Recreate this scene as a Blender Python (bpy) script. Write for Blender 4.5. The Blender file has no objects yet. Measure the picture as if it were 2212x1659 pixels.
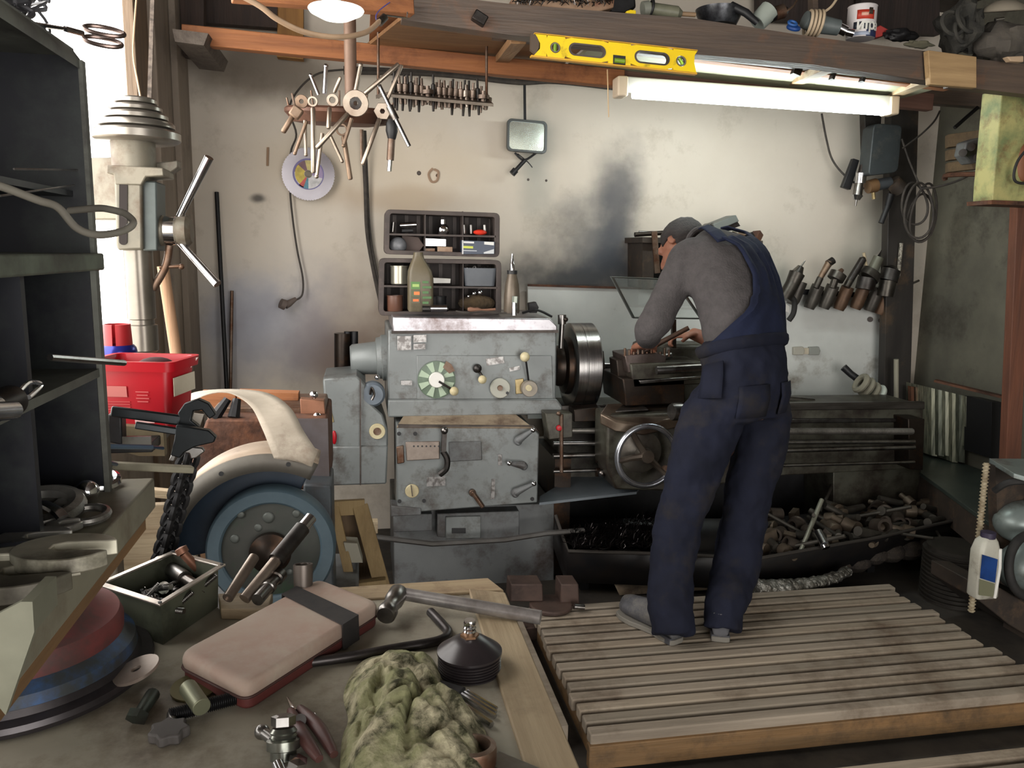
import bpy, math, random
from mathutils import Vector, Matrix, Euler
PI=math.pi
rnd=random.Random(7)
C=bpy.context.scene.collection
YAW,PIT,ROL,FPX,H=math.radians(10.6),math.radians(9.2),math.radians(0.9),1750.0,1.57
cy_,sy_,cp_,sp_=math.cos(YAW),math.sin(YAW),math.cos(PIT),math.sin(PIT)
FW=(sy_*cp_,cy_*cp_,-sp_); R0=(cy_,-sy_,0.0); U0=(sy_*sp_,cy_*sp_,cp_)
cr_,sr_=math.cos(ROL),math.sin(ROL)
RT=tuple(cr_*a+sr_*b for a,b in zip(R0,U0)); UP=tuple(cr_*b-sr_*a for a,b in zip(R0,U0))
def ray(px,py): return tuple(FPX*f+(px-1106)*r+(829.5-py)*u for f,r,u in zip(FW,RT,UP))
def at(px,py,Y):
    d=ray(px,py); t=Y/d[1]; return (d[0]*t,Y,H+d[2]*t)
def atz(px,py,Z):
    d=ray(px,py); t=(Z-H)/d[2]; return (d[0]*t,d[1]*t,Z)
def atx(px,py,X):
    d=ray(px,py); t=X/d[0]; return (X,d[1]*t,H+d[2]*t)
def mpp(px,py,Y):
    d=ray(px,py); return Y/d[1]
def proj(p):
    q=(p[0],p[1],p[2]-H); a=[sum(x*y for x,y in zip(q,v)) for v in (RT,UP,FW)]
    return (1106+FPX*a[0]/a[2],829.5-FPX*a[1]/a[2])

# ---------------------------------------------------------------- materials
def lin(c): return tuple(((x/255)/12.92 if x/255<=.04045 else ((x/255+.055)/1.055)**2.4) for x in c)+(1.0,)
MAT={}
def M(name,c,rough=.6,metal=0.,c2=None,sc=6.,amt=.5,bump=0.,stretch=None,detail=6.,emit=None,es=0.,alpha=None,trans=0.,ior=1.45,dirt=None,spec=None,coat=0.):
    m=bpy.data.materials.new(name); m.use_nodes=True; nt=m.node_tree; N=nt.nodes; L=nt.links
    b=N['Principled BSDF']; b.inputs['Roughness'].default_value=rough; b.inputs['Metallic'].default_value=metal
    b.inputs['Base Color'].default_value=lin(c)
    if spec is not None: b.inputs['Specular IOR Level'].default_value=spec
    if coat: b.inputs['Coat Weight'].default_value=coat
    tc=N.new('ShaderNodeTexCoord'); mp=N.new('ShaderNodeMapping'); L.new(tc.outputs['Object'],mp.inputs['Vector'])
    if stretch: mp.inputs['Scale'].default_value=stretch
    out=None
    if c2 is not None:
        n=N.new('ShaderNodeTexNoise'); n.inputs['Scale'].default_value=sc; n.inputs['Detail'].default_value=detail; n.inputs['Roughness'].default_value=.62
        L.new(mp.outputs[0],n.inputs['Vector'])
        r=N.new('ShaderNodeValToRGB'); r.color_ramp.elements[0].position=.5-.25*(1.01-amt)-.02; r.color_ramp.elements[1].position=.5+.25*(1.01-amt)+.04
        r.color_ramp.elements[0].color=lin(c); r.color_ramp.elements[1].color=lin(c2); L.new(n.outputs['Fac'],r.inputs['Fac'])
        out=r.outputs['Color']
    if dirt is not None:
        dc,ds,da=dirt
        n2=N.new('ShaderNodeTexNoise'); n2.inputs['Scale'].default_value=ds; n2.inputs['Detail'].default_value=8; n2.inputs['Roughness'].default_value=.7
        L.new(tc.outputs['Object'],n2.inputs['Vector'])
        mr=N.new('ShaderNodeMapRange'); mr.inputs['From Min'].default_value=.62-da*.3; mr.inputs['From Max'].default_value=.80-da*.25; L.new(n2.outputs['Fac'],mr.inputs['Value'])
        mx=N.new('ShaderNodeMix'); mx.data_type='RGBA'; L.new(mr.outputs[0],mx.inputs['Factor'])
        if out: L.new(out,mx.inputs['A'])
        else: mx.inputs['A'].default_value=lin(c)
        mx.inputs['B'].default_value=lin(dc); out=mx.outputs['Result']
    if out: L.new(out,b.inputs['Base Color'])
    if bump:
        n3=N.new('ShaderNodeTexNoise'); n3.inputs['Scale'].default_value=sc*4; n3.inputs['Detail'].default_value=5; L.new(mp.outputs[0],n3.inputs['Vector'])
        bp=N.new('ShaderNodeBump'); bp.inputs['Strength'].default_value=bump; bp.inputs['Distance'].default_value=.01; L.new(n3.outputs['Fac'],bp.inputs['Height']); L.new(bp.outputs[0],b.inputs['Normal'])
    if emit: b.inputs['Emission Color'].default_value=lin(emit); b.inputs['Emission Strength'].default_value=es
    if trans: b.inputs['Transmission Weight'].default_value=trans; b.inputs['IOR'].default_value=ior
    if alpha is not None: b.inputs['Alpha'].default_value=alpha
    MAT[name]=m; return m
def wood(name,c,c2,axis='x',sc=3.,rough=.7,dirt=None,bump=.25):
    st={'x':(.6,8,8),'y':(8,.6,8),'z':(8,8,.6)}[axis]
    return M(name,c,rough,c2=c2,sc=sc,amt=.35,stretch=st,bump=bump,dirt=dirt,detail=8)
steel=M('steel',(150,148,146),.32,1.,c2=(112,108,104),sc=14,amt=.4,dirt=((70,55,45),9,.35))
brightsteel=M('bright_steel',(205,205,208),.2,1.,c2=(170,170,172),sc=20,amt=.3)
chrome=M('chrome',(225,225,228),.12,1.)
dsteel=M('dark_steel',(74,72,70),.45,.85,c2=(48,44,42),sc=12,amt=.5,dirt=((40,28,22),8,.4))
blacks=M('black_iron',(34,34,36),.5,.4,c2=(22,21,22),sc=9,amt=.5,bump=.1)
rust=M('rusty_iron',(112,72,50),.75,.35,c2=(82,62,54),sc=12,amt=.5,bump=.3,dirt=((60,38,28),15,.5))
rsteel=M('rusty_steel',(128,112,100),.5,.8,c2=(96,70,52),sc=16,amt=.4,dirt=((88,52,32),12,.45))
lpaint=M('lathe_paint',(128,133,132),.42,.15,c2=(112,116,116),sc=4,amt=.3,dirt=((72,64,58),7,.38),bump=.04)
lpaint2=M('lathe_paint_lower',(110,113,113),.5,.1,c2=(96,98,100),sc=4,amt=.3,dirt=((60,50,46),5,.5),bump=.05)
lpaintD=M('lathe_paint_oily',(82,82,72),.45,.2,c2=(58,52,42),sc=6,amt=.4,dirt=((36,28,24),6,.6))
oily=M('oily_iron',(58,50,44),.38,.75,c2=(36,30,27),sc=9,amt=.5,dirt=((84,60,42),9,.4))
cream=M('cream_plastic',(206,196,160),.4,c2=(184,170,132),sc=20,amt=.4)
brass=M('worn_brass',(178,160,118),.4,.6,c2=(140,122,86),sc=20,amt=.5)
blackp=M('black_plastic',(28,28,30),.5)
rubber=M('black_rubber',(30,29,29),.75,c2=(42,40,38),sc=15,amt=.5)
cordm=M('dusty_cord',(72,66,60),.75,c2=(48,44,42),sc=30,amt=.4)
brownp=M('brown_grey_plastic',(84,74,68),.6,c2=(66,58,54),sc=8,amt=.4,dirt=((50,42,36),8,.5))
white=M('white_enamel',(228,228,222),.4,c2=(215,212,204),sc=4,amt=.3)
whitew=M('dirty_white_paint',(214,216,212),.5,c2=(196,198,194),sc=2.5,amt=.4,dirt=((120,108,92),3,.18))
red=M('red_plastic',(182,12,32),.38,c2=(164,8,24),sc=5,amt=.3)
redd=M('faded_red_plastic',(168,62,58),.5)
bluep=M('blue_plastic',(30,70,150),.4)
yellow=M('yellow_paint',(248,216,20),.35,c2=(240,202,16),sc=8,amt=.3,dirt=((150,120,30),14,.15))
glass=M('clear_glass',(235,245,240),.05,0,trans=1.,ior=1.3,alpha=.35)
green=M('green_vial',(150,190,60),.2,trans=.4)
woodp=wood('pale_wood',(176,160,132),(142,122,96),'x')
wooda=wood('amber_wood',(162,104,62),(122,74,44),'x',dirt=((90,50,28),4,.35))
woodd=wood('dark_stained_wood',(98,82,70),(70,61,56),'x',dirt=((124,84,58),3,.22),rough=.55)
woodb=wood('brown_board',(150,112,76),(122,88,58),'x')
woodh=wood('handle_wood',(172,138,108),(146,110,82),'z')
paper=M('paper',(206,196,176),.8,c2=(186,174,152),sc=7,amt=.4)
# ---------------------------------------------------------------- mesh builder
def V(p): return Vector(p)
def basis(d,up=(0,0,1)):
    d=V(d).normalized(); u=V(up)
    if abs(d.dot(u.normalized()))>.98: u=Vector((0,1,0)) if abs(d.y)<.9 else Vector((1,0,0))
    s=d.cross(u).normalized(); u=s.cross(d).normalized(); return d,s,u
class MB:
    def __init__(s): s.v=[]; s.f=[]
    def add(s,vs,fs):
        o=len(s.v); s.v+= [tuple(v) for v in vs]; s.f+=[tuple(i+o for i in f) for f in fs]; return s
    def bx(s,x0,x1,y0,y1,z0,z1):
        return s.add([(x0,y0,z0),(x1,y0,z0),(x1,y1,z0),(x0,y1,z0),(x0,y0,z1),(x1,y0,z1),(x1,y1,z1),(x0,y1,z1)],[(0,3,2,1),(4,5,6,7),(0,1,5,4),(1,2,6,5),(2,3,7,6),(3,0,4,7)])
    def box(s,c,sz,rot=(0,0,0)):
        R=Euler(rot).to_matrix(); c=V(c); a,b,h=[x/2 for x in sz]
        vs=[c+R@V((i*a,j*b,k*h)) for k in(-1,1) for i,j in((-1,-1),(1,-1),(1,1),(-1,1))]
        return s.add(vs,[(0,3,2,1),(4,5,6,7),(0,1,5,4),(1,2,6,5),(2,3,7,6),(3,0,4,7)])
    def beam(s,p,q,w,h,up=(0,0,1)):
        p=V(p);q=V(q); d,sd,u=basis(q-p,up)
        vs=[c+sd*(i*w/2)+u*(j*h/2) for c in(p,q) for i,j in((-1,-1),(1,-1),(1,1),(-1,1))]
        return s.add(vs,[(0,3,2,1),(4,5,6,7),(0,1,5,4),(1,2,6,5),(2,3,7,6),(3,0,4,7)])
    def lathe(s,prof,c=(0,0,0),ax=(0,0,1),n=28,a0=0,a1=2*PI,up=(0,0,1)):
        c=V(c); d,sd,u=basis(ax,up); full=abs(a1-a0-2*PI)<1e-6; m=n if full else n+1; vs=[];fs=[]
        for r,h in prof:
            for i in range(m):
                a=a0+(a1-a0)*i/n; vs.append(c+d*h+(sd*math.cos(a)+u*math.sin(a))*max(r,1e-5))
        for k in range(len(prof)-1):
            for i in range(n):
                j=(i+1)%m if full else i+1
                fs.append((k*m+i,k*m+j,(k+1)*m+j,(k+1)*m+i))
        if full and (abs(prof[0][0]-prof[-1][0])+abs(prof[0][1]-prof[-1][1]))>1e-7:
            if prof[0][0]>2e-5: fs.append(tuple(range(m))[::-1])
            if prof[-1][0]>2e-5: fs.append(tuple((len(prof)-1)*m+i for i in range(m)))
        return s.add(vs,fs)
    def pipe(s,ro,ri,c,ax,h,n=28):
        return s.lathe([(ri,0),(ro,0),(ro,h),(ri,h),(ri,1e-4)],c,ax,n)._nc(n,5)
    def _nc(s,n,k):
        s.f=[f for f in s.f if len(f)<n or n<5]; return s
    def cyl(s,p,q,r,r2=None,n=16):
        p=V(p);q=V(q); L=(q-p).length; return s.lathe([(r,0),(r if r2 is None else r2,L)],p,q-p,n)
    def sph(s,c,r,n=14,sc=(1,1,1),rot=(0,0,0)):
        R=Euler(rot).to_matrix(); c=V(c); vs=[];fs=[]; m=n//2
        for k in range(m+1):
            t=PI*k/m
            for i in range(n):
                a=2*PI*i/n; vs.append(c+R@V((r*sc[0]*math.sin(t)*math.cos(a),r*sc[1]*math.sin(t)*math.sin(a),r*sc[2]*math.cos(t))))
        for k in range(m):
            for i in range(n): fs.append((k*n+i,(k+1)*n+i,(k+1)*n+(i+1)%n,k*n+(i+1)%n))
        return s.add(vs,fs)
    def torus(s,c,ax,R,r,n=32,m=8,a0=0,a1=2*PI,up=(0,0,1)):
        d,sd,u=basis(ax,up); full=abs(a1-a0-2*PI)<1e-6
        pts=[V(c)+(sd*math.cos(a0+(a1-a0)*i/n)+u*math.sin(a0+(a1-a0)*i/n))*R for i in range(n if full else n+1)]
        return s.tube(pts,r,m,closed=full)
    def tube(s,pts,r,n=8,closed=False,flat=1.,up=None):
        pts=[V(p) for p in pts]; K=len(pts); rr=r if isinstance(r,(list,tuple)) else [r]*K; vs=[];fs=[]; u=None
        for i,p in enumerate(pts):
            t=(pts[(i+1)%K]-pts[i-1]) if closed else (pts[min(i+1,K-1)]-pts[max(i-1,0)])
            t.normalize()
            if u is None: _,sd,u=basis(t,up or (0,0,1))
            sd=t.cross(u).normalized(); u=sd.cross(t).normalized()
            for j in range(n):
                a=2*PI*j/n; vs.append(p+(sd*math.cos(a)+u*math.sin(a)*flat)*rr[i])
        for i in range(K if closed else K-1):
            for j in range(n):
                a=i*n; b=((i+1)%K)*n; fs.append((a+j,a+(j+1)%n,b+(j+1)%n,b+j))
        if not closed: fs.append(tuple(range(n))[::-1]); fs.append(tuple((K-1)*n+j for j in range(n)))
        return s.add(vs,fs)
    def prism(s,pts,d):
        n=len(pts); a=[V(p) for p in pts]; b=[p+V(d) for p in a]
        return s.add(a+b,[tuple(range(n)),tuple(range(2*n-1,n-1,-1))]+[(i,i+n,(i+1)%n+n,(i+1)%n) for i in range(n)])
    def holed(s,outer,inner,d):
        # plate between two loops with the same number of points
        n=len(outer); o=[V(p) for p in outer]; q=[V(p) for p in inner]; D=V(d)
        vs=o+q+[p+D for p in o]+[p+D for p in q]; fs=[]
        for i in range(n):
            j=(i+1)%n
            fs+=[(i,j,n+j,n+i),(2*n+i,3*n+i,3*n+j,2*n+j),(i,2*n+i,2*n+j,j),(n+i,n+j,3*n+j,3*n+i)]
        return s.add(vs,fs)
    def grid(s,rows,thick=0.):
        m=len(rows[0]); vs=[V(p) for r in rows for p in r]; fs=[(k*m+i,k*m+i+1,(k+1)*m+i+1,(k+1)*m+i) for k in range(len(rows)-1) for i in range(m-1)]
        return s.add(vs,fs)
    def build(s,name,mat,parent=None,label=None,cat=None,group=None,kind=None,bv=0.,sm=True,solid=0.,sub=0,ang=38,rm=None):
        me=bpy.data.meshes.new(name); o=bpy.data.objects.new(name,me); C.objects.link(o)
        b=V((0,0,0))
        if parent is not None:
            o.parent=parent; b=V(BASE[parent.name])
        else:
            if rm is None and label: # origin at base centre of the thing
                xs=[v[0] for v in s.v]; ys=[v[1] for v in s.v]; zs=[v[2] for v in s.v]
                b=V(((min(xs)+max(xs))/2,(min(ys)+max(ys))/2,min(zs))); o.location=b
        BASE[o.name]=tuple(b)
        me.from_pydata([tuple(V(v)-b) for v in s.v],[],s.f); me.validate()
        import bmesh
        bm=bmesh.new(); bm.from_mesh(me); bmesh.ops.remove_doubles(bm,verts=bm.verts,dist=2e-6); bmesh.ops.recalc_face_normals(bm,faces=bm.faces); bm.to_mesh(me); bm.free()
        me.materials.append(mat if not isinstance(mat,str) else MAT[mat])
        if sm:
            me.polygons.foreach_set('use_smooth',[True]*len(me.polygons)); me.set_sharp_from_angle(angle=math.radians(ang))
        if solid: md=o.modifiers.new('s','SOLIDIFY'); md.thickness=solid; md.offset=0
        if sub: md=o.modifiers.new('u','SUBSURF'); md.levels=sub; md.render_levels=sub
        if bv: md=o.modifiers.new('b','BEVEL'); md.width=bv; md.segments=2; md.limit_method='ANGLE'; md.angle_limit=math.radians(50)
        tag(o,label,cat,group,kind); return o
BASE={}
def tag(o,label=None,cat=None,group=None,kind=None):
    if label: o['label']=label
    if cat: o['category']=cat
    if group: o['group']=group
    if kind: o['kind']=kind
    return o
def T(name,label,cat,loc=(0,0,0),group=None,rot=None):
    o=bpy.data.objects.new(name,None); C.objects.link(o); o.location=loc; o.empty_display_size=.05
    if rot is not None: o.rotation_euler=rot; BASE[o.name]=(0,0,0)   # parts are given in local coordinates
    else: BASE[o.name]=tuple(loc)
    return tag(o,label,cat,group)
def cptree(o,parent=None,loc=None,rot=None,label=None,scale=None):
    c=o.copy(); C.objects.link(c)
    if parent is not None: c.parent=parent
    if loc is not None: c.location=loc
    if rot is not None: c.rotation_euler=rot
    if label: c['label']=label
    if scale: c.scale=scale
    for ch in KIDS.get(o.name) or [x for x in C.objects if x.parent==o]: cptree(ch,c)
    return c
KIDS={}
def S(name,mb,mat,**k): return mb.build(name,mat,kind='structure',**k)
def P(pts,Y): return [at(x,y,Y) for x,y in pts]
def cr(pts,n=6,closed=False):
    pts=[V(p) for p in pts]; K=len(pts); out=[]
    for i in range(K if closed else K-1):
        g=(lambda k:pts[k%K]) if closed else (lambda k:pts[max(0,min(K-1,k))])
        a,b,c,d=g(i-1),g(i),g(i+1),g(i+2)
        for j in range(n):
            t=j/n; out.append(.5*((2*b)+(c-a)*t+(2*a-5*b+4*c-d)*t*t+(3*b-a-3*c+d)*t**3))
    if not closed: out.append(pts[-1])
    return out
def circ(c,r,n=24,ax='y',sy=1.,a0=0.,a1=2*PI,full=True):
    out=[]
    for i in range(n if full else n+1):
        a=a0+(a1-a0)*i/n; u=r*math.cos(a); w=r*sy*math.sin(a)
        out.append((c[0]+u,c[1],c[2]+w) if ax=='y' else ((c[0]+u,c[1]+w,c[2]) if ax=='z' else (c[0],c[1]+u,c[2]+w)))
    return out
def text(name,txt,size,mat,parent,loc,rot=(PI/2,0,0),ext=.0006,bold=0.):
    cu=bpy.data.curves.new(name,'FONT'); cu.body=txt; cu.size=size; cu.extrude=ext; cu.offset=bold; cu.align_x='CENTER'; cu.align_y='CENTER'
    o=bpy.data.objects.new(name+'_src',cu); me=bpy.data.meshes.new_from_object(o); bpy.data.objects.remove(o)
    me.materials.append(mat); q=bpy.data.objects.new(name,me); C.objects.link(q); q.parent=parent
    q.location=V(loc)-V(BASE[parent.name]); q.rotation_euler=rot; BASE[q.name]=(0,0,0); return q

# ================================================================ the room
XL,XR,YB,ZC=-.84,3.42,4.5,3.0
def wallmat():
    m=M('plaster_wall',(212,203,190),.85,c2=(202,192,178),sc=1.6,amt=.3,bump=.12,dirt=((172,162,146),2.2,.22))
    nt=m.node_tree; N=nt.nodes; L=nt.links; b=N['Principled BSDF']; src=b.inputs['Base Color'].links[0].from_socket
    tc=[n for n in N if n.type=='TEX_COORD'][0]
    # soot and oil stains, tone patches, bluish daylight painted in at lower left: centre, half sizes, colour, strength
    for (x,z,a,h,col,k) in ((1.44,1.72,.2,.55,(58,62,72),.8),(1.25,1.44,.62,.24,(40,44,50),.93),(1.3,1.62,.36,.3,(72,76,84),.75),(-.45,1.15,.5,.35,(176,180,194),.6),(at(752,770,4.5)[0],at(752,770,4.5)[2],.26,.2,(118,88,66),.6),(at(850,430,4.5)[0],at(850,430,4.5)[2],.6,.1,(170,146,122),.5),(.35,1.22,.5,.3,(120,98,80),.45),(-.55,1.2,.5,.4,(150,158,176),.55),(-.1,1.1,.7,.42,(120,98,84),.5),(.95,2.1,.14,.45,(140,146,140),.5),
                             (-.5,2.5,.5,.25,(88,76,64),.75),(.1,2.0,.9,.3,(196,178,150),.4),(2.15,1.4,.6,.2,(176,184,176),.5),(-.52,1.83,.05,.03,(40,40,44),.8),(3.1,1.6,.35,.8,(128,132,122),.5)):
        mp=N.new('ShaderNodeMapping'); mp.vector_type='POINT'; mp.inputs['Location'].default_value=(-x/a,0,-z/h); mp.inputs['Scale'].default_value=(1/a,0,1/h)
        nz=N.new('ShaderNodeTexNoise'); nz.inputs['Scale'].default_value=3.5; nz.inputs['Detail'].default_value=6
        L.new(tc.outputs['Object'],nz.inputs['Vector']); L.new(tc.outputs['Object'],mp.inputs['Vector'])
        ln=N.new('ShaderNodeVectorMath'); ln.operation='LENGTH'; L.new(mp.outputs[0],ln.inputs[0])
        ad=N.new('ShaderNodeMath'); ad.operation='MULTIPLY_ADD'; L.new(nz.outputs['Fac'],ad.inputs[0]); ad.inputs[1].default_value=-1.3; L.new(ln.outputs['Value'],ad.inputs[2])
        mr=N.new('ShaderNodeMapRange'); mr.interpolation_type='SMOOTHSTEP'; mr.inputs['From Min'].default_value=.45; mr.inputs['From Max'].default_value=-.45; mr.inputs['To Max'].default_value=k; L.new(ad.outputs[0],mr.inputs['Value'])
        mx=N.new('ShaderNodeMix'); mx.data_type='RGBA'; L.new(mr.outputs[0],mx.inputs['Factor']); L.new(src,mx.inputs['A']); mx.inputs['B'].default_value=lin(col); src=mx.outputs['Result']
    L.new(src,b.inputs['Base Color']); return m
wallm=wallmat()
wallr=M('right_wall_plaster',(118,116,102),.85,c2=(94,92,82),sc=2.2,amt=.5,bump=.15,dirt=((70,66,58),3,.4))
curt=M('left_wall_boards',(150,138,124),.8,c2=(124,112,102),sc=2,amt=.4,stretch=(1,6,.5),bump=.12,dirt=((100,90,82),3,.3))
floorm=M('oily_floor',(64,58,50),.75,c2=(44,40,36),sc=3,amt=.5,bump=.3,dirt=((30,26,24),4,.5))
ceilm=wood('ceiling_boards',(64,52,44),(44,38,34),'x')
YJ=3.42
S('floor',MB().bx(XL-.1,XR+.1,-2.6,YB+.1,-.1,0),floorm)
S('wall_back',MB().bx(XL-.1,XR+.1,YB,YB+.1,0,ZC),wallm)
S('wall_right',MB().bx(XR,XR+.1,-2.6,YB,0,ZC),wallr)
S('wall_left',MB().bx(XL-.02,XL,YJ,YB,0,ZC).bx(XL-.12,XL,-2.6,YJ,2.72,ZC).bx(XL-.12,XL,-2.6,.2,0,2.72).bx(XL-.12,XL,.2,YJ,0,1.06),curt)
S('ceiling',MB().bx(XL-.12,XR+.1,-2.6,YB+.1,ZC,ZC+.08),ceilm)
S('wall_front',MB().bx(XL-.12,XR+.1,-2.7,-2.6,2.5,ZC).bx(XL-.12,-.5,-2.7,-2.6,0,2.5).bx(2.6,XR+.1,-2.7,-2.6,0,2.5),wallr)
S('trim_1',MB().bx(XL-.02,XL+.02,YJ-.01,YJ+.27,0,2.72),wood('door_jamb',(128,108,88),(98,84,70),'z'),bv=.004)
S('trim_2',MB().bx(XL,XL+.045,3.62,3.80,0,2.99).bx(XL,XL+.03,4.1,4.3,0,2.99),curt,bv=.004)
# ground outside the open window
S('ground_outside',MB().bx(-12,XL-.12,-6,12,-.12,-.02),M('bleached_yard',(220,215,205),.9))
# ---------------------------------------------------------------- daylight and camera
w=bpy.data.worlds.new('World'); bpy.context.scene.world=w; w.use_nodes=True
bg=w.node_tree.nodes['Background']; bg.inputs['Color'].default_value=(1.,.965,.92,1); bg.inputs['Strength'].default_value=4.6
def portal(name,loc,rot,sx,sy):
    l=bpy.data.lights.new(name,'AREA'); l.shape='RECTANGLE'; l.size=sx; l.size_y=sy; l.cycles.is_portal=True
    o=bpy.data.objects.new(name,l); C.objects.link(o); o.location=loc; o.rotation_euler=rot
portal('left_window_portal',(XL-.13,1.81,1.89),(0,-PI/2,0),1.66,3.22)
portal('front_doorway_portal',(1.05,-2.72,1.25),(PI/2,0,0),3.1,2.5)
cam=bpy.data.cameras.new('camera'); co=bpy.data.objects.new('camera',cam); C.objects.link(co); bpy.context.scene.camera=co
cam.sensor_width=36; cam.lens=36*FPX/2212; cam.clip_start=.05
co.matrix_world=Matrix(((RT[0],UP[0],-FW[0],0),(RT[1],UP[1],-FW[1],0),(RT[2],UP[2],-FW[2],H),(0,0,0,1)))
vs=bpy.context.scene.view_settings; vs.view_transform='Standard'; vs.look='None'; vs.gamma=1; vs.use_curve_mapping=False; vs.exposure=.72
bpy.context.scene.cycles.max_bounces=8; bpy.context.scene.cycles.use_denoising=True; bpy.context.scene.cycles.sample_clamp_indirect=4
# ---------------------------------------------------------------- corner post, splash board
S('trim_3',MB().prism([at(1925,235,4.3),at(1985,235,4.3),at(1966,880,4.3),at(1908,880,4.3)],(0,.06,0)),M('corner_post',(50,46,42),.6,c2=(36,32,30),sc=5,amt=.5,stretch=(3,3,.6),dirt=((90,70,50),4,.3)),bv=.004)
t=T('splash_board','white sheet metal splash board fixed to the wall behind the lathe','splash board',at(1530,860,4.44))
MB().prism(P([(1140,618),(1380,622),(1925,640),(1922,858),(1850,905),(1500,905),(1140,905)],4.44),(0,.03,0)).build('panel',whitew,t,bv=.002)
m_=MB()
m_.beam(at(1140,616,4.43),at(1700,632,4.43),.012,.012)
m_.build('top_edge',rust,t)
for (x,y) in ((1880,690),(1903,692)): MB().cyl(at(x,y,4.435),at(x,y,4.425),.016,n=12).build('bolt_head',brownp,t)
# ---------------------------------------------------------------- overhead shelf
t=T('overhead_shelf','long timber shelf hung under the ceiling above the lathe','shelf',at(1500,100,3.0))
FB=[at(868,-45,3.0),at(1100,8,3.0),at(1500,40,3.0),at(1760,80,3.0),at(2060,118,3.0)]
FBb=[at(868,42,3.0),at(1100,75,3.0),at(1500,117,3.0),at(1760,140,3.0),at(2060,182,3.0)]
FB[0]=at(868,-20,3.0)
m_=MB()
for i in range(4): m_.prism([FB[i],FB[i+1],FBb[i+1],FBb[i]],(0,.07,0))
m_.build('front_beam',woodd,t)
m_=MB().beam(at(395,76,3.72),at(1345,172,3.72),.06,.075); m_.build('back_beam',wooda,t,bv=.004)
MB().beam(at(1345,160,3.74),at(2010,222,3.74),.05,.08).build('back_beam',wood('brown_beam_wood',(110,78,66),(88,62,54),'x'),t,bv=.004)  # right-hand run of the back beam, plain brown wood
MB().beam(at(500,-15,2.8),at(890,18,2.95),.05,.05).build('side_batten',wooda,t,bv=.003)
zd=2.47
MB().prism([(.22,3.02,zd-.045),(.93,3.02,zd-.058),(.93,3.9,zd-.04),(.0,3.9,zd-.03)],(0,0,.015)).build('deck_board',woodb,t)
MB().prism([(.05,3.2,zd-.01),(.22,3.02,zd-.01),(.22,3.9,zd-.01),(.05,3.9,zd-.01)],(0,0,.02)).build('deck_board',wooda,t)
pale=M('pale_deck_sheet',(150,150,128),.6,c2=(128,128,108),sc=3,amt=.4)
MB().prism([(.94,3.08,2.405),(2.6,3.08,2.325),(2.6,3.36,2.325),(.94,3.36,2.405)],(0,0,.015)).build('deck_sheet',pale,t)
MB().prism([(.94,3.41,2.405),(2.6,3.41,2.34),(2.6,4.1,2.34),(.94,4.1,2.41)],(0,0,.015)).build('deck_sheet',pale,t)
MB().prism([(.94,3.36,2.40),(2.6,3.36,2.32),(2.6,3.41,2.32),(.94,3.41,2.40)],(0,0,.022)).build('batten',wooda,t)
for a,b in (((1120,85,3.1),(1085,128,3.7)),((1790,145,3.08),(1712,180,3.72)),((2040,160,3.05),(1925,205,3.7))):
    MB().beam(at(*a),at(*b),.06,.03).build('cross_brace',wood('brace_wood%d'%a[0],(168,130,92) if a[0]<1500 else (176,160,130),(130,96,64),'y'),t,bv=.003)
for x,y,w_ in ((1722,150,.035),(1800,160,.012),(1865,165,.012)): MB().box(at(x,y,3.35),(w_,.03,.05),(0,.3,0)).build('block',dsteel,t)
MB().prism(P([(2005,108),(2110,122),(2110,190),(2010,182)],2.96),(0,.03,0)).build('splice_block',wood('splice',(180,150,108),(140,112,78),'x'),t,bv=.003)
MB().prism(P([(2060,122),(2320,150),(2320,215),(2060,186)],3.0),(0,.06,0)).build('front_beam',woodd,t)
MB().prism(P([(1900,170),(2320,205),(2320,245),(1900,215)],3.9),(0,.06,0)).build('back_beam',woodd,t)
MB().beam(at(868,18,3.0),at(872,-30,3.0),.03,.03).build('end_block',wooda,t)
MB().box(at(1036,40,2.985),(.05,.04,.035),(0,.5,0)).build('clip',dsteel,t,bv=.004)
# upper wall planks behind the shelf
S('trim_4',MB().prism(P([(600,5),(655,12),(655,128),(598,122)],4.42),(0,.06,0)),wood('plank_yellow',(168,122,66),(136,96,52),'z'))
S('trim_5',MB().prism(P([(430,-60),(600,-60),(598,60),(430,48)],4.40),(0,.06,0)).prism(P([(385,-60),(440,-60),(440,130),(395,120)],4.2),(0,.06,0)),wood('plank_dark',(66,50,42),(48,38,34),'z'))
S('trim_6',MB().prism(P([(1640,-60),(1990,-60),(1990,60),(1640,40)],4.38),(0,.06,0)).prism(P([(1860,-60),(2030,-60),(2030,75),(1860,70)],4.3),(0,.05,0)),wood('plank_dark_b',(62,50,46),(44,38,36),'z'))
MB().prism(P([(372,62),(450,72),(440,98),(378,90)],3.6),(0,.5,0)).build('beam_bracket',M('mortar_smeared_bracket',(96,88,80),.8,c2=(70,60,54),sc=20,amt=.5,bump=.5),label='mortar-smeared end block under the left end of the amber beam',cat='bracket')
# ---------------------------------------------------------------- fluorescent light
t=T('fluorescent_light','long white fluorescent tube light fixed under the shelf','light',at(1630,225,3.76))
A=V(at(1340,189,3.63)); B=V(at(1922,230,3.63)); dx=(B-A).normalized()
MB().beam(A+V((0,.0,.014)),B+V((0,0,.014)),.07,.056).build('housing',white,t,bv=.006)
for c in (A,B): MB().box(c+V((0,-.0,.0)),(.05,.085,.085),(0,-.03,0)).build('end_cap',M('fixture_cap',(222,204,180),.5),t,bv=.008)
MB().cyl(A+dx*.05+V((0,-.03,-.03)),B-dx*.05+V((0,-.03,-.03)),.02,n=16).build('tube',M('lit_tube',(255,255,255),.4,emit=(240,252,250),es=28.),t)
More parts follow.
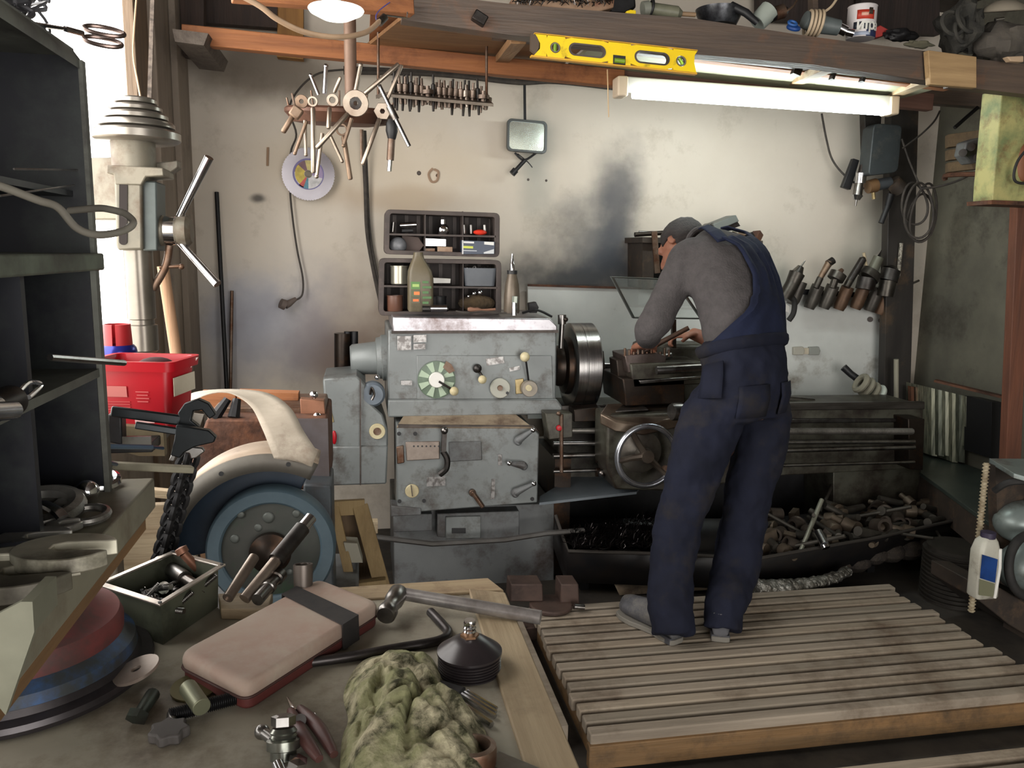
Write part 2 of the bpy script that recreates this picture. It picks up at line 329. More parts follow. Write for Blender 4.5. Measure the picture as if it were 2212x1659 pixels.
# hanging white lamp shade and pull string
t=T('pendant_lamp','bright white dome lamp shade hanging at the left end of the shelf','lamp',at(725,8,2.6))
c=V(at(726,18,2.6)); k=mpp(726,18,2.6)
MB().lathe([(58*k,-.0),(60*k,-.004),(56*k,-.012),(30*k,-.03),(10*k,-.036),(0.0001,-.038)],c,(0,0,1)).build('shade',M('white_shade',(250,250,245),.5,emit=(255,252,240),es=1.0),t)
MB().cyl(c+V((0,0,.0)),c+V((0,0,.03)),.014).build('socket',white,t)
MB().cyl(c+V((0,0,.03)),(c.x,c.y,ZC),.003).build('cord',cordm,t)
MB().cyl(at(1312,150,3.2),at(1315,253,3.2),.0022,n=6).build('pull_string',M('string',(200,170,130),.8),label='thin straight pull string hanging just left of the fluorescent light',cat='string')

# ================================================================ the lathe
LB=(.5,3.6,0.)
lt=T('metal_lathe','large old grey engine lathe with chuck and gearbox levers along the back wall','lathe',LB)
def pz(name,pts,Y,d,mat,par=lt,bv=.004,**k): return MB().prism(P(pts,Y),(0,d,0)).build(name,mat,par,bv=bv,**k)
def disc(mb,x,y,rpx,Y,th,n=24): k=mpp(x,y,Y); c=at(x,y,Y); return mb.lathe([(.0001,th),(rpx*k*.92,th),(rpx*k,th*.7),(rpx*k,0)],c,(0,-1,0),n)
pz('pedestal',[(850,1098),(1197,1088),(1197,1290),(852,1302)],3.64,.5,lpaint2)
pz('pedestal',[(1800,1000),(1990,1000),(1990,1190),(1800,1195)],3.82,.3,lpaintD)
MB().prism([(.98,4.12,.02),(3.0,4.12,.02),(3.0,4.12,.72),(.98,4.12,.72)],(0,.02,0)).build('shade_sheet',blacks,lt)  # black sheet added to keep the space under the bed dark
MB().bx(.9,.98,3.66,4.1,.02,.6).build('pan_side',oily,lt)
gb=pz('gearbox',[(857,922),(1150,923),(1165,938),(1161,1086),(858,1110)],3.5,.32,lpaint,bv=.006)
pz('gearbox_gasket',[(860,918),(1153,920),(1166,936),(1150,921),(860,924)],3.497,.02,brownp,bv=0)
MB().prism([at(857,921,3.497),at(1151,923,3.497),at(1112,893,3.60),at(872,897,3.60)],(0,.004,-.01)).build('gearbox_top_cover',M('tube_lit_tan',(168,152,130),.5,.2,c2=(140,124,104),sc=6,amt=.4,dirt=((92,72,60),7,.35)),lt,bv=.002)  # tan tone paints in the tube light on the gearbox top
pz('gearbox_foot',[(845,1093),(910,1098),(910,1113),(845,1116)],3.49,.1,lpaint2)
hs=pz('headstock',[(838,712),(1203,702),(1201,865),(838,870)],3.62,.52,lpaint,bv=.008)
pz('headstock_base',[(838,864),(1203,862),(1216,880),(1212,895),(1060,899),(838,902)],3.59,.5,lpaint,bv=.008)
pz('headstock_top_cover',[(848,684),(1188,688),(1204,704),(1204,716),(848,719)],3.6,.55,M('worn_metal_lid',(172,170,174),.33,.75,c2=(130,126,130),sc=6,amt=.5,dirt=((84,66,60),6,.5)),bv=.006)
pz('cover_gasket',[(846,715),(1206,713),(1206,719),(846,721)],3.595,.05,brownp,bv=0)
lp=pz('lever_panel',[(900,768),(1192,768),(1196,866),(900,866)],3.612,.02,lpaint,bv=.003)
# feed dial
d=disc(MB(),943,820,41,3.605,.006,32).build('speed_dial',M('dial_green',(104,122,104),.45,c2=(84,98,82),sc=18,amt=.5),lt)
c=V(at(943,820,3.598)); k=mpp(943,820,3.6); m_=MB()
for i in range(8):
    a=i*PI/4+.2; b=a+PI/8
    m_.prism([c+V((math.cos(t)*r,0,math.sin(t)*r)) for t,r in ((a,18*k),(a,39*k),(b,39*k),(b,18*k))],(0,-.001,0))
m_.build('scale_wedges',M('dial_pale',(166,184,160),.5),d)
disc(MB(),943,820,17,3.595,.02).build('hub_knob',white,d)
MB().cyl(at(948,824,3.57),at(978,842,3.56),.005).build('lever_arm',dsteel,d); MB().sph(at(981,845,3.56),10*k).build('lever_ball',cream,d)
m_=MB().prism([c+V((math.cos(t)*r,-.002,math.sin(t)*r)) for t,r in ((1.1,30*k),(1.1,46*k),(.8,46*k),(.45,44*k),(.45,30*k))],(0,-.002,0)); m_.build('dial_window',rsteel,d)
# plates
pl=M('etched_plate',(150,148,146),.35,.7,c2=(96,92,90),sc=40,amt=.8)
for i,(q) in enumerate((((858,726),(888,726),(888,756),(858,757)),((893,724),(921,723),(921,739),(893,740)),((893,743),(919,742),(919,754),(893,755)),((866,822),(890,822),(890,832),(866,832)),((1049,775),(1087,770),(1090,784),(1052,790)),((1100,795),(1122,790),(1123,798),(1101,803)),((922,1031),(962,1029),(962,1049),(922,1051)),((1076,982),(1084,982),(1084,1005),(1076,1005)),((1062,1035),(1070,1035),(1068,1078),(1060,1078)))):
    pz('rating_plate',q,3.608 if i<6 else 3.496,.004,pl,bv=0)
# middle levers
MB().sph(at(1031,796,3.59),10*k).cyl(at(1031,796,3.6),at(1044,816,3.57),.006).build('lever_boss',dsteel,lt)
MB().sph(at(1042,820,3.56),9.5*k).build('lever_ball',cream,lt)
dd=disc(MB(),1080,838,22,3.6,.018).build('selector_disc',M('pale_disc',(172,172,160),.45),lt); disc(MB(),1096,849,3,3.58,.006,10).disc=None if False else None
MB().cyl(at(1096,849,3.585),at(1096,849,3.575),.007,n=10).build('disc_pin',blackp,dd)
disc(MB(),1080,838,6,3.58,.008,12).build('disc_hub',rsteel,dd)
pz('lever_plate',[(1113,820),(1131,817),(1133,850),(1114,852)],3.607,.006,brass)
b_=disc(MB(),1142,838,18,3.6,.03).build('lever_boss',M('boss_grey',(140,132,120),.45,.3),lt); disc(MB(),1142,838,7,3.57,.01,12).build('boss_cap',cream,b_)
MB().cyl(at(1142,824,3.585),at(1136,778,3.56),.0045).build('lever_arm',blacks,lt); MB().sph(at(1134,771,3.56),11*k).build('lever_ball',cream,lt)
# gearbox furniture
for x,y in ((862,937),(897,937),(863,1083),(916,1082),(1150,1078)): MB().cyl(at(x,y,3.503),at(x,y,3.494),.009,n=12).build('screw_head',blacks,lt)
pz('selector_plate',[(876,955),(950,953),(950,992),(878,996)],3.494,.008,M('selector_plate_m',(146,134,124),.4,.5,c2=(112,98,90),sc=14,amt=.4))
m_=MB()
for i in range(7): m_.cyl(at(894+i*9,964,3.494),at(894+i*9,964,3.491),.0042,n=8)
m_.build('index_holes',blackp,lt)
pz('selector_plate',[(969,955),(1040,953),(1042,994),(970,998)],3.494,.008,lpaint2)
pz('selector_clamp',[(856,966),(872,962),(874,1000),(858,1003)],3.49,.012,rsteel)
m_=MB().beam(at(960,932,3.47),at(958,975,3.46),.02,.03).tube(cr([at(957,975,3.46),at(966,992,3.45),at(964,1012,3.45),at(950,1025,3.46)]),.014)
m_.build('selector_arm',dsteel,lt); MB().sph(at(960,930,3.45),.017).build('selector_knob',steel,lt)
cp=disc(MB(),890,1060,15,3.495,.01).build('oil_cap',cream,lt); MB().beam(at(888,1048,3.483),at(891,1072,3.483),.004,.006,up=(0,1,0)).build('cap_slot',brownp,cp)
for a,b in (((1118,952),(1151,929)),((1130,1005),(1100,1001)),((1112,1064),(1153,1045))):
    h=MB().lathe([(.018,0),(.018,.02),(.012,.028)],at(*a,3.497),(0,-1,0),18).cyl(at(*a,3.475),at(*b,3.46),.019,.008).build('shift_lever',lpaint2,lt)
    MB().sph(at(*b,3.458),.0125).build('lever_knob',chrome,h)
    MB().cyl(at(*a,3.462),at(*a,3.458),.004,n=8).build('lever_pin',blackp,h)
MB().lathe([(.016,0),(.016,.02)],at(1020,1063,3.497),(0,-1,0),16).beam(at(1020,1062,3.47),at(1044,1096,3.45),.024,.016).build('shift_lever',rsteel,lt,bv=.004)
# lower panels
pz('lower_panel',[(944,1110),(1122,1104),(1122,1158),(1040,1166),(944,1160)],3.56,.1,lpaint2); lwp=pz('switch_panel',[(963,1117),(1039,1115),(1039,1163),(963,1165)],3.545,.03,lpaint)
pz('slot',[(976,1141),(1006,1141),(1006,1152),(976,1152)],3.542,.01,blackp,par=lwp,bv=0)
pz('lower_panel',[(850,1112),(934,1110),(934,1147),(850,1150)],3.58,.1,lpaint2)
MB().tube([V(at(*p,3.44)) for p in ((797,1159),(934,1175),(1090,1166),(1180,1152),(1262,1146))],.02,n=6,flat=.55).build('foot_bar',M('bar_grey',(108,106,104),.45,.5,c2=(84,80,76),sc=8),lt)
# gear cover on the left
gc=pz('gear_cover',[(697,818),(770,812),(790,830),(790,862),(826,895),(838,930),(838,966),(706,966)],3.6,.34,lpaint,bv=.008)
pz('gear_cover_lower',[(706,964),(838,964),(835,1046),(712,1050)],3.585,.34,lpaint,bv=.008)
pz('cover_seam',[(777,818),(780,818),(780,1048),(777,1048)],3.583,.01,brownp,bv=0)
r_=MB().lathe([(.018,0),(.034,0),(.036,.008),(.034,.012),(.018,.012),(.018,0)],at(815,931,3.6),(0,-1,0),24).build('sight_ring',cream,lt); disc(MB(),815,931,9,3.6,.008).build('sight_glass',rsteel,r_)
MB().lathe([(.055,.0),(.055,.05),(.045,.06),(0.001,.06)],at(805,848,3.66),(0,-1,0),24).build('round_boss',M('blue_grey_paint',(104,114,124),.4,.2,c2=(90,98,106),sc=6),lt)
MB().tube(cr([at(800,852,3.58),at(803,838,3.57),at(808,852,3.57),at(803,864,3.57)]),.006).build('hook_lever',steel,lt)
MB().sph(at(815,815,3.62),.012).build('lever_knob',chrome,lt)
pz('danger_plate',[(700,885),(716,885),(722,912),(704,915)],3.597,.004,brass)
MB().sph(at(722,945,3.59),.016,sc=(.7,.4,2)).build('red_knob',red,lt)
# spindle end cover
c=V(at(757,776,3.86)); e=V(at(838,772,3.86)); L_=(e-c).length; k=mpp(790,776,3.86)
MB().lathe([(.001,0),(28*k,0),(32*k,.01),(36*k,L_*.68),(44*k,L_*.7),(46*k,L_*.82),(50*k,L_*.84),(50*k,L_)],c,e-c,32).build('spindle_cover',lpaint,lt)
m_=MB()
for x in (751,766): m_.cyl(at(x,716,4.02),at(x,800,4.02),.017)
m_.build('motor_fins',blacks,lt); MB().cyl(at(740,800,4.02),at(740,720,4.02),.04,n=18).build('motor_body',oily,lt)
# chuck
c=V(at(1204,790,3.85)); k=mpp(1250,790,3.85); X=(1,0,0)
MB().lathe([(40*k,-.02),(44*k,.0),(44*k,.02),(60*k,.028),(62*k,.05)],c,X,36).build('spindle_nose',oily,lt)
ch=MB().lathe([(60*k,0),(88*k,.0),(92*k,.006),(92*k,.045),(90.6*k,.047),(90.6*k,.052),(92*k,.054),(92*k,.118),(88*k,.125),(20*k,.125)],c+V((.05,0,0)),X,64).build('chuck',M('turned_steel',(176,174,172),.26,1.,c2=(140,136,134),sc=3,amt=.4,stretch=(60,1,1)),lt)
for a in (0.6,2.7,4.8): MB().box(c+V((.19,math.cos(a)*.08,math.sin(a)*.08)),(.05,.03,.09),(PI/2-a if 0 else a,0,0)).build('jaw',oily,ch,bv=.003)
MB().cyl(c+V((.17,0,0)),c+V((.30,0,.0)),.014).build('workpiece',brightsteel,lt)
MB().cyl(at(1211,752,3.7),at(1214,700,3.7),.012).cyl(at(1214,700,3.7),at(1214,680,3.7),.02).build('guard_rod',steel,lt); MB().sph(at(1222,690,3.68),.012).build('guard_knob',oily,lt)
# carriage
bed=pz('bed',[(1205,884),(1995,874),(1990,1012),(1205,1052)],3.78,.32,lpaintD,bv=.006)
pz('bed_way',[(1205,876),(1998,868),(1998,884),(1205,892)],3.72,.03,M('worn_way',(92,88,84),.35,.8,c2=(60,56,52),sc=8,amt=.5,stretch=(.5,4,4)),par=bed)
pz('bed_way',[(1700,905),(1990,905),(1990,912),(1700,915)],3.76,.03,dsteel,par=bed)
pz('bed_end',[(1962,905),(1998,905),(1994,1016),(1964,1014)],3.66,.3,oily)
for y0,y1,r,mt,nm in ((948,946,.012,steel,'feed_rod'),(985,966,.013,steel,'feed_rod'),(1018,998,.009,steel,'control_rod')):
    MB().cyl(at(1195,y0+(10 if r==.012 else 0),3.62),at(1975,y1+(8 if r==.012 else 0),3.62),r,n=12).build(nm,mt if r<.02 else steel,lt)
# lead screw with a real thread
A=V(at(1204,930,3.63)); B=V(at(1972,932,3.63)); m_=MB(); m_.cyl(A,B,.014,n=14)
n_=150
for i in range(n_):
    p=A.lerp(B,.5+.5*i/n_); m_.lathe([(.014,-.0022),(.0175,0),(.014,.0022)],p,B-A,12)
m_.build('lead_screw',M('screw_steel',(150,146,140),.4,.8,c2=(110,106,100),sc=12,amt=.4),lt)
pz('start_box',[(1178,893),(1237,893),(1237,945),(1186,950)],3.5,.1,lpaintD)
MB().lathe([(.011,0),(.014,.006),(.011,.014),(.001,.015)],at(1207,924,3.497),(0,-1,0),16).build('stop_button',red,lt)
MB().cyl(at(1213,895,3.49),at(1213,1020,3.5),.009,n=10).sph(at(1207,893,3.485),.011).build('start_lever',rsteel,lt)
pz('end_block',[(1240,885),(1300,880),(1300,910),(1240,912)],3.62,.1,oily)
m_=MB()
for y in (958,990,1020): m_.cyl(at(1288,y,3.6),at(1312,y,3.6),.022,n=14)
m_.build('rod_collars',oily,lt)
MB().sph(at(1300,1022,3.55),.02).build('lever_knob',steel,lt)
pz('apron',[(1312,898),(1460,892),(1600,892),(1600,1040),(1468,1062),(1330,1058),(1310,1010)],3.42,.2,lpaintD,bv=.01)
sd=MB().prism([at(1296,892,3.42),at(1310,872,3.6),at(1400,868,3.62),at(1475,872,3.6),at(1480,898,3.42),at(1392,918,3.36),at(1330,910,3.38)],(0,0,-.05)).build('saddle',M('saddle_casting',(112,100,86),.35,.6,c2=(80,64,54),sc=9,amt=.5),lt,bv=.008)
MB().prism([at(1330,890,3.44),at(1345,876,3.55),at(1385,874,3.55),at(1400,886,3.44)],(0,0,.004)).build('oil_plate',steel,sd)
pz('cross_slide',[(1345,818),(1480,812),(1480,872),(1352,878)],3.5,.35,oily,bv=.006)
pz('compound_slide',[(1362,786),(1520,782),(1520,830),(1368,838)],3.5,.25,lpaintD,bv=.006)
pz('slide_edge',[(1380,822),(1520,812),(1520,818),(1384,830)],3.49,.02,steel)
tp=pz('tool_post',[(1350,768),(1420,762),(1440,770),(1436,800),(1356,806)],3.52,.2,M('tool_post_steel',(120,108,104),.35,.8,c2=(78,66,60),sc=10,amt=.5),bv=.004)
pz('tool_holder',[(1332,778),(1358,774),(1360,860),(1340,866)],3.58,.12,oily)
c=V(at(1386,772,3.6)); k=mpp(1386,772,3.6)
MB().lathe([(30*k,0),(31*k,.01),(27*k,.02),(24*k,.03),(20*k,.07),(10*k,.082),(.001,.083)],c,(0,0,1),28).build('post_dome',steel,tp)
for i in range(11):
    x=1350+i*9.5; MB().cyl(at(x,770,3.53),at(x,752+4*(i%3),3.53),.006,n=8).build('stud',rsteel,tp)
MB().cyl(at(1408,778,3.56),at(1450,768,3.56),.016).build('tool_bit',steel,tp)
MB().cyl(at(1418,800,3.42),at(1560,792,3.40),.02).build('slide_screw',steel,lt)
MB().lathe([(.001,0),(.035,0),(.04,.01),(.04,.05)],at(1450,890,3.33),(1,.2,0),20).build('cross_dial',steel,lt)
# handwheel
hc=V(at(1397,985,3.30)); k=mpp(1397,985,3.3)
hw=MB().torus(hc,(0,1,0),66*k,.0135,48,12).build('handwheel',M('wheel_rim',(186,190,198),.25,.9,c2=(110,112,118),sc=8),lt)
m_=MB().cyl(hc+V((0,.02,0)),hc+V((0,-.02,0)),.028)
for a in (-.75,2.15,3.3): m_.tube([hc,hc+V((math.cos(a)*34*k,.012,math.sin(a)*34*k)),hc+V((math.cos(a)*66*k,0,math.sin(a)*66*k))],[.018,.014,.014],n=8)
m_.build('spokes',M('spoke_steel',(124,114,104),.35,.8,c2=(92,82,74),sc=9),hw)
MB().lathe([(48*k,0),(48*k,.02),(40*k,.03),(16*k,.04),(16*k,.09),(.001,.09)],hc+V((0,.10,0)),(0,-1,0),32).build('wheel_hub',M('hub_grey',(112,108,100),.4,.6,c2=(80,74,68),sc=9),lt)
MB().cyl(at(1436,1010,3.3),at(1440,1012,3.2),.012).build('wheel_handle',rsteel,hw)
# tailstock, seen behind the man
pz('tailstock',[(1440,745),(1600,745),(1600,800),(1440,804)],3.72,.2,lpaintD,bv=.02)
pz('tailstock_base',[(1470,800),(1620,800),(1640,872),(1460,874)],3.75,.2,lpaintD,bv=.01)
MB().cyl(at(1425,772,3.8),at(1450,772,3.8),.03).build('tailstock_quill',steel,lt)
# sloped drip sheet
MB().prism([at(1166,1072,3.55),at(1236,1030,3.78),at(1395,1030,3.78),at(1375,1062,3.5),at(1165,1086,3.5)],(0,0,-.012)).build('drip_sheet',M('drip_sheet_m',(118,126,132),.4,.3,c2=(98,106,112),sc=5),lt)
# glass splash guard
t=T('chip_guard','small clear window guard in a dark metal frame above the lathe carriage','guard',at(1420,690,3.66))
cs=[(1320,597),(1460,603),(1520,690),(1368,688)]
o_=[V(at(x,y,Y)) for (x,y),Y in zip(cs,(3.62,3.62,3.72,3.72))]; ce=sum(o_,V((0,0,0)))/4; i_=[ce+(p-ce)*.93 for p in o_]
MB().holed(o_,i_,(0,.022,0)).build('frame',M('guard_frame',(112,118,114),.3,.8),t,bv=.002)
MB().prism([p+V((0,.008,0)) for p in i_],(0,.004,0)).build('pane',glass,t,sm=False)
MB().beam(at(1455,690,3.72),at(1455,800,3.74),.02,.02).build('bracket',oily,t)
# ---------------------------------------------------------------- chip tray and scrap
t=T('chip_tray','wide black oily chip tray on the floor under the lathe','tray',(1.9,3.4,0))
fr=[at(1200,1112,3.48),at(1216,1160,3.44),at(1228,1190,3.36),at(1420,1196,3.24),at(1640,1206,3.2),at(1900,1160,3.28),at(2062,1124,3.38)]
bk=[at(1200,1095,3.75),at(1216,1112,3.75),at(1240,1120,3.75),at(1420,1120,3.75),at(1640,1120,3.75),at(1900,1095,3.75),at(2080,1085,3.75)]
lo=[V(p)+V((.02,.1,-.19)) for p in fr]; lob=[V(p)+V((0,-.05,-.16)) for p in bk]
MB().grid([fr,lo,lob,bk]).build('pan',M('tar_black_tray',(20,20,22),.35,.3,c2=(32,28,26),sc=9,amt=.5),t,solid=.006)
MB().tube(fr,.008).build('rim',M('tray_rim',(66,62,58),.5,.5),t)
for x in (1.0,2.5): MB().bx(x,x+.04,3.5,3.62,0,.2).build('foot',blacks,t)
# swarf heap
sw=MB(); rr=random.Random(3)
for i in range(900):
    u=rr.random(); x=1235+190*u; y=1185-75*rr.random()*(.4+.6*u); Y=3.28+.4*(1185-y)/75
    p=V(at(x,y,Y)); p.z=min(p.z,.42)
    a=rr.random()*6.28; b=rr.random()*1.4; d=V((math.cos(a)*math.cos(b),math.sin(a)*math.cos(b),math.sin(b)))*rr.uniform(.02,.06); q=d.cross(V((rr.random(),rr.random(),1))).normalized()*.008
    sw.tube([p,p+d*.5+q,p+d],[.0012,.0022,.0012],n=3)
for i in range(14): sw.sph(at(1245+rr.random()*170,1172-rr.random()*20,3.5),.07,8,sc=(1.2,1,.7))
sw.build('metal_swarf',M('swarf',(52,48,48),.28,.9,c2=(24,22,22),sc=20,amt=.5),label='dark tangled heap of curly metal swarf in the left of the chip tray',cat='swarf',kind='stuff')
# scrap bars and bushes: templates
scr=[M('scrap_a',(92,82,74),.5,.6,c2=(64,56,50),sc=14,amt=.5),M('scrap_b',(78,74,68),.5,.6,c2=(54,50,44),sc=14,amt=.5),M('scrap_c',(104,92,78),.5,.5,c2=(74,62,52),sc=14,amt=.5)]
kinds=[]
def q(nm,mb,mat,lab,cat,g): o=mb.build(nm,mat,sm=True,rm=1); tag(o,lab,cat,g); return o
z0=(0,0,0)
kinds.append(q('scrap_bush',MB().lathe([(.022,0),(.034,0),(.034,.07),(.022,.07),(.022,0)],z0,(0,0,1),20),scr[0],'short hollow brown-grey metal bush lying in the scrap pile of the chip tray','bush','scrap bushes in the chip tray'))
kinds.append(q('scrap_bar',MB().cyl(z0,(0,0,.17),.021,n=16),scr[1],'thick round grey bar end lying in the scrap pile of the chip tray','bar','round bar ends in the chip tray'))
kinds.append(q('scrap_plug',MB().lathe([(.001,0),(.03,0),(.032,.004),(.032,.05),(.016,.056),(.016,.1),(.001,.1)],z0,(0,0,1),18),scr[2],'stepped metal plug lying in the scrap pile of the chip tray','plug','stepped plugs in the chip tray'))
kinds.append(q('scrap_rod',MB().cyl(z0,(0,0,.27),.010,n=12),scr[1],'thin rod lying across the scrap pile of the chip tray','rod','thin rods in the chip tray'))
kinds.append(q('scrap_ring',MB().torus(z0,(0,0,1),.034,.009,24,8),scr[0],'dark metal ring lying in the scrap pile of the chip tray','ring','rings in the chip tray'))
kinds.append(q('scrap_block',MB().box(z0,(.09,.05,.04)),scr[2],'rough rectangular metal offcut lying in the scrap pile of the chip tray','offcut','block offcuts in the chip tray'))
spots=[]
rr=random.Random(11)
for r_i,(ya,yb,Y,n) in enumerate(((1190,1150,3.34,20),(1165,1125,3.45,20),(1135,1100,3.58,20),(1112,1088,3.68,14))):
    for i in range(n):
        u=(i+.5)/n+rr.uniform(-.02,.02); x=1648+u*(400 if r_i else 330); y=ya+(yb-ya)*u
        spots.append((x,y+rr.uniform(-7,5),Y))
first=set()
for i,(x,y,Y) in enumerate(spots):
    kk=rr.choice((0,0,1,1,1,2,2,3,4,5)); o=kinds[kk]
    loc=V(at(x,y,Y)); loc.z=min(loc.z,.46)
    rot=(rr.uniform(1.1,1.9),rr.uniform(-.3,.3),rr.uniform(0,6.28))
    if kk not in first: first.add(kk); o.location=loc; o.rotation_euler=rot
    else: c_=o.copy(); C.objects.link(c_); c_.location=loc; c_.rotation_euler=rot; s_=rr.uniform(.7,1.15); c_.scale=(s_,s_,s_)
sh=MB()
for r0,Yr in ((0,3.40),(1,3.55),(2,3.68)):
    for i in range(10): p=V(at(1660+i*38,1192-r0*32-i*(4.5 if i>5 else 2),Yr)); p.z-=.07; sh.sph(p,.075,10,sc=(1.1,.9,.75))
sh.build('scrap_bed',M('grimy_filings',(44,38,34),.8,c2=(64,56,48),sc=30,amt=.6,bump=.8),label='grimy bed of filings and small scrap under the bars in the chip tray',cat='scrap',kind='stuff')
MB().cyl(at(1728,1195,3.26),at(1775,1080,3.5),.011).build('round_rod',M('pale_rod',(150,150,136),.4,.5),label='long pale rod leaning diagonally out of the scrap heap in the chip tray',cat='rod')
MB().cyl(at(1768,1150,3.28),at(1782,1178,3.2),.021).cyl(at(1782,1178,3.2),at(1785,1184,3.19),.019).build('bright_bush',brightsteel,label='bright polished bush with a shining end at the front of the scrap heap',cat='bush')

# ================================================================ the man at the lathe
navy=M('navy_work_cloth',(30,33,48),.9,c2=(24,26,37),sc=5,amt=.5,bump=.35,dirt=((46,43,42),4,.4),spec=.2)
navy2=M('navy_panel_cloth',(31,37,60),.9,c2=(25,29,44),sc=6,amt=.5,bump=.35,spec=.2)
greyk=M('grey_knit',(84,80,80),.95,c2=(72,69,69),sc=30,amt=.4,bump=.4,spec=.15)
skin=M('skin',(150,102,80),.6,c2=(128,80,62),sc=9,amt=.4)
hairm=M('dark_hair',(30,26,26),.7,c2=(56,48,46),sc=40,amt=.5,bump=.6,stretch=(1,1,4))
boot=M('dusty_boot',(88,88,92),.75,c2=(60,60,64),sc=8,amt=.5,bump=.2,dirt=((116,112,106),9,.4))
f_=Vector((-.42,.9,0)).normalized(); r_ax=Vector((f_.y,-f_.x,0))
TOR=[(1596,905,2.94,.178,.125),(1604,850,2.94,.186,.138),(1606,790,2.97,.172,.125),(1603,735,3.0,.168,.122),(1597,680,3.06,.178,.130),(1585,630,3.12,.192,.134),(1572,588,3.18,.204,.130),(1556,556,3.25,.196,.112),(1535,536,3.32,.13,.09),(1512,530,3.38,.07,.065)]
cen=[V(at(x,y,Y)) for x,y,Y,a,b in TOR]
def tor(i,th,off=0.):
    k=max(0,min(len(cen)-1.001,i)); j=int(k); t=k-j
    c=cen[j].lerp(cen[j+1],t); tg=(cen[min(j+2,len(cen)-1)]-cen[max(j-1,0)]).normalized()
    a=TOR[j][3]*(1-t)+TOR[j+1][3]*t; b=TOR[j][4]*(1-t)+TOR[j+1][4]*t
    n=tg.cross(r_ax).normalized()
    if n.dot(f_)>0: n=-n
    s_,c_=math.sin(th),math.cos(th)
    s_=math.copysign(abs(s_)**.85,s_); c_=math.copysign(abs(c_)**.85,c_)
    return c+r_ax*((a+off)*s_)+n*((b+off)*c_)
def rings(i0,i1,n,off):
    R=[[tor(i0+(i1-i0)*k/n,2*PI*j/28,off) for j in range(28)] for k in range(n+1)]
    m=MB(); vs=[p for r in R for p in r]; fs=[(k*28+j,k*28+(j+1)%28,(k+1)*28+(j+1)%28,(k+1)*28+j) for k in range(n) for j in range(28)]
    fs+=[tuple(range(28))[::-1],tuple(n*28+j for j in range(28))]; return m.add(vs,fs)
def limb(m,pts,n=16,k=5,end=True):
    """tapering tube through (px,py,Y,r) points with rounded ends"""
    P_=[Vector((*at(x,y,Y),)) for x,y,Y,r in pts]; R_=[p[3] for p in pts]
    q=cr(P_,k); rr_=[]
    for i in range(len(q)):
        t=i/k; j=min(int(t),len(R_)-2); rr_.append(R_[j]*(1-(t-j))+R_[j+1]*(t-j))
    m.tube(q,rr_,n); m.sph(q[0],rr_[0],16)
    if end: m.sph(q[-1],rr_[-1],16)
    return m
man=T('person','man in navy bib overalls and grey sweater bending over the lathe with his back turned','person',(cen[0].x,2.75,.13))
def remesh(o,vox,smooth=4,disp=0.,ds=.12,sm2=.5):
    md=o.modifiers.new('r','REMESH'); md.mode='VOXEL'; md.voxel_size=vox; md.use_smooth_shade=True
    md=o.modifiers.new('s','SMOOTH'); md.iterations=smooth; md.factor=sm2
    if disp:
        tx=bpy.data.textures.new('folds','CLOUDS'); tx.noise_scale=ds; tx.noise_depth=2
        md=o.modifiers.new('d','DISPLACE'); md.texture=tx; md.strength=disp; md.mid_level=.5; md.texture_coords='GLOBAL'
    return o
ARM_L=[(1476,566,3.22,.06),(1452,630,3.2,.044),(1410,704,3.19,.04),(1406,730,3.3,.036),(1402,742,3.46,.03)]
ARM_R=[(1640,600,3.32,.07),(1655,660,3.36,.055),(1640,730,3.42,.048),(1560,740,3.52,.038),(1500,722,3.62,.03)]
LEG_L=[(1545,890,2.95,.10),(1503,1000,2.91,.085),(1463,1120,2.88,.06),(1447,1240,2.82,.055),(1440,1352,2.77,.036)]
LEG_R=[(1645,900,3.0,.10),(1622,1010,2.97,.085),(1600,1130,2.93,.06),(1582,1240,2.86,.055),(1560,1352,2.79,.036)]
# body: torso, limbs, hands and head as one surface
b=rings(0,9,27,-.03)
for L_ in (ARM_L,ARM_R,LEG_L,LEG_R): limb(b,L_)
def hand(m,px,py,Y,dirv,palm,side):
    """palm and five bent fingers; dirv = finger direction, palm = palm normal"""
    w=V(at(px,py,Y)); d=V(dirv).normalized(); n=V(palm).normalized(); s_=d.cross(n).normalized()*side
    for k in range(5): m.tube([w+s_*((k-2)*.016),w+d*.045+s_*((k-2)*.018),w+d*.085+s_*((k-2)*.018)],[.016,.017,.012],8)
    for k,L1 in enumerate((.062,.074,.078,.070,.056)[1:]):
        o=w+d*.085+s_*((k-1.5)*.021); a=d*.8+n*.35; c2=d*.25+n*.9
        m.tube([o,o+a.normalized()*L1*.45,o+a.normalized()*L1*.45+c2.normalized()*L1*.35,o+a.normalized()*L1*.35+c2.normalized()*L1*.35+(n-d*.5)*L1*.2],[.0095,.009,.0085,.0075],8)
    o=w+d*.02-s_*.03; m.tube([o,o-s_*.03+d*.03+n*.01,o-s_*.03+d*.055+n*.03],[.013,.011,.009],8)
hand(b,1402,744,3.47,(-.15,.9,-.25),(0,-.25,-1),1)
hand(b,1500,722,3.62,(-1,.15,-.1),(0,-.1,-1),-1)
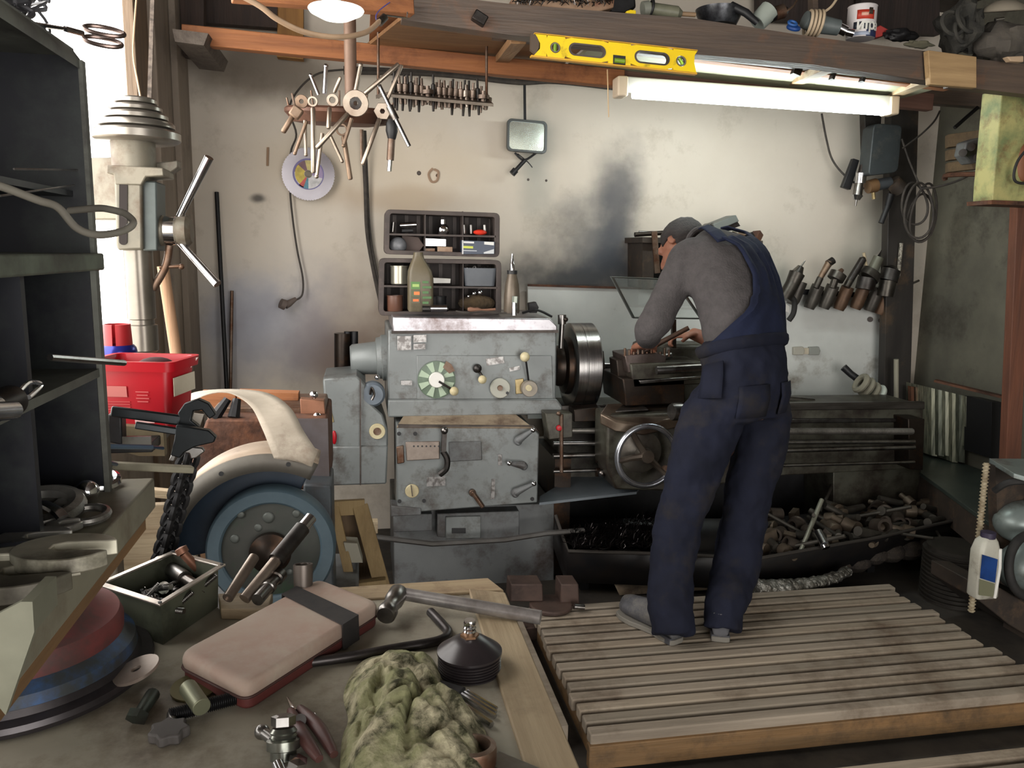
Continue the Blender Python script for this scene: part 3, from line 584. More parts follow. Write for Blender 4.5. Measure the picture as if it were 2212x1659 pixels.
# head in its own axes: x = his left, y = front of the face, z = crown
hd=MB(); HP=[]
def hb(m,M4):
    m.v=[tuple(M4@V(v)) for v in m.v]; return m
hd.sph((0,-.01,.03),.078,20,sc=(.98,1.22,1.12)).sph((0,.03,-.03),.062,18,sc=(.95,1.05,1.25)).sph((0,.055,-.085),.032,14,sc=(1.1,.9,.8)).tube([(0,.088,.025),(0,.108,-.012),(0,.112,-.026),(0,.09,-.034)],[.008,.012,.014,.008],8)
for sx in (-1,1):
    hd.sph((sx*.077,-.012,.0),.03,12,sc=(.25,.7,1.05),rot=(0,0,-sx*.35)).sph((sx*.031,.082,.028),.014,10).torus((sx*.031,.078,.03),(0,1,0),.018,.004,14,6)
hd.sph((0,.086,-.058),.02,10,sc=(1.25,.5,.35)).tube([(0,-.03,-.05),(0,-.055,-.11),(0,-.07,-.15)],[.058,.055,.056],12)
fw=Vector((-.55,.55,-.62)).normalized(); up_=Vector((.1,.5,.6)); lf=(-fw.cross(up_)).normalized(); up_=(lf.cross(-fw)).normalized() if 0 else fw.cross(lf).normalized()
if up_.z<0: up_=-up_
HM=Matrix(((lf.x,fw.x,up_.x,0),(lf.y,fw.y,up_.y,0),(lf.z,fw.z,up_.z,0),(0,0,0,1))); HM=Matrix.Translation(V(at(1470,537,3.46)))@HM
hb(hd,HM); b.add(hd.v,hd.f)
remesh(b.build('body',skin,man),.0065,2)
hr=MB().sph((0,-.022,.04),.083,24,sc=(1.02,1.2,1.1))
hr.f=[f for f in hr.f if not any((hr.v[i][1]>.055 and hr.v[i][2]<.09) or (hr.v[i][2]<-.0 and hr.v[i][1]>-.02) or hr.v[i][2]<-.045 for i in f)]
hb(hr,HM); hr=hr.build('hair',hairm,man,solid=.012)
tx=bpy.data.textures.new('hairtex','CLOUDS'); tx.noise_scale=.02; md=hr.modifiers.new('d','DISPLACE'); md.texture=tx; md.strength=.01
# sweater
s_=rings(2.2,8.7,24,.0)
limb(s_,[(1498,556,3.24,.085),(1478,572,3.215,.079),(1448,632,3.2,.068),(1418,690,3.17,.070),(1402,712,3.17,.064),(1402,728,3.29,.054)])
limb(s_,[(1610,585,3.3,.085),(1640,600,3.32,.08),(1655,660,3.36,.068),(1640,730,3.42,.062),(1585,738,3.5,.052)])
remesh(s_.build('sweater',greyk,man),.011,10,.018,.14)
col=MB().torus(V(at(1508,528,3.39)),(cen[-1]-cen[-2]),.068,.012,24,8).build('sweater_collar',greyk,man)
# overalls: seat and trouser legs
o_=rings(-.0,3.2,16,.010)
limb(o_,[(1545,885,2.93,.118),(1516,960,2.90,.118),(1493,1040,2.87,.104),(1466,1130,2.85,.090),(1452,1230,2.81,.083),(1445,1300,2.75,.082),(1449,1345,2.715,.080),(1452,1371,2.695,.079)],20,end=False)
limb(o_,[(1650,885,2.98,.106),(1642,960,2.97,.106),(1622,1040,2.94,.100),(1604,1130,2.92,.097),(1588,1230,2.87,.090),(1569,1300,2.765,.081),(1563,1342,2.725,.078),(1561,1362,2.71,.077)],20,end=False)
ot_=remesh(o_.build('overalls_trousers',navy,man),.010,8,.034,.15)
tx=bpy.data.textures.new('creases','CLOUDS'); tx.noise_scale=.045; tx.noise_depth=1; md=ot_.modifiers.new('c','DISPLACE'); md.texture=tx; md.strength=.012; md.texture_coords='GLOBAL'
# back panel and straps of the overalls, lying on the sweater
def lerp_t(tab,x):
    for (a,b),(c,d) in zip(tab,tab[1:]):
        if x<=c: return b+(d-b)*(x-a)/(c-a)
    return tab[-1][1]
WL=[(2.7,-105),(3.0,-88),(3.3,-62),(3.7,-34),(4.2,-16),(5.0,-10),(6.0,-14),(6.8,-26)]
WR=[(2.7,110),(3.0,95),(3.4,70),(4.0,48),(5.0,36),(6.0,32),(6.8,30)]
rows=[]
for k in range(34):
    i=2.7+4.1*k/33; a,bb=lerp_t(WL,i),lerp_t(WR,i); rows.append([tor(i,math.radians(a+(bb-a)*j/16),.019+.004*math.sin(j*1.9+i)) for j in range(17)])
MB().grid(rows).build('overalls_back_panel',navy2,man,solid=.008)
for s0,s1,e in ((-26,-34,-30),(22,32,34)):
    rows=[]
    for k in range(14):
        i=6.6+1.9*k/13; a=s0+(e-s0)*k/13; rows.append([tor(i,math.radians(a-9+18*j/5),.018) for j in range(6)])
    MB().grid(rows).build('strap',navy2,man,solid=.006)
MB().tube([tor(2.75,2*PI*j/36,.02) for j in range(36)],.011,8,closed=True,flat=2.2).build('waistband',navy,man)
for th0,th1 in ((-48,-6),(10,50)):
    rows=[[tor(i,math.radians(th0+(th1-th0)*j/6),.017) for j in range(7)] for i in (.25,.6,.95,1.35)]
    MB().grid(rows).build('seat_pocket',navy,man,solid=.005)
rows=[[tor(i,math.radians(-100+30*j/5),.03) for j in range(6)] for i in (1.0,1.4,1.8,2.2)]
MB().grid(rows).build('side_pocket',navy,man,solid=.006)
# boots
def mkboot(heel,toe):
    h=V(atz(*heel,.13)); t_=V(atz(*toe,.13)); d=(t_-h); d.z=0; L_=min(d.length,.30); d.normalize(); sd=Vector((d.y,-d.x,0))
    m=MB(); W=[(0,.030,.0),(.03,.036,.045),(.08,.036,.075),(.13,.038,.078),(.2,.047,.062),(.26,.046,.05),(.295,.030,.036)]
    R=[]
    for x,w,hh in W:
        c=h+d*(x*L_/.3); top=.035+hh
        R.append([c+sd*(w*math.cos(a))*(1.0 if math.sin(a)<.3 else .85)+Vector((0,0,.018+top*(.5+.5*math.sin(a)))) for a in [2*PI*j/16 for j in range(16)]])
    n=16; vs=[p for r in R for p in r]; fs=[(k*n+j,k*n+(j+1)%n,(k+1)*n+(j+1)%n,(k+1)*n+j) for k in range(len(R)-1) for j in range(n)]+[tuple(range(n))[::-1],tuple((len(R)-1)*n+j for j in range(n))]
    m.add(vs,fs); m.tube([h+d*.05+Vector((0,0,.05)),h+d*.05+Vector((0,0,.11))],[.042,.042],16)
    bo=m.build('boot',boot,man,ang=60); remesh(bo,.006,5)
    W2=[(-.006,.02),(0,.034),(.06,.036),(.11,.03),(.16,.038),(.21,.050),(.27,.049),(.302,.034),(.312,.015)]
    pts=[h+d*(x*L_/.3)+sd*w for x,w in W2]+[h+d*(x*L_/.3)-sd*w for x,w in W2[::-1]]
    MB().prism([p+Vector((0,0,.002)) for p in pts],(0,0,.02)).build('sole',M('boot_sole%d'%heel[0],(120,116,108),.8),bo,bv=.003)
    MB().box(h+d*.035+Vector((0,0,.014)),(.066,.07,.026),(0,0,math.atan2(d.y,d.x))).build('heel',M('boot_heel%d'%heel[0],(70,70,74),.7),bo,bv=.004)
mkboot((1462,1392),(1340,1325))
mkboot((1556,1388),(1545,1325))
# tool post clamp lever, a part of the lathe
MB().cyl(at(1392,758,3.56),at(1488,708,3.5),.013,.011).build('clamp_lever',M('brown_bar',(92,68,54),.5,.5,c2=(64,48,40),sc=9),lt)

# ================================================================ slatted pallets on the floor
slat=[wood('slat_wood_%d'%i,c,c2,'x',sc=2.5,rough=.8,dirt=((96,80,64),3,.35)) for i,(c,c2) in enumerate((((156,144,128),(126,115,101)),((149,138,123),(119,110,96)),((162,149,131),(132,119,103))))]
endw=wood('slat_edge_wood',(132,100,64),(96,76,50),'x',dirt=((70,56,40),5,.5))
t=T('slatted_pallet','large wooden slatted duckboard the man stands on','pallet',(1.45,2.6,0.))
N_=14; YF,YBK=2.17,3.10
rr=random.Random(5)
for i in range(N_):
    y0=YF+(YBK-YF)*i/N_; w=(YBK-YF)/N_*.70; u=i/(N_-1)
    xl=.665+rr.uniform(-.006,.006); xr=2.30+.04*(1-u)+rr.uniform(-.02,.02)
    MB().bx(xl,xr,y0,y0+w,.088,.13).build('slat',slat[i%3],t,bv=.005)
MB().bx(.66,2.33,YF-.012,YF+.018,.02,.098).build('front_board',endw,t,bv=.003)
for x in (.72,1.48,2.2): MB().bx(x-.03,x+.03,YF+.03,YBK-.02,.0,.087).build('bearer',endw,t)
MB().bx(.60,.63,2.3,3.05,.0,.085).build('loose_batten',slat[0],label='loose batten lying along the left side of the slatted duckboard',cat='batten')
t=T('slatted_pallet','second slatted duckboard in the lower right, nearest the viewer','pallet',(1.5,1.95,0.))
for i,y0 in enumerate((1.68,1.75,1.82,1.885,1.955)):
    MB().bx(.95-.02*i,2.6,y0,y0+.045,.03,.06).build('slat',slat[(i+1)%3],t,bv=.004)
for x in (1.1,1.9): MB().bx(x-.03,x+.03,1.68,1.98,0,.029).build('bearer',endw,t)
# pair of clamp blocks and round plate left of the pallet
iron=M('brown_iron_block',(92,74,66),.6,.4,c2=(70,56,52),sc=9,amt=.5,dirt=((52,42,38),8,.4))
t=T('machine_vise','low rusty brown machine vise with two jaw blocks at the corner of the duckboard','vise',(.68,3.1,.0))
MB().bx(.50,.86,3.04,3.2,.0,.06).lathe([(.001,0),(.09,0),(.09,.02),(.001,.02)],(.75,3.06,.131),(0,0,1),24).build('base',iron,t,bv=.006)
for x0,x1,y0,y1,Yz in ((1104,1172,1262,1300,3.14),(1212,1250,1262,1310,3.12)):
    MB().prism(P([(x0,y0),(x1,y0),(x1+2,y1),(x0-2,y1)],Yz-.06),(0,.1,0)).build('jaw_block',iron,t,bv=.005)
MB().cyl(at(1240,1310,3.0),at(1262,1312,3.0),.012).build('screw_end',steel,t)
# plastic pan and foil-wrapped strip under the tray
t=T('oil_pan','pale plastic drip pan on the floor under the chip tray behind the man','pan',(1.4,3.3,.0))
q=[V(atz(1320,1243,.11)),V(atz(1640,1225,.11)),V(atz(1640,1200,.11)),V(atz(1335,1215,.11))]; c=sum(q,V((0,0,0)))/4; lo=[c+(p-c)*.88-V((0,0,.10)) for p in q]
MB().add(q+lo,[(0,1,5,4),(1,2,6,5),(2,3,7,6),(3,0,4,7),(4,5,6,7)]).build('pan_body',M('pan_plastic',(176,160,138),.5,c2=(140,124,104),sc=4,amt=.5,dirt=((70,56,48),5,.5)),t,solid=.008)
MB().tube(q+[q[0]],.008,6).build('pan_rim',M('pan_rim_m',(190,176,154),.5),t)
pts=[V(at(1630,1268,3.12)),V(at(1680,1268,3.12)),V(at(1745,1262,3.14)),V(at(1800,1248,3.18)),V(at(1835,1232,3.22))]
fo=MB().tube(cr(pts,8),[.05-.0008*i for i in range(33)],12,flat=.75).build('foil_roll',M('crumpled_foil',(150,148,142),.3,.8,c2=(96,92,84),sc=22,amt=.7,bump=1.),label='long crumpled foil-wrapped roll lying behind the duckboard under the chip tray',cat='roll')
tx=bpy.data.textures.new('crumple','CLOUDS'); tx.noise_scale=.03; md=fo.modifiers.new('s','SUBSURF'); md.levels=2; md.render_levels=2; md=fo.modifiers.new('d','DISPLACE'); md.texture=tx; md.strength=.025

def rrect(cx_,cy,z,a,b,r,n=4,rot=0.):
    o=[]
    for sx,sy,a0 in ((1,1,0),(-1,1,PI/2),(-1,-1,PI),(1,-1,3*PI/2)):
        for i in range(n+1):
            q=a0+PI/2*i/n; x=sx*(a-r)+r*math.cos(q); y=sy*(b-r)+r*math.sin(q); o.append(V((cx_+x*math.cos(rot)-y*math.sin(rot),cy+x*math.sin(rot)+y*math.cos(rot),z)))
    return o
def loft(loops,cap0=True,cap1=False):
    n=len(loops[0]); m=MB(); fs=[(k*n+i,k*n+(i+1)%n,(k+1)*n+(i+1)%n,(k+1)*n+i) for k in range(len(loops)-1) for i in range(n)]
    if cap0: fs.append(tuple(range(n))[::-1])
    if cap1: fs.append(tuple((len(loops)-1)*n+i for i in range(n)))
    return m.add([p for l in loops for p in l],fs)
# ================================================================ workbench in the foreground
BZ=.87
benchm=M('grimy_bench_top',(160,153,138),.5,c2=(132,128,114),sc=3,amt=.4,bump=.05,dirt=((92,80,66),4,.4),spec=.5)
t=T('workbench','broad grimy workbench filling the lower left foreground','workbench',(-.25,.95,0))
MB().bx(-.80,.215,.35,1.59,BZ-.04,BZ).build('bench_top',benchm,t)
MB().prism([(.212,.35,BZ-.045),(.285,.35,BZ-.045),(.285,1.56,BZ-.045),(.212,1.59,BZ-.045)],(0,0,.052)).build('edge_plank',wood('bench_edge_wood',(164,148,120),(136,118,92),'y',sc=2,dirt=((110,92,70),4,.3)),t,bv=.003)
MB().prism([(-.10,1.575,BZ-.045),(.285,1.575,BZ-.045),(.262,1.645,BZ-.045),(-.10,1.64,BZ-.045)],(0,0,.05)).build('edge_plank',wood('bench_end_wood',(160,142,112),(126,104,80),'x',sc=3,dirt=((96,70,50),8,.3)),t,bv=.003)
for x,y in ((-.7,.45),(.18,.45),(-.7,1.5),(.18,1.5)): MB().bx(x-.035,x+.035,y-.035,y+.035,0,BZ-.041).build('leg',woodp,t)
def Z(x,y,z=BZ): return V(atz(x,y,z))
# hammer
t=T('hammer','steel pipe handled hammer lying across the far bench corner','hammer',Z(1000,1310,BZ+.008))
MB().cyl(Z(872,1283,BZ+.035),Z(1168,1334,BZ+.018),.0125,.0135,20).build('handle',M('hammer_pipe',(176,172,170),.35,.7,c2=(128,122,120),sc=14,amt=.5),t)
a,b=Z(872,1262,BZ+.04),Z(832,1330,BZ+.03)
MB().lathe([(.001,0),(.016,0),(.019,.004),(.019,.02),(.015,.028),(.017,.05),(.019,.056),(.019,.088),(.016,.092),(.001,.092)],b-(a-b).normalized()*.0,a-b,20).build('head',steel,t)
MB().tube(cr([Z(644,1434,BZ+.010),Z(760,1418,BZ+.010),Z(860,1400,BZ+.010),Z(945,1385,BZ+.010),Z(968,1368,BZ+.010),Z(955,1348,BZ+.012),Z(930,1322,BZ+.013)],8),.0088,12).build('bent_pipe',M('dark_bent_pipe',(84,80,80),.4,.8,c2=(56,52,52),sc=14,amt=.5),label='bent dark steel pipe lying in front of the red pouch on the bench',cat='pipe',sm=True)
# ribbed black cup with hex spigot
t=T('ribbed_cap','black cone-shaped cap with ribbed skirt and chrome threaded spigot, right side of bench','cap',Z(1014,1448))
pr=[(.001,0),(.050,0)]
for i in range(6): pr+=[(.0535,.002+i*.0048),(.0535,.0045+i*.0048),(.0505,.0055+i*.0048)]
pr+=[(.055,.033),(.055,.037),(.048,.042),(.03,.055),(.017,.062),(.001,.062)]
MB().lathe(pr,Z(1014,1448),(0,0,1),48).build('body',M('cap_black',(48,42,44),.3,.1,c2=(38,34,36),sc=9),t)
MB().lathe([(.016,0),(.016,.006),(.010,.008)],Z(1014,1448)+V((0,0,.060)),(0,0,1),6).build('hex_nut',M('bronze_nut',(120,90,66),.4,.7),t,sm=False)
MB().lathe([(.0095,0),(.011,.004),(.0095,.007),(.011,.011),(.0095,.014),(.011,.018),(.0095,.024),(.007,.024)],Z(1014,1448)+V((0,0,.067)),(0,0,1),20).build('spigot',chrome,t)
# camouflage rag
camo=M('camouflage_cloth',(138,138,104),.95,c2=(62,62,46),sc=15,amt=.9,bump=.5,dirt=((186,178,150),19,.55),spec=.15)
rr=random.Random(9)
from mathutils import noise as nz_
rows=[]; n1,n2=70,64
ol=[(742,1505),(775,1440),(830,1418),(915,1415),(945,1450),(965,1500),(1010,1530),(1050,1590),(1062,1700),(1040,1760),(900,1790),(740,1760),(735,1660),(740,1600),(752,1560)]
OL=cr([Z(x,y) for x,y in ol],5,closed=True); cx=Z(890,1590)
vs=[];fs=[]; na=len(OL); nr=26
for k in range(nr+1):
    u=k/nr
    for j,p in enumerate(OL):
        q=cx.lerp(p,u); w=max(0,1-u**3)
        h1=abs(nz_.noise(V((q.x*20+q.y*8+3,q.y*13-q.x*5,1.3)))); h2=abs(nz_.noise(V((q.x*46,q.y*36,4.2)))); h3=nz_.noise(V((q.x*8,q.y*8,9.)))
        z=BZ+.004+w*(.026+.085*min(h1,.30)+.05*min(h2,.28)+.02*h3)*(.55+.45*min(1,w*2))
        vs.append((q.x+.01*nz_.noise(q*20)*w,q.y+.008*nz_.noise(q*23+V((5,5,5)))*w,max(z,BZ+.003)))
for k in range(nr):
    for j in range(na): fs.append((k*na+j,k*na+(j+1)%na,(k+1)*na+(j+1)%na,(k+1)*na+j))
MB().add(vs,fs).build('cleaning_rag',camo,label='crumpled camouflage-pattern green rag on the bench',cat='rag',solid=.003,sub=1)
# feeler/allen keys
t=T('key_set','black folding holder of thin steel keys right of the camouflage rag','key set',Z(1010,1530))
MB().box(Z(968,1494,BZ+.010),(.03,.05,.016),(0,0,.9)).build('holder',blackp,t,bv=.003)
for i,(a,b,r) in enumerate((((985,1512),(1062,1566),.0055),((995,1500),(1070,1548),.004),((1003,1496),(1072,1538),.003),((1010,1492),(1074,1530),.0025))):
    MB().cyl(Z(*a,BZ+.012),Z(*b,BZ+.006),r,n=6).build('key',brightsteel,t,sm=False)
# pipe union and chisel at the bottom edge
t=T('pipe_coupling','short rusty-edged pipe coupling standing open at the front edge of the bench','coupling',Z(1020,1655))
MB().lathe([(.024,0),(.033,0),(.034,.03),(.033,.036),(.0255,.038),(.024,.034),(.024,0)],Z(1020,1665),(0,.1,1),32).build('sleeve',rsteel,t)
MB().sph(Z(952,1665,BZ+.012),.022,14,sc=(1,1,.7)).build('side_boss',dsteel,t)
MB().beam(Z(1062,1640,BZ+.01),Z(1180,1690,BZ+.01),.035,.008).build('chisel_blade',steel,label='flat steel chisel blade next to the pipe coupling at the front bench edge',cat='chisel',bv=.002)
# red multi tool, valve fitting
t=T('folding_pliers','worn red-brown handled pliers with a bright point on the front of the bench','pliers',Z(665,1590))
rb=M('worn_red_grip',(96,58,52),.5,c2=(70,48,46),sc=14,amt=.5)
for a,b,c_ in (((628,1535),(655,1590),(690,1640)),((648,1530),(690,1575),(722,1630))):
    MB().tube(cr([Z(*a,BZ+.014),Z(*b,BZ+.02),Z(*c_,BZ+.014)],6),[.006+.004*math.sin(PI*i/12) for i in range(13)],10).build('handle',rb,t)
MB().cyl(Z(636,1538,BZ+.012),Z(620,1506,BZ+.012),.005,.001,8).build('point',chrome,t)
MB().cyl(Z(688,1560,BZ+.02),Z(680,1540,BZ+.02),.004,.001,8).build('point',steel,t)
MB().cyl(Z(648,1556,BZ+.004),Z(648,1556,BZ+.028),.009,n=14).build('pivot',dsteel,t)
t=T('valve_fitting','shiny metal valve fitting with hex nuts at the front left of the bench','fitting',Z(612,1620))
a=Z(612,1640); 
m_=MB().lathe([(.018,0),(.018,.012),(.023,.014),(.023,.026),(.017,.028),(.019,.031),(.017,.034),(.019,.037),(.015,.042)],a,(0,.35,1),24); m_.build('body',M('zinc_fitting',(140,142,134),.28,.9,c2=(96,98,92),sc=16,amt=.5),t)
MB().lathe([(.012,0),(.017,.0),(.017,.012),(.010,.014)],a+V((0,.016,.042)),(0,.35,1),6).build('hex_nut',steel,t,sm=False)
MB().cyl(Z(590,1598,BZ+.02),Z(568,1582,BZ+.02),.008,n=12).sph(Z(566,1581,BZ+.02),.011).build('lever_stub',steel,t)
MB().lathe([(.001,0),(.014,0),(.014,.01),(.001,.012)],Z(640,1655,BZ+.004),(.3,0,1),6).build('hex_nut',chrome,t,sm=False)
MB().cyl(Z(600,1650,BZ+.02),Z(622,1700,BZ+.012),.008,n=10).build('stem',brightsteel,t)
# hand knob, threaded rod and barrel
k_=[]
c=Z(366,1592,BZ+.001)
for i in range(48):
    a=2*PI*i/48; k_.append(c+V((math.cos(a),math.sin(a),0))*(.026+.0028*math.cos(a*7)))
t=T('star_knob','dark seven-lobed star hand knob lying on the front left of the bench','knob',c)
MB().prism(k_,(0,0,.016)).build('grip',M('knob_grey',(84,80,78),.6,c2=(64,60,58),sc=14,amt=.4),t,bv=.003); MB().cyl(c+V((.0,.02,.008)),c+V((-.006,.048,.008)),.008,n=12).build('stem',steel,t)
t=T('threaded_rod','black threaded rod lying with the round disc behind the star knob','threaded rod',Z(440,1530))
A_,B_=Z(366,1546,BZ+.012),Z(514,1506,BZ+.012); m_=MB().cyl(A_,B_,.009,n=14); L_=(B_-A_).length
for i in range(34): m_.lathe([(.009,-.0012),(.0112,0),(.009,.0012)],A_.lerp(B_,(i+.5)/34),B_-A_,12)
m_.build('rod',blacks,t)
MB().cyl(Z(406,1485,BZ+.034),Z(436,1528,BZ+.030),.0135,n=18).build('steel_barrel',M('green_grey_barrel',(120,122,100),.4,.6),label='short grey-green metal barrel resting across the threaded rod',cat='barrel',bv=.001)
MB().lathe([(.001,0),(.032,0),(.036,.003),(.036,.006),(.001,.006)],Z(420,1490,BZ+.002),(0,-.1,1),36).build('round_plate',M('olive_disc',(104,98,66),.4,.6),label='round olive metal disc lying under the grey-green barrel',cat='disc')
MB().lathe([(.008,0),(.036,0),(.036,.005),(.008,.005),(.008,0)],Z(296,1450,BZ+.030),(-.3,-.1,1),36).build('flat_washer',M('pale_washer',(158,146,136),.4,.6,c2=(128,114,104),sc=9),label='large pale flat washer with a small hole, between the tin box and the drum',cat='washer')
MB().cyl(Z(330,1500,BZ+.012),Z(300,1545,BZ+.012),.011,.009,12).lathe([(.001,0),(.016,0),(.016,.012),(.001,.012)],Z(292,1556,BZ+.01),(.2,.6,.4),6).build('old_bolt',M('green_bolt',(66,76,68),.5,.6,c2=(46,44,40),sc=14,amt=.5),label='dark greenish bolt lying beside the rim of the blue and red drum',cat='bolt')
# red and blue drum
c=Z(48,1462,BZ); t=T('round_drum','large round drum with dark rim, blue band and dull red top at the lower left','drum',c)
MB().lathe([(.001,.01),(.19,.01),(.197,.004),(.20,.012),(.197,.02),(.18,.024),(.175,.034)],c,(0,0,1),64).build('rim',M('drum_rim',(70,66,68),.35,.5,c2=(46,42,44),sc=9,amt=.5),t)
MB().lathe([(.175,.03),(.172,.052),(.155,.066)],c,(0,0,1),64).build('blue_band',M('blue_drum_paint',(44,88,142),.5,c2=(44,52,56),sc=11,amt=.7,dirt=((46,44,42),7,.5)),t)
MB().lathe([(.155,.062),(.156,.085),(.15,.1),(.12,.108),(.10,.13),(.001,.14)],c,(0,0,1),64).build('red_top',M('dull_red_paint',(108,50,48),.6,c2=(78,38,38),sc=8,amt=.5,dirt=((60,48,44),8,.4)),t)
# tin box with bolts
TZ=BZ+.083
t=T('metal_tin','open square metal tin with a bright flange on the bench, full of bolts','tin',Z(360,1350))
rim=[Z(205,1265,TZ),Z(345,1311,TZ),Z(488,1222,TZ),Z(375,1192,TZ)]; ce=sum(rim,V((0,0,0)))/4
inn=[ce+(p-ce)*.86 for p in rim]; bot=[V((p.x,p.y,BZ+.002)) for p in [ce+(p-ce)*.83 for p in rim]]
MB().add(inn+bot,[(0,1,5,4),(1,2,6,5),(2,3,7,6),(3,0,4,7),(4,5,6,7)]).build('box_body',M('green_grey_tin',(92,94,80),.45,.3,c2=(70,76,62),sc=6,amt=.5,dirt=((50,48,42),6,.4)),t,solid=.002,sm=False)
MB().holed(rim,inn,(0,0,.004)).build('flange',M('bright_flange',(196,188,178),.3,.8,c2=(150,140,132),sc=20,amt=.4),t,bv=.001)
for p in rim: MB().cyl(ce+(p-ce)*.93+V((0,0,.0035)),ce+(p-ce)*.93+V((0,0,.0055)),.0035,n=10).build('flange_hole',blackp,t)
bolt=T('hex_bolt','bright zinc hex bolt lying in the open metal tin','bolt',Z(350,1270,BZ+.05),group='zinc bolts in the tin',rot=(1.2,.3,.5))
MB().lathe([(.001,0),(.0095,0),(.0095,.006),(.001,.006)],(0,0,0),(0,0,1),6).build('head',chrome,bolt,sm=False)
m_=MB().cyl((0,0,.006),(0,0,.045),.0048,n=10)
for i in range(12): m_.lathe([(.0048,-.001),(.006,0),(.0048,.001)],(0,0,.014+i*.0026),(0,0,1),10)
m_.build('shank',steel,bolt); MB().lathe([(.006,0),(.012,0),(.012,.0015),(.006,.0015)],(0,0,.008),(0,0,1),16).build('washer',chrome,bolt)
rr=random.Random(4); ux=(inn[1]-inn[0]); uy=(inn[3]-inn[0])
for i in range(13):
    p=inn[0]+ux*rr.uniform(.2,.85)+uy*rr.uniform(.15,.85); p.z=BZ+.035+.022*rr.random()
    cptree(bolt,loc=p,rot=(rr.uniform(.6,2.),rr.uniform(-.5,.5),rr.uniform(0,6.28)))
MB().cyl(Z(440,1242,BZ+.05),Z(396,1195,BZ+.10),.009,n=14).lathe([(.009,0),(.012,.0),(.012,.012),(.001,.014)],Z(396,1195,BZ+.10),(-.5,.2,1),14).build('copper_stub',M('brown_copper',(122,84,66),.5,.6),label='brown round-headed stub sticking up out of the metal tin',cat='stub')
MB().cyl(Z(345,1215,BZ+.05),Z(400,1250,BZ+.06),.015,n=18).cyl(Z(400,1250,BZ+.06),Z(425,1265,BZ+.06),.010,n=18).build('steel_plug',steel,label='stepped steel plug lying among the bolts in the tin',cat='plug')
# red pouch with elastic strap
PT=BZ+.048
t=T('zip_case','dusty pink-red hard zip case with a black elastic band','case',Z(590,1400))
top=[Z(383,1408,PT),Z(530,1480,PT),Z(822,1298,PT),Z(690,1246,PT)]
pk=M('dusty_red_case',(166,152,138),.75,c2=(158,126,114),sc=4,amt=.5,dirt=((174,162,148),3,.4),bump=.05); pk2=M('red_case_side',(104,46,42),.7,c2=(80,40,38),sc=8,amt=.5)
def rq(q,r,n=5):
    out=[]
    for i in range(4):
        p=q[i]; a=(q[i-1]-p).normalized(); b=(q[(i+1)%4]-p).normalized()
        for j in range(n+1):
            t_=j/n; out.append((1-t_)**2*(p+a*r)+2*t_*(1-t_)*p+t_*t_*(p+b*r))
    return out
def inset(q,f): c_=sum(q,V((0,0,0)))/len(q); return [c_+(p-c_)*f for p in q]
rt_=rq(top,.022); loft([[p-V((0,0,.026)) for p in inset(rt_,.99)],[p-V((0,0,.018)) for p in rt_],[p-V((0,0,.010)) for p in inset(rt_,.998)],[p-V((0,0,.004)) for p in inset(rt_,.98)],[p-V((0,0,.001)) for p in inset(rt_,.95)],inset(rt_,.90),inset(rt_,.4)],True,True).build('lid',pk,t,ang=60)
MB().prism([V((p.x,p.y,BZ+.001)) for p in inset(rt_,.985)],(0,0,.0205)).build('base',pk2,t,bv=.005)
m_=MB(); q=[p-V((0,0,.026)) for p in inset(rt_,1.002)]; m_.tube(q,.0022,6,closed=True); m_.build('zip',M('zip_brown',(70,44,40),.6),t)
a,b=top[3].lerp(top[2],.02),0
s0,s1=top[0].lerp(top[3],.70),top[1].lerp(top[2],.66); s2,s3=top[0].lerp(top[3],.82),top[1].lerp(top[2],.79)
e_=M('black_elastic',(34,32,32),.85,c2=(46,42,40),sc=40,amt=.4); up=V((0,0,.0025)); dn=V((0,0,-.044)); ot=(s1-s0).normalized()*.003; al=(s1-s0).normalized()
MB().grid([[s0-al*.003+dn,s2-al*.003+dn],[s0-al*.003+up,s2-al*.003+up],[s1+al*.004+up,s3+al*.004+up],[s1+al*.005+dn,s3+al*.005+dn]]).build('elastic_band',e_,t,solid=.003,sm=False)
# steel tubes leaning behind the case
tm=M('dull_tube',(160,148,136),.35,.8,c2=(118,104,94),sc=10,amt=.4)
def tubeobj(nm,a,b,r,mat,lab,cat='tube',hole=True,extra=None):
    a,b=V(a),V(b); L_=(b-a).length
    return MB().lathe([(r*.75,.004),(r*.75,0),(r,0),(r,L_),(r*.72,L_),(r*.72,L_-.03),(.001,L_-.03)],a,b-a,20).build(nm,mat,label=lab,cat=cat)
tubeobj('steel_tube',at(492,1292,1.52),at(549,1204,1.62),.0105,tm,'short open steel tube, leftmost of the tubes behind the red case')
t=T('steel_shaft','longest stepped steel shaft leaning out of the tube bundle over the grinding wheel','shaft',at(528,1296,1.52))
A_,B_=V(at(528,1294,1.52)),V(at(672,1118,1.68)); d=(B_-A_)
MB().cyl(A_,A_+d*.75,.0115,n=20).build('lower_sleeve',tm,t); MB().cyl(A_+d*.45,A_+d*.86,.0165,n=20).build('dark_sleeve',dsteel,t); MB().cyl(A_+d*.86,A_+d,.0125,n=20).build('tip',brightsteel,t)
t=T('steel_coupler','stepped steel coupler tube lying right of the long shaft','coupler',at(555,1296,1.5))
A_,B_=V(at(556,1296,1.5)),V(at(612,1232,1.6)); d=B_-A_
MB().lathe([(.008,0),(.012,0),(.012,.04),(.014,.042),(.014,.052),(.011,.054),(.011,.075),(.0145,.077),(.0145,.095),(.010,.095),(.010,.07)],A_,d,22).build('body',steel,t)
MB().lathe([(.001,0),(.018,0),(.019,.03),(.019,.045),(.015,.045),(.014,.01),(.001,.01)],at(655,1268,1.56),(0,.2,1),24).build('socket_cup',M('dark_cup',(100,92,86),.4,.6),label='small upright metal cup half hidden behind the red case',cat='cup')
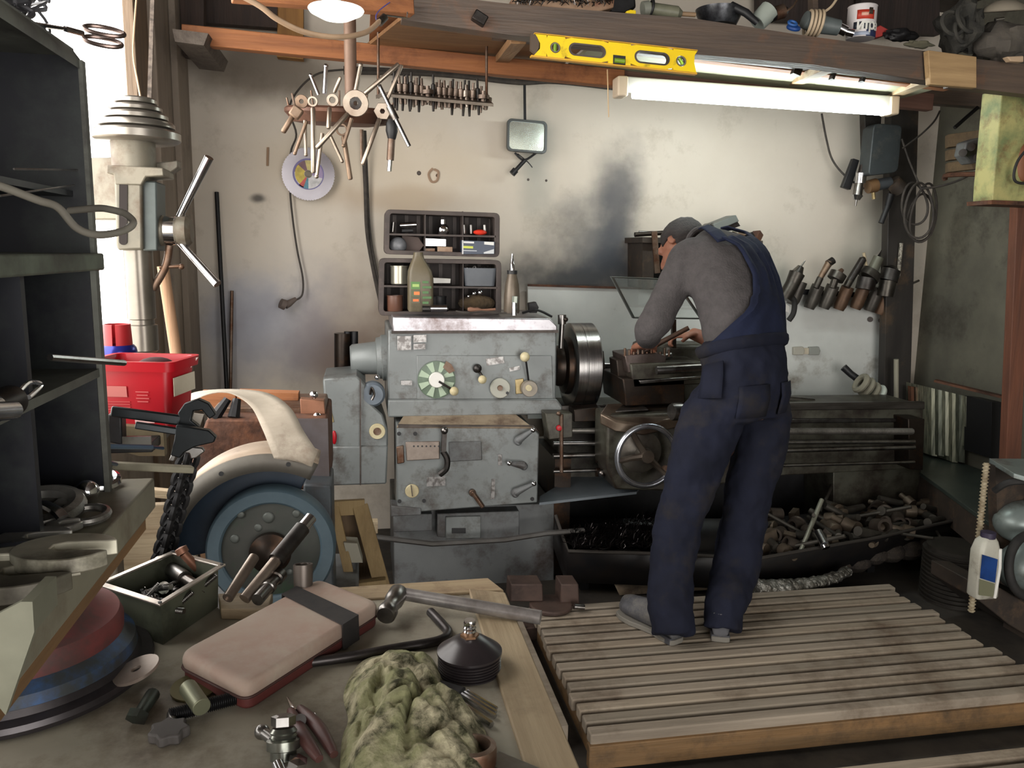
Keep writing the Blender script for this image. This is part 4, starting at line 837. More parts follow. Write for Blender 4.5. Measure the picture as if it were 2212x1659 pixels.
MB().prism([Z(472,1304,BZ+.0),Z(478,1338,BZ+.0),Z(580,1342,BZ+.0),Z(590,1300,BZ+.0)],(0,0,.022)).build('pale_block',woodp,label='pale flat wood block under the foot of the steel tubes',cat='block',bv=.002)
# ================================================================ tool shelf, cubby cabinet at the left
sm_=M('shelf_board_wood',(128,124,106),.7,c2=(104,100,86),sc=3,amt=.4,dirt=((84,68,50),4,.4),bump=.1)
t=T('tool_shelf','thick board shelf at the left edge carrying wrenches and the dark cubby cabinet','shelf',(-.58,.9,BZ))
MB().prism([(XL+.01,.60,1.15),(-.332,.66,1.15),(-.335,1.36,1.15),(XL+.01,1.36,1.15)],(0,0,.05)).build('board',sm_,t,bv=.003)
MB().prism([(-.38,.70,1.12),(-.345,.70,1.12),(-.347,1.34,1.12),(-.38,1.34,1.12)],(0,0,.029)).build('edge_strip',wood('shelf_edge_wood',(128,96,58),(96,70,44),'y'),t)
for y in (.66,1.22): MB().bx(-.75,-.71,y,y+.04,BZ+.001,1.149).build('support',woodd,t)
cabm=M('cabinet_dark_blue',(20,23,32),.45,.1,c2=(13,13,18),sc=3,amt=.5,dirt=((48,54,52),3,.3),bump=.05); cabe=M('cabinet_edge',(96,98,90),.6,c2=(70,70,64),sc=8,amt=.5,dirt=((44,40,38),6,.4))
t=T('cubby_cabinet','tall dark blue-black cubby cabinet with pale chipped edges on the left shelf','cabinet',(-.6,.85,1.2))
XF=-.385; Yn,Yf=.62,1.30; XB=-.70
MB().bx(XB,XB+.008,Yn,Yf,1.2,1.84).build('back_panel',cabm,t)
for y in (.84,1.04): MB().bx(XB+.008,XF-.006,y,y+.012,1.2,1.54).build('divider',cabm,t)
MB().bx(XB+.008,XF-.005,Yf-.012,Yf,1.2,1.54).build('end_panel',cabm,t)
MB().bx(XF-.004,XF+.004,Yf-.014,Yf+.002,1.2,1.54).build('edge_strip',cabe,t)
MB().bx(XB+.008,XF,Yn,Yf-.012,1.378,1.390).build('cubby_shelf',cabe,t)
MB().bx(XB+.008,XF+.01,Yn,Yf+.01,1.535,1.56).build('middle_board',M('chipped_green_board',(98,106,92),.7,c2=(62,62,54),sc=9,amt=.6),t,bv=.003)
MB().prism([(XF+.0,Yf-.012,1.56),(XF+.0,Yf-.012,1.828),(XF-.012,Yf-.012,1.845),(XB,Yf-.012,1.845),(XB,Yf-.012,1.56)],(0,.012,0)).build('end_panel',cabm,t)
MB().bx(XF-.002,XF+.004,Yf-.013,Yf+.001,1.56,1.828).build('edge_strip',cabe,t)
MB().prism([(XF,Yn,1.828),(XF,Yf,1.828),(XF-.012,Yf,1.845),(XF-.012,Yn,1.845)],(-.000,0,-.012)).bx(XB,XF-.01,Yn,Yf,1.833,1.845).build('top_board',cabe,t)
MB().bx(XB+.008,XF-.02,Yn,Yf-.012,1.64,1.648).build('inner_shelf',cabm,t)
for x0,y0,x1,y1 in ((30,365,192,368),(0,423,160,400)): MB().tube([atx(x0,y0,XF-.012),atx(x1,y1,XF-.012)],.0014,5).build('edge_wire',steel,t)
# things poking out of the cubbies
MB().cyl(atx(108,772,-.36),at(268,784,1.18),.0042,n=8).cyl(at(262,783,1.18),at(272,785,1.18),.0036,.001,8).build('screwdriver_shaft',steel,label='grey screwdriver shaft poking out of the middle cubby over the red tub',cat='screwdriver')
t=T('torch','chrome and black barrel torch lying in the cubby at the left edge','torch',atx(60,850,-.37))
a,b=V((-.37,.74,1.407)),V((-.372,1.0,1.404))
MB().lathe([(.001,0),(.014,0),(.014,.17),(.017,.18),(.017,.2),(.001,.2)],a,b-a,20).build('barrel',dsteel,t)
MB().lathe([(.0145,0),(.0155,.003),(.0155,.06),(.0145,.063)],a.lerp(b,.35),b-a,20).build('chrome_sleeve',chrome,t)
MB().tube(cr([a.lerp(b,.78),a.lerp(b,.95)+V((0,0,.012)),a.lerp(b,1.1)+V((0,0,.004)),a.lerp(b,.95)+V((0,0,-.004))],5),.003).build('wire_loop',chrome,t)
MB().cyl(atx(-30,890,-.36),atx(28,886,-.36),.010,n=14).build('socket_bit',brightsteel,label='short bright socket in the lower cubby at the left edge',cat='socket')
# wrenches lying on the shelf
def ringhead(m,c,R,r,n,up=(0,0,1)): return m.torus(c,up,R,r,n,8)
w_=M('wrench_steel',(186,184,178),.35,.7,c2=(90,88,84),sc=8,amt=.4,dirt=((58,50,44),8,.3)); w2=M('wrench_dull',(196,192,174),.45,.35,c2=(92,88,74),sc=6,amt=.4,dirt=((60,54,44),6,.4))
WZ=1.2
def wz(x,y,h=0.): return V(atz(x,y,WZ+h))
t=T('ring_spanner','polished ring spanner, farthest of the spanners under the cubby cabinet','spanner',wz(190,1040))
ringhead(MB(),wz(215,1036,.012),.024,.008,28,(0.2,-.25,1)).build('ring_end',chrome,t)
MB().tube(cr([wz(202,1043,.010),wz(160,1058,.008),wz(118,1062,.008),wz(30,1066,.008)],5),[.010]+[.009]*15,10,flat=.5).build('shank',w_,t)
MB().sph(wz(188,1062,.018),.017,18).cyl(wz(188,1062,.018),wz(178,1072,.008),.011).build('ball_joint',chrome,label='chrome ball stud lying against the polished ring spanner',cat='ball stud')
t=T('ring_spanner','big dark ring spanner with a coil-shaped head near the cabinet foot','spanner',wz(80,1110))
ringhead(MB(),wz(85,1100,.014),.046,.013,36,(0,-.2,1)).build('ring_end',w_,t)
ringhead(MB(),wz(188,1112,.010),.025,.006,28,(0,-.1,1)).build('small_ring_end',w_,t)
MB().tube([wz(130,1086,.016),wz(165,1098,.012)],[.012,.01],10,flat=.6).build('shank',w_,t)
t=T('pipe_clamp','shiny curved clamp lying inside the big ring spanner','clamp',wz(90,1110))
MB().tube(cr([wz(50,1098,.02),wz(85,1088,.03),wz(120,1102,.028),wz(136,1118,.02)],5),.009,8,flat=.5).build('band',brightsteel,t); MB().box(wz(58,1104,.028),(.02,.025,.03),(.2,0,.4)).build('lug',steel,t,bv=.002)
def openend(nm,lab,c,d,Rh,gap,L_,th,mat,tilt=0.):
    d=V(d).normalized(); s_=V((d.y,-d.x,0)); t=T(nm,lab,'spanner',c); c=V(c)
    pts=[]
    for i in range(29):
        a=math.radians(22)+(2*PI-math.radians(44))*i/28; pts.append(c+d*(Rh*1.25*math.cos(a))+s_*(Rh*math.sin(a)))
    jaw=[c+d*(Rh*.95)-s_*gap,c-d*(Rh*.05)-s_*gap,c-d*(Rh*.3)-s_*gap*.5,c-d*(Rh*.3)+s_*gap*.5,c-d*(Rh*.05)+s_*gap,c+d*(Rh*.95)+s_*gap]
    m=MB(); m.prism(pts+jaw,(0,0,th)); m.build('open_jaw',mat,t,bv=.0015,ang=50)
    MB().beam(c-d*Rh*.95+V((0,0,th/2)),c-d*(Rh+L_)+V((0,0,th/2)),Rh*.62,th*.8).build('shank',mat,t,bv=.002)
openend('open_end_spanner','large pale open-ended spanner with a slot-like jaw, nearest the shelf edge',wz(142,1212,.018),(1,-.04,0),.044,.0135,.22,.018,w2)
openend('open_end_spanner','dark open-ended spanner lying just behind the large pale one',wz(75,1176,.012),(1,.02,0),.034,.011,.2,.012,w_)
openend('open_end_spanner','short stubby dark spanner between the big ring spanner and the shelf edge',wz(140,1144,.006),(1,.55,0),.018,.007,.06,.01,w_)
MB().beam(wz(-40,1192,.03),wz(62,1180,.03),.016,.010).build('steel_strip',brightsteel,label='bright steel strip resting in the jaw of the dark spanner',cat='strip',bv=.002)
openend('open_end_spanner','thick blurred spanner end below the large pale spanner at the shelf edge',wz(40,1268,.006),(1,.08,0),.05,.016,.15,.02,M('dark_olive_spanner',(128,124,110),.5,.5,c2=(62,58,50),sc=7,amt=.5))
# bent plate jutting at the lower left corner of the shelf
MB().prism(P([(-40,1345),(45,1300),(74,1365),(12,1545),(-40,1480)],.64),(0,.006,0)).prism(P([(45,1300),(74,1365),(70,1300)],.64),(0,.05,0)).build('angle_bracket',M('bracket_paint',(120,120,104),.6,c2=(86,86,72),sc=6,amt=.4),label='pale triangular angle bracket hanging under the front of the tool shelf',cat='bracket')
# crate top clutter, scissors, grey cable
sw=MB(); rr=random.Random(8)
for i in range(40):
    a=V((-.52+.10*rr.random(),1.10+.16*rr.random(),1.852+.03*rr.random())); pts=[a]
    for k in range(5): pts.append(pts[-1]+V((rr.uniform(-.035,.035),rr.uniform(-.06,.06),rr.uniform(-.02,.025)))); pts[-1].z=max(1.852,min(1.92,pts[-1].z)); pts[-1].x=max(-.72,min(-.41,pts[-1].x)); pts[-1].y=max(1.05,min(1.28,pts[-1].y))
    sw.tube(cr(pts,4),rr.choice((.002,.003,.0045)),6)
sw.build('wire_tangle',M('tangled_wire',(52,50,54),.5,.1,c2=(96,96,100),sc=8,amt=.5),label='tangle of dark wires on top of the cubby cabinet',cat='wires',kind='stuff')
t=T('long_scissors','bright long-shanked scissors with two finger loops sticking out over the cabinet top','scissors',at(120,60,1.28))
MB().tube([at(-30,34,1.12),at(60,50,1.2),at(140,62,1.25)],[.006,.007,.005],8,flat=.5).tube([at(140,62,1.25),at(178,72,1.28)],[.004,.004],8).build('blades',chrome,t)
for cx_,cy,rx,ry in ((225,67,40,10),(222,90,38,10)):
    c=V(at(cx_,cy,1.3)); k=mpp(cx_,cy,1.3)
    MB().tube([c+V((math.cos(a)*rx*k,math.sin(a)*.012,math.sin(a)*ry*k*1.15-math.cos(a)*.004)) for a in [2*PI*i/26 for i in range(26)]],.0032,8,closed=True).build('finger_loop',M('loop_steel%d'%cy,(120,104,98),.3,.9),t)
MB().tube(cr([at(-60,388,.95),at(0,402,.97),at(80,432,1.0),at(125,448,1.02),at(165,492,1.04),at(210,507,1.06),at(262,500,1.1),at(288,482,1.12),at(270,462,1.14),at(235,452,1.15),at(208,450,1.16),at(150,455,1.18)],8),.0046,12).build('grey_cable',M('grey_cable_m',(122,118,108),.5,c2=(102,98,90),sc=9),label='thick grey cable looping out of the left edge past the cabinet',cat='cable')
MB().tube(cr([at(296,-20,2.9),at(290,60,2.85),at(288,120,2.8),at(298,180,2.7),at(308,235,2.5)],8),.003,6).build('hanging_string',M('pale_cord',(190,160,130),.7),label='thin pale cord hanging down to the drill press pulley',cat='cord')  # light tan cord
MB().beam(at(330,-20,2.9),at(322,250,2.75),.012,.008).build('metal_strap',M('spotted_strap',(120,108,98),.7,c2=(70,62,56),sc=50,amt=.7),label='narrow speckled strap hanging beside the door jamb',cat='strap')

# ================================================================ drill press in the doorway
t=T('drill_press','backlit grey drill press with stepped pulley in the bright doorway','drill press',(-.66,2.45,0))
dpm=M('drill_press_paint',(128,122,108),.5,.3,c2=(100,98,88),sc=6,amt=.5,dirt=((84,66,50),7,.4)); dpd=M('drill_press_dark',(84,92,90),.5,.3,c2=(66,70,70),sc=6,amt=.5)
YD=2.32; k=mpp(295,300,YD)
def col(cx_,prof,Y,name,mat,par=t,n=40):
    # prof: list of (pixel radius, pixel y); turned about a vertical axis
    z0=at(cx_,prof[0][1],Y); pr=[(r*k,at(cx_,y,Y)[2]-z0[2]) for r,y in prof]; return MB().lathe(pr,z0,(0,0,1),n).build(name,mat,par)
col(292,[(1,212),(40,213),(43,216),(43,224),(38,226),(50,230),(53,233),(53,240),(47,242),(60,246),(64,250),(64,258),(56,260),(74,264),(77,268),(77,276),(68,278),(84,283),(88,287),(88,302),(80,308),(1,308)],YD,'step_pulley',M('turned_pulley',(150,146,138),.3,.8,c2=(120,110,100),sc=5,amt=.4))
col(287,[(45,306),(45,366),(1,366)],YD,'quill_housing',dpm)
MB().prism(P([(230,356),(352,362),(354,380),(315,382),(305,400),(248,398),(245,376),(230,374)],YD-.06),(0,.12,0)).build('top_flange',dpm,t,bv=.003)
hd_=MB().prism(P([(246,382),(306,384),(308,540),(254,541),(250,530)],YD-.055),(0,.11,0)).build('head_casting',dpm,t,bv=.006)
MB().prism(P([(306,390),(338,392),(340,542),(308,542)],YD-.04),(0,.10,0)).build('side_casting',dpd,t,bv=.004)
sl=[]; 
for i in range(20):
    a=2*PI*i/20; sl.append(at(266+9*math.cos(a),461+60*(1 if math.sin(a)>0 else -1)+8*math.sin(a),YD-.058))
MB().prism(sl,(0,.004,0)).build('slot',M('slot_shadow_metal',(34,26,24),.8),hd_,sm=False)
a=V(at(338,498,YD+.01)); MB().lathe([(.001,0),(.040,0),(.040,.018),(.036,.02),(.036,.055),(.042,.057),(.042,.078),(.03,.09),(.001,.09)],a,(1,0,0),32).build('feed_hub',dpm,t)
MB().lathe([(.0365,0),(.0385,.002),(.0385,.028),(.0365,.03)],a+V((.021,0,0)),(1,0,0),32).build('chrome_ring',chrome,t)
for p,q in (((388,468),(452,340)),((386,520),(470,614))):
    h=MB().cyl(at(*p,YD),at(*q,YD-.06),.009,.0115,16).build('feed_handle',brightsteel,t)
MB().tube(cr([at(366,530,YD),at(358,575,YD),at(330,625,YD)],5),.010,10).build('stop_bracket',rsteel,t); MB().cyl(at(345,577,YD),at(392,575,YD),.005).sph(at(392,576,YD),.008).build('stop_bolt',rsteel,t)
MB().prism(P([(330,352),(384,346),(384,362),(352,384),(330,372)],YD+.02),(0,.05,0)).build('belt_guard_bracket',dpm,t,bv=.003)
col(298,[(30,540),(30,688),(26,690),(26,700),(32,702),(32,756),(28,760),(1,760)],YD,'spindle_quill',M('quill_steel',(136,130,120),.3,.7,c2=(104,98,90),sc=4,amt=.4))
MB().cyl((-.74,2.42,.02),(-.74,2.42,1.95),.028,n=28).build('column',M('daylit_column',(190,182,166),.5,.3),t); MB().bx(-.80,-.55,2.3,2.6,0,.03).build('base_plate',dpd,t)  # column colour paled to stand in for the daylight washing over it
MB().beam((-.72,2.42,1.72),(-.60,2.36,1.72),.08,.16).build('head_arm',dpm,t,bv=.004)
# broom handle and rods
MB().cyl((at(470,1000,2.75)[0],2.75,.0),at(352,575,2.75),.018,n=16).build('wooden_pole',woodh,label='long round wooden pole leaning behind the drill press',cat='pole')
MB().cyl((at(490,880,4.3)[0]+.02,4.25,0),at(468,415,4.46),.011,n=10).build('steel_rod',blacks,label='tall thin dark rod leaning against the back wall',cat='rod')
MB().cyl((at(488,880,4.3)[0]-.02,4.3,0),at(501,628,4.46),.009,n=10).build('steel_rod',rsteel,label='shorter speckled rod leaning against the wall beside the tall dark one',cat='rod')
# ---------------------------------------------------------------- steel rack with the red tub
RZ=1.238
t=T('tool_rack','low black steel rack beyond the shelf that carries the red tub','rack',(-.62,1.6,0))
MB().bx(-.72,-.36,1.46,1.80,RZ-.02,RZ-.003).build('tray',blacks,t,bv=.002)
MB().beam((-.70,1.455,RZ+.006),(-.36,1.455,RZ+.0),.006,.02).build('front_rail',M('worn_edge_steel',(120,118,112),.4,.8,c2=(64,60,56),sc=14,amt=.6),t)
for x,y in ((-.70,1.63),(-.70,1.78),(-.56,1.78),(-.56,1.63)): MB().bx(x-.012,x+.012,y-.012,y+.012,0,RZ-.021).build('leg',blacks,t)
MB().prism(P([(232,895),(262,892),(264,962),(232,956)],1.45),(0,.03,0)).build('clamp_body',blacks,t,bv=.003)
# tub
k15=mpp(310,830,1.56); t=T('plastic_tub','red rectangular plastic tub with a printed white label on the rack','tub',V(at(300,893,1.58)))
c0=V(at(312,780,1.56)); zb=RZ-.001; zt=at(312,778,1.56)[2]
cx_,cy=at(312,830,1.60)[0],1.60; ro=-.22
loft([rrect(cx_,cy,zb,.066,.048,.012,rot=ro),rrect(cx_,cy,zt-.018,.074,.055,.014,rot=ro),rrect(cx_,cy,zt-.018,.082,.063,.016,rot=ro),rrect(cx_,cy,zt,.084,.065,.016,rot=ro),rrect(cx_,cy,zt,.074,.055,.014,rot=ro),rrect(cx_,cy,zt-.01,.071,.052,.014,rot=ro),rrect(cx_,cy,zb+.005,.062,.044,.012,rot=ro),],True,True).build('bucket',red,t)
lblm=M('pink_print_label',(196,110,104),.5); 
def onface(u,v,du,dv,nm,mat,off=.0015):
    # rectangle on the tub front, u,v from face centre in metres
    R=Matrix.Rotation(ro,3,'Z'); fz=(zb+zt-.018)/2
    q=[V((cx_,cy,fz))+R@V((u+sx*du,-.0515-off-(.0035*(v+sz*dv)/.05),v+sz*dv)) for sx,sz in ((-1,-1),(1,-1),(1,1),(-1,1))]
    return MB().add(q,[(0,1,2,3)]).build(nm,mat,t,sm=False,solid=.0006)
onface(-.028,.018,.022,.010,'label_box',lblm); 
for i in range(6): onface(-.028,-.001-.005*i,.026,.0009,'label_line',M('print_line%d'%i,(190,70,70),.5))
for i in range(4): onface(.022,.018-.006*i,.012-.002*(i%2),.0011,'label_line',M('print_lineb%d'%i,(196,84,84),.5))
onface(.022,-.034,.018,.006,'white_print',M('white_print',(220,180,176),.5))
R_=Matrix.Rotation(ro,3,'Z'); q=[V((cx_,cy,(zb+zt)/2))+R_@V((.0765+.0*0,sy*.045,z)) for sy,z in ((-1,-.0),(1,-.0),(1,.034),(-1,.034))]
MB().add(q,[(0,1,2,3)]).build('side_label',paper,t,sm=False,solid=.001)
MB().sph(V((cx_+.02,cy+.01,zt-.016)),.028,18,sc=(1.2,.7,.55)).build('sponge',M('dark_lump',(60,24,26),.8),label='dark rounded lump inside the red tub',cat='lump')
MB().prism([V(at(398,775,1.62)),V(at(428,772,1.62)),V(at(404,806,1.62))],(0,.004,0)).build('paper_scrap',M('white_paper',(226,220,210),.8),label='small white paper corner sticking up behind the red tub',cat='paper')
# spray can
c=V((at(256,760,1.76)[0],1.76,RZ-.002)); zc=at(256,700,1.76)[2]-c.z
t=T('spray_can','spray can with a notched red cap and blue shoulder behind the red tub','spray can',c)
MB().lathe([(.001,0),(.034,0),(.034,zc-.075)],c,(0,0,1),32).build('can',M('can_blue',(40,50,130),.35,.3),t)
MB().lathe([(.034,zc-.075),(.0355,zc-.072),(.0355,zc-.055),(.034,zc-.048),(.029,zc-.042)],c,(0,0,1),32).build('blue_shoulder',M('can_shoulder',(44,48,140),.25,.4),t)
MB().lathe([(.0275,zc-.044),(.0265,zc-.02),(.0255,zc),(.022,zc),(.022,zc-.03)],c,(0,0,1),32,a0=-PI/2+.12-PI*0,a1=-PI/2-.12+2*PI,up=(0,1,0)).build('red_cap',M('can_cap_red',(186,40,46),.5),t)
MB().cyl((at(221,850,1.72)[0]-.012,1.72,RZ),(at(221,850,1.72)[0]-.012,1.72,at(221,812,1.72)[2]),.018,n=16).build('yellow_bottle',M('yellow_bottle_m',(226,214,40),.4),label='sliver of a yellow bottle left of the red tub',cat='bottle')
# tools lying off the rack
def rodo(nm,lab,cat,pts,r,mat,n=8,flat=1.): return MB().tube(pts,r,n,flat=flat).build(nm,mat,label=lab,cat=cat)
t=T('screwdriver','long blue-steel screwdriver with a yellow handle under the rack','screwdriver',at(240,965,1.36))
MB().tube([at(152,963,1.34),at(330,966,1.40)],.0042,8).tube([at(330,966,1.40),at(352,968,1.41)],[.0042,.006],6,flat=.5).build('shaft',M('blue_steel',(110,132,156),.3,.9),t)
MB().lathe([(.010,0),(.013,.006),(.012,.05),(.001,.052)],at(152,963,1.34),V(at(100,958,1.33))-V(at(152,963,1.34)),16).build('handle',M('amber_handle',(220,150,50),.35),t)
t=T('pliers','grey steel pliers lying under the yellow-handled screwdriver','pliers',at(180,995,1.34))
MB().tube([at(128,985,1.31),at(190,988,1.33),at(252,1003,1.36)],[.009,.009,.005],8,flat=.6).build('handle',M('blue_grey_steel',(116,126,136),.35,.8),t)
MB().tube([at(128,1002,1.31),at(190,1002,1.33),at(240,1006,1.36)],[.008,.007,.004],8,flat=.6).build('handle',steel,t)
MB().beam(at(128,1000,1.36),at(416,1014,1.46),.018,.012).build('flat_file',M('grey_file_wood',(126,122,104),.7,c2=(84,76,64),sc=9,amt=.6),label='flat grey-brown file projecting over the grinder, lowest of the tools',cat='file',bv=.002)
MB().prism(P([(262,920),(352,925),(356,985),(300,985),(262,975)],1.52),(0,.02,0)).build('tan_board',M('tan_board_m',(128,116,90),.7,c2=(100,84,60),sc=8,amt=.5),label='small tan board behind the wrenches below the red tub',cat='board')
bw=M('black_oxide',(34,38,40),.35,.7,c2=(24,26,28),sc=12,amt=.5)
t=T('adjustable_wrench','black adjustable wrench with wide jaws, upper of two beside the tub','wrench',at(330,905,1.43))
MB().beam(at(240,888,1.42),at(392,908,1.43),.010,.018).build('handle',bw,t,bv=.003)
MB().prism(P([(384,892),(398,872),(428,862),(450,872),(466,896),(452,906),(436,886),(418,888),(412,908),(430,922),(420,932),(388,926)],1.425),(0,.016,0)).build('jaw_head',bw,t,bv=.002)
t=T('adjustable_wrench','black adjustable wrench with a pointed hooked jaw below the other one','wrench',at(350,935,1.40))
MB().beam(at(292,918,1.40),at(384,932,1.41),.008,.012).build('handle',bw,t,bv=.002)
MB().prism(P([(380,918),(450,930),(466,945),(462,956),(420,966),(398,978),(388,990),(368,984),(376,950)],1.405),(0,.016,0)).build('jaw_head',bw,t,bv=.002)
t=T('open_end_spanner','bright open-jaw spanner end below the black wrenches','spanner',at(400,985,1.42))
pa=[];
MB().prism(P([(364,996),(370,980),(384,970),(404,964),(436,968),(442,976),(424,990),(412,992),(408,980),(392,978),(382,984),(376,998)],1.415),(0,.012,0)).build('open_jaw',steel,t,bv=.002)
MB().prism(P([(388,908),(410,892),(440,896),(432,920),(412,926)],1.47),(0,.006,0)).build('paper_scrap',M('grey_paper',(150,142,132),.8),label='grey paper scrap caught behind the upper black wrench',cat='paper')
# ---------------------------------------------------------------- bench grinder with blue wheel
YG=2.10; gc_=V(at(586,1188,YG)); k=mpp(586,1188,YG)
t=T('bench_grinder','large bench grinder with a blue-rimmed wheel and curved guard','grinder',(gc_.x,2.3,0))
bl=M('blue_wheel_rim',(84,102,112),.55,c2=(68,86,96),sc=8,amt=.4)
MB().lathe([(100*k,.02),(104*k,-.002),(108*k,-.006),(131*k,-.006),(136*k,.002),(136*k,.05),(80*k,.05),(80*k,.02),(100*k,.02)],gc_,(0,1,0),64).build('wheel',bl,t)
fa=MB().lathe([(.001,-.004),(30*k,-.004),(88*k,-.002),(104*k,.004),(104*k,.01),(.001,.01)],gc_,(0,1,0),48).build('wheel_face',M('wheel_face_m',(70,70,66),.6,.2,c2=(50,56,50),sc=6,amt=.5,dirt=((48,84,52),5,.3)),t)
for px,py,r in ((580,1118,13),(558,1140,9),(507,1164,10),(520,1112,8),(640,1110,9),(625,1235,8)): MB().sph(at(px,py,YG-.003),r*k,12,sc=(1,.3,1)).build('balance_dimple',M('dimple%d'%px,(96,100,96),.5,.4),fa)
MB().lathe([(44*k,-.012),(44*k,-.03),(26*k,-.04),(12*k,-.05),(.001,-.05)][::-1],gc_,(0,1,0),32).build('arbor_hub',oily,t)
A0,A1=math.radians(62),math.radians(190)
def arc(prof,name,mat,par=t,**kw): return MB().lathe(prof,gc_,(0,1,0),44,a0=A0,a1=A1,up=(0,0,1),).build(name,mat,par,**kw)
def arcm(prof):
    m=MB(); n=48; rows=[]
    for r,y in prof: rows.append([gc_+V((math.cos(A0+(A1-A0)*i/n)*r*k,y,math.sin(A0+(A1-A0)*i/n)*r*k)) for i in range(n+1)])
    return m.grid(rows)
gm=M('guard_cream',(176,158,138),.6,c2=(148,130,112),sc=9,amt=.4,dirt=((96,80,68),8,.35)); gb_=M('guard_inside_blue',(44,58,74),.6,c2=(34,44,56),sc=8,amt=.4)
arcm([(222,-.045),(222,.09)]).build('guard_band',gm,t,solid=.008)
arcm([(223,-.048),(186,-.048)]).build('guard_lip',M('guard_lip_grey',(104,100,92),.6,.2,c2=(84,80,74),sc=9),t,solid=.005)
arcm([(222,.09),(60,.09)]).build('guard_back',gb_,t,solid=.005)
for i,a in enumerate((.12,.42,.86)):
    an=A0+(A1-A0)*a; MB().cyl(gc_+V((math.cos(an)*205*k,-.049,math.sin(an)*205*k)),gc_+V((math.cos(an)*205*k,-.053,math.sin(an)*205*k)),.006,n=10).build('guard_screw',blackp,t)
hs_=MB().prism(P([(392,1062),(446,905),(708,905),(712,1058)],2.4),(0,.35,0)).build('housing',rust,t,bv=.008)
MB().prism(P([(600,905),(708,905),(712,1058),(690,1058),(640,1010),(600,1000)],2.393),(0,.007,0)).build('side_plate',M('brown_grey_plate',(96,90,92),.5,.4,c2=(80,70,68),sc=8,amt=.5),t,bv=0)
MB().prism(P([(462,880),(700,880),(706,906),(446,906)],2.5),(0,.25,0)).build('top_plate',rsteel,t,bv=.004)
MB().prism(P([(655,1046),(716,1048),(722,1300),(655,1300)],2.3),(0,.2,0)).build('pedestal',M('pedestal_blue_grey',(78,84,88),.5,.2,c2=(62,66,70),sc=6,amt=.5,dirt=((58,48,44),7,.4)),t,bv=.006)
MB().bx(-.50,-.02,2.2,2.7,0,.55).build('stand',lpaint2,t,bv=.01)
MB().prism(P([(418,885),(432,848),(508,850),(512,888)],2.62),(0,.06,0)).prism(P([(512,846),(645,850),(645,888),(512,888)],2.62),(0,.06,0)).build('plank_block',wooda,label='amber wood block lying on top of the grinder housing',cat='wood block',bv=.002)
MB().prism(P([(648,862),(700,866),(704,908),(672,912),(650,900)],2.48),(0,.04,0)).build('copper_plate',M('copper_brown',(150,104,80),.5,.5,c2=(120,84,64),sc=9),label='small copper-brown plate at the right end of the grinder top',cat='plate',bv=.002)
for p in ((678,853),(685,899)): MB().sph(at(*p,2.46),9*mpp(*p,2.46),16).build('knob_ball',chrome,label='upper of two chrome ball knobs beside the copper plate' if p[1]<870 else 'lower of two chrome ball knobs beside the copper plate',cat='knob')
for a,b in (((492,862),(462,905)),((512,862),(505,902))): MB().tube([at(*a,2.44),at(*b,2.42)],[.012,.018],8).build('clamp_claw',blacks,label='black clamp claw gripping the grinder top, %s one'%('left' if a[0]<500 else 'right'),cat='claw')
# abrasive strip draped over it
o1=cr([at(388,872,2.12),at(420,848,2.15),at(500,841,2.15),at(580,850,2.12),at(628,882,2.06),at(655,930,2.02),at(686,976,1.99)],6); o2=cr([at(404,900,2.05),at(430,860,2.05),at(490,848,2.06),at(540,876,2.04),at(566,925,2.0),at(582,965,1.98),at(592,990,1.98)],6)
o1.append(V(at(674,1008,1.985))); o2.append(V(at(655,1000,1.985)))
MB().grid([[a.lerp(b,j/5)+V((0,-.006*math.sin(PI*j/5),0)) for j in range(6)] for a,b in zip(o1,o2)]).build('abrasive_strip',M('cream_cloth_strip',(190,180,164),.85,c2=(168,156,140),sc=9,amt=.4,stretch=(1,1,3),dirt=((120,100,84),5,.25)),label='curled cream abrasive cloth strip draped over the grinder',cat='abrasive strip',solid=.002)
MB().prism(P([(384,862),(404,858),(402,892),(386,900)],2.1),(0,.01,0)).build('white_tag',M('tag_white',(214,206,192),.8),label='small white tag at the left end of the abrasive strip',cat='tag')
# chain
ch=MB(); A_,B_=V(at(408,985,1.75)),V(at(352,1205,1.75)); N_=16
for i in range(N_):
    p=A_.lerp(B_,i/(N_-1)); d=(B_-A_).normalized(); s_=V((1,0,.2)).normalized() if i%2 else V((0,1,0))
    n_=d.cross(s_).normalized(); ch.tube([p+d*(.026*math.cos(a))+s_*(.020*math.sin(a)) for a in [2*PI*j/14 for j in range(14)]],.007,6,closed=True)
t=T('hanging_chain','heavy black greasy chain hanging left of the grinder guard','chain',A_)
ch.build('links',blacks,t); MB().tube([A_+V((0,0,.03)),A_,B_],.009,8).build('greasy_core',blacks,t)
MB().beam(at(318,1062,2.42),at(400,1070,2.42),.03,.022).bx(*(lambda p:(p[0]-.1,p[0]+.1,p[1]-.01,p[1]+.02,0,p[2]-.02))(at(340,1075,2.43))).build('pale_bar',woodp,label='pale bench rail behind the hanging chain',cat='rail')
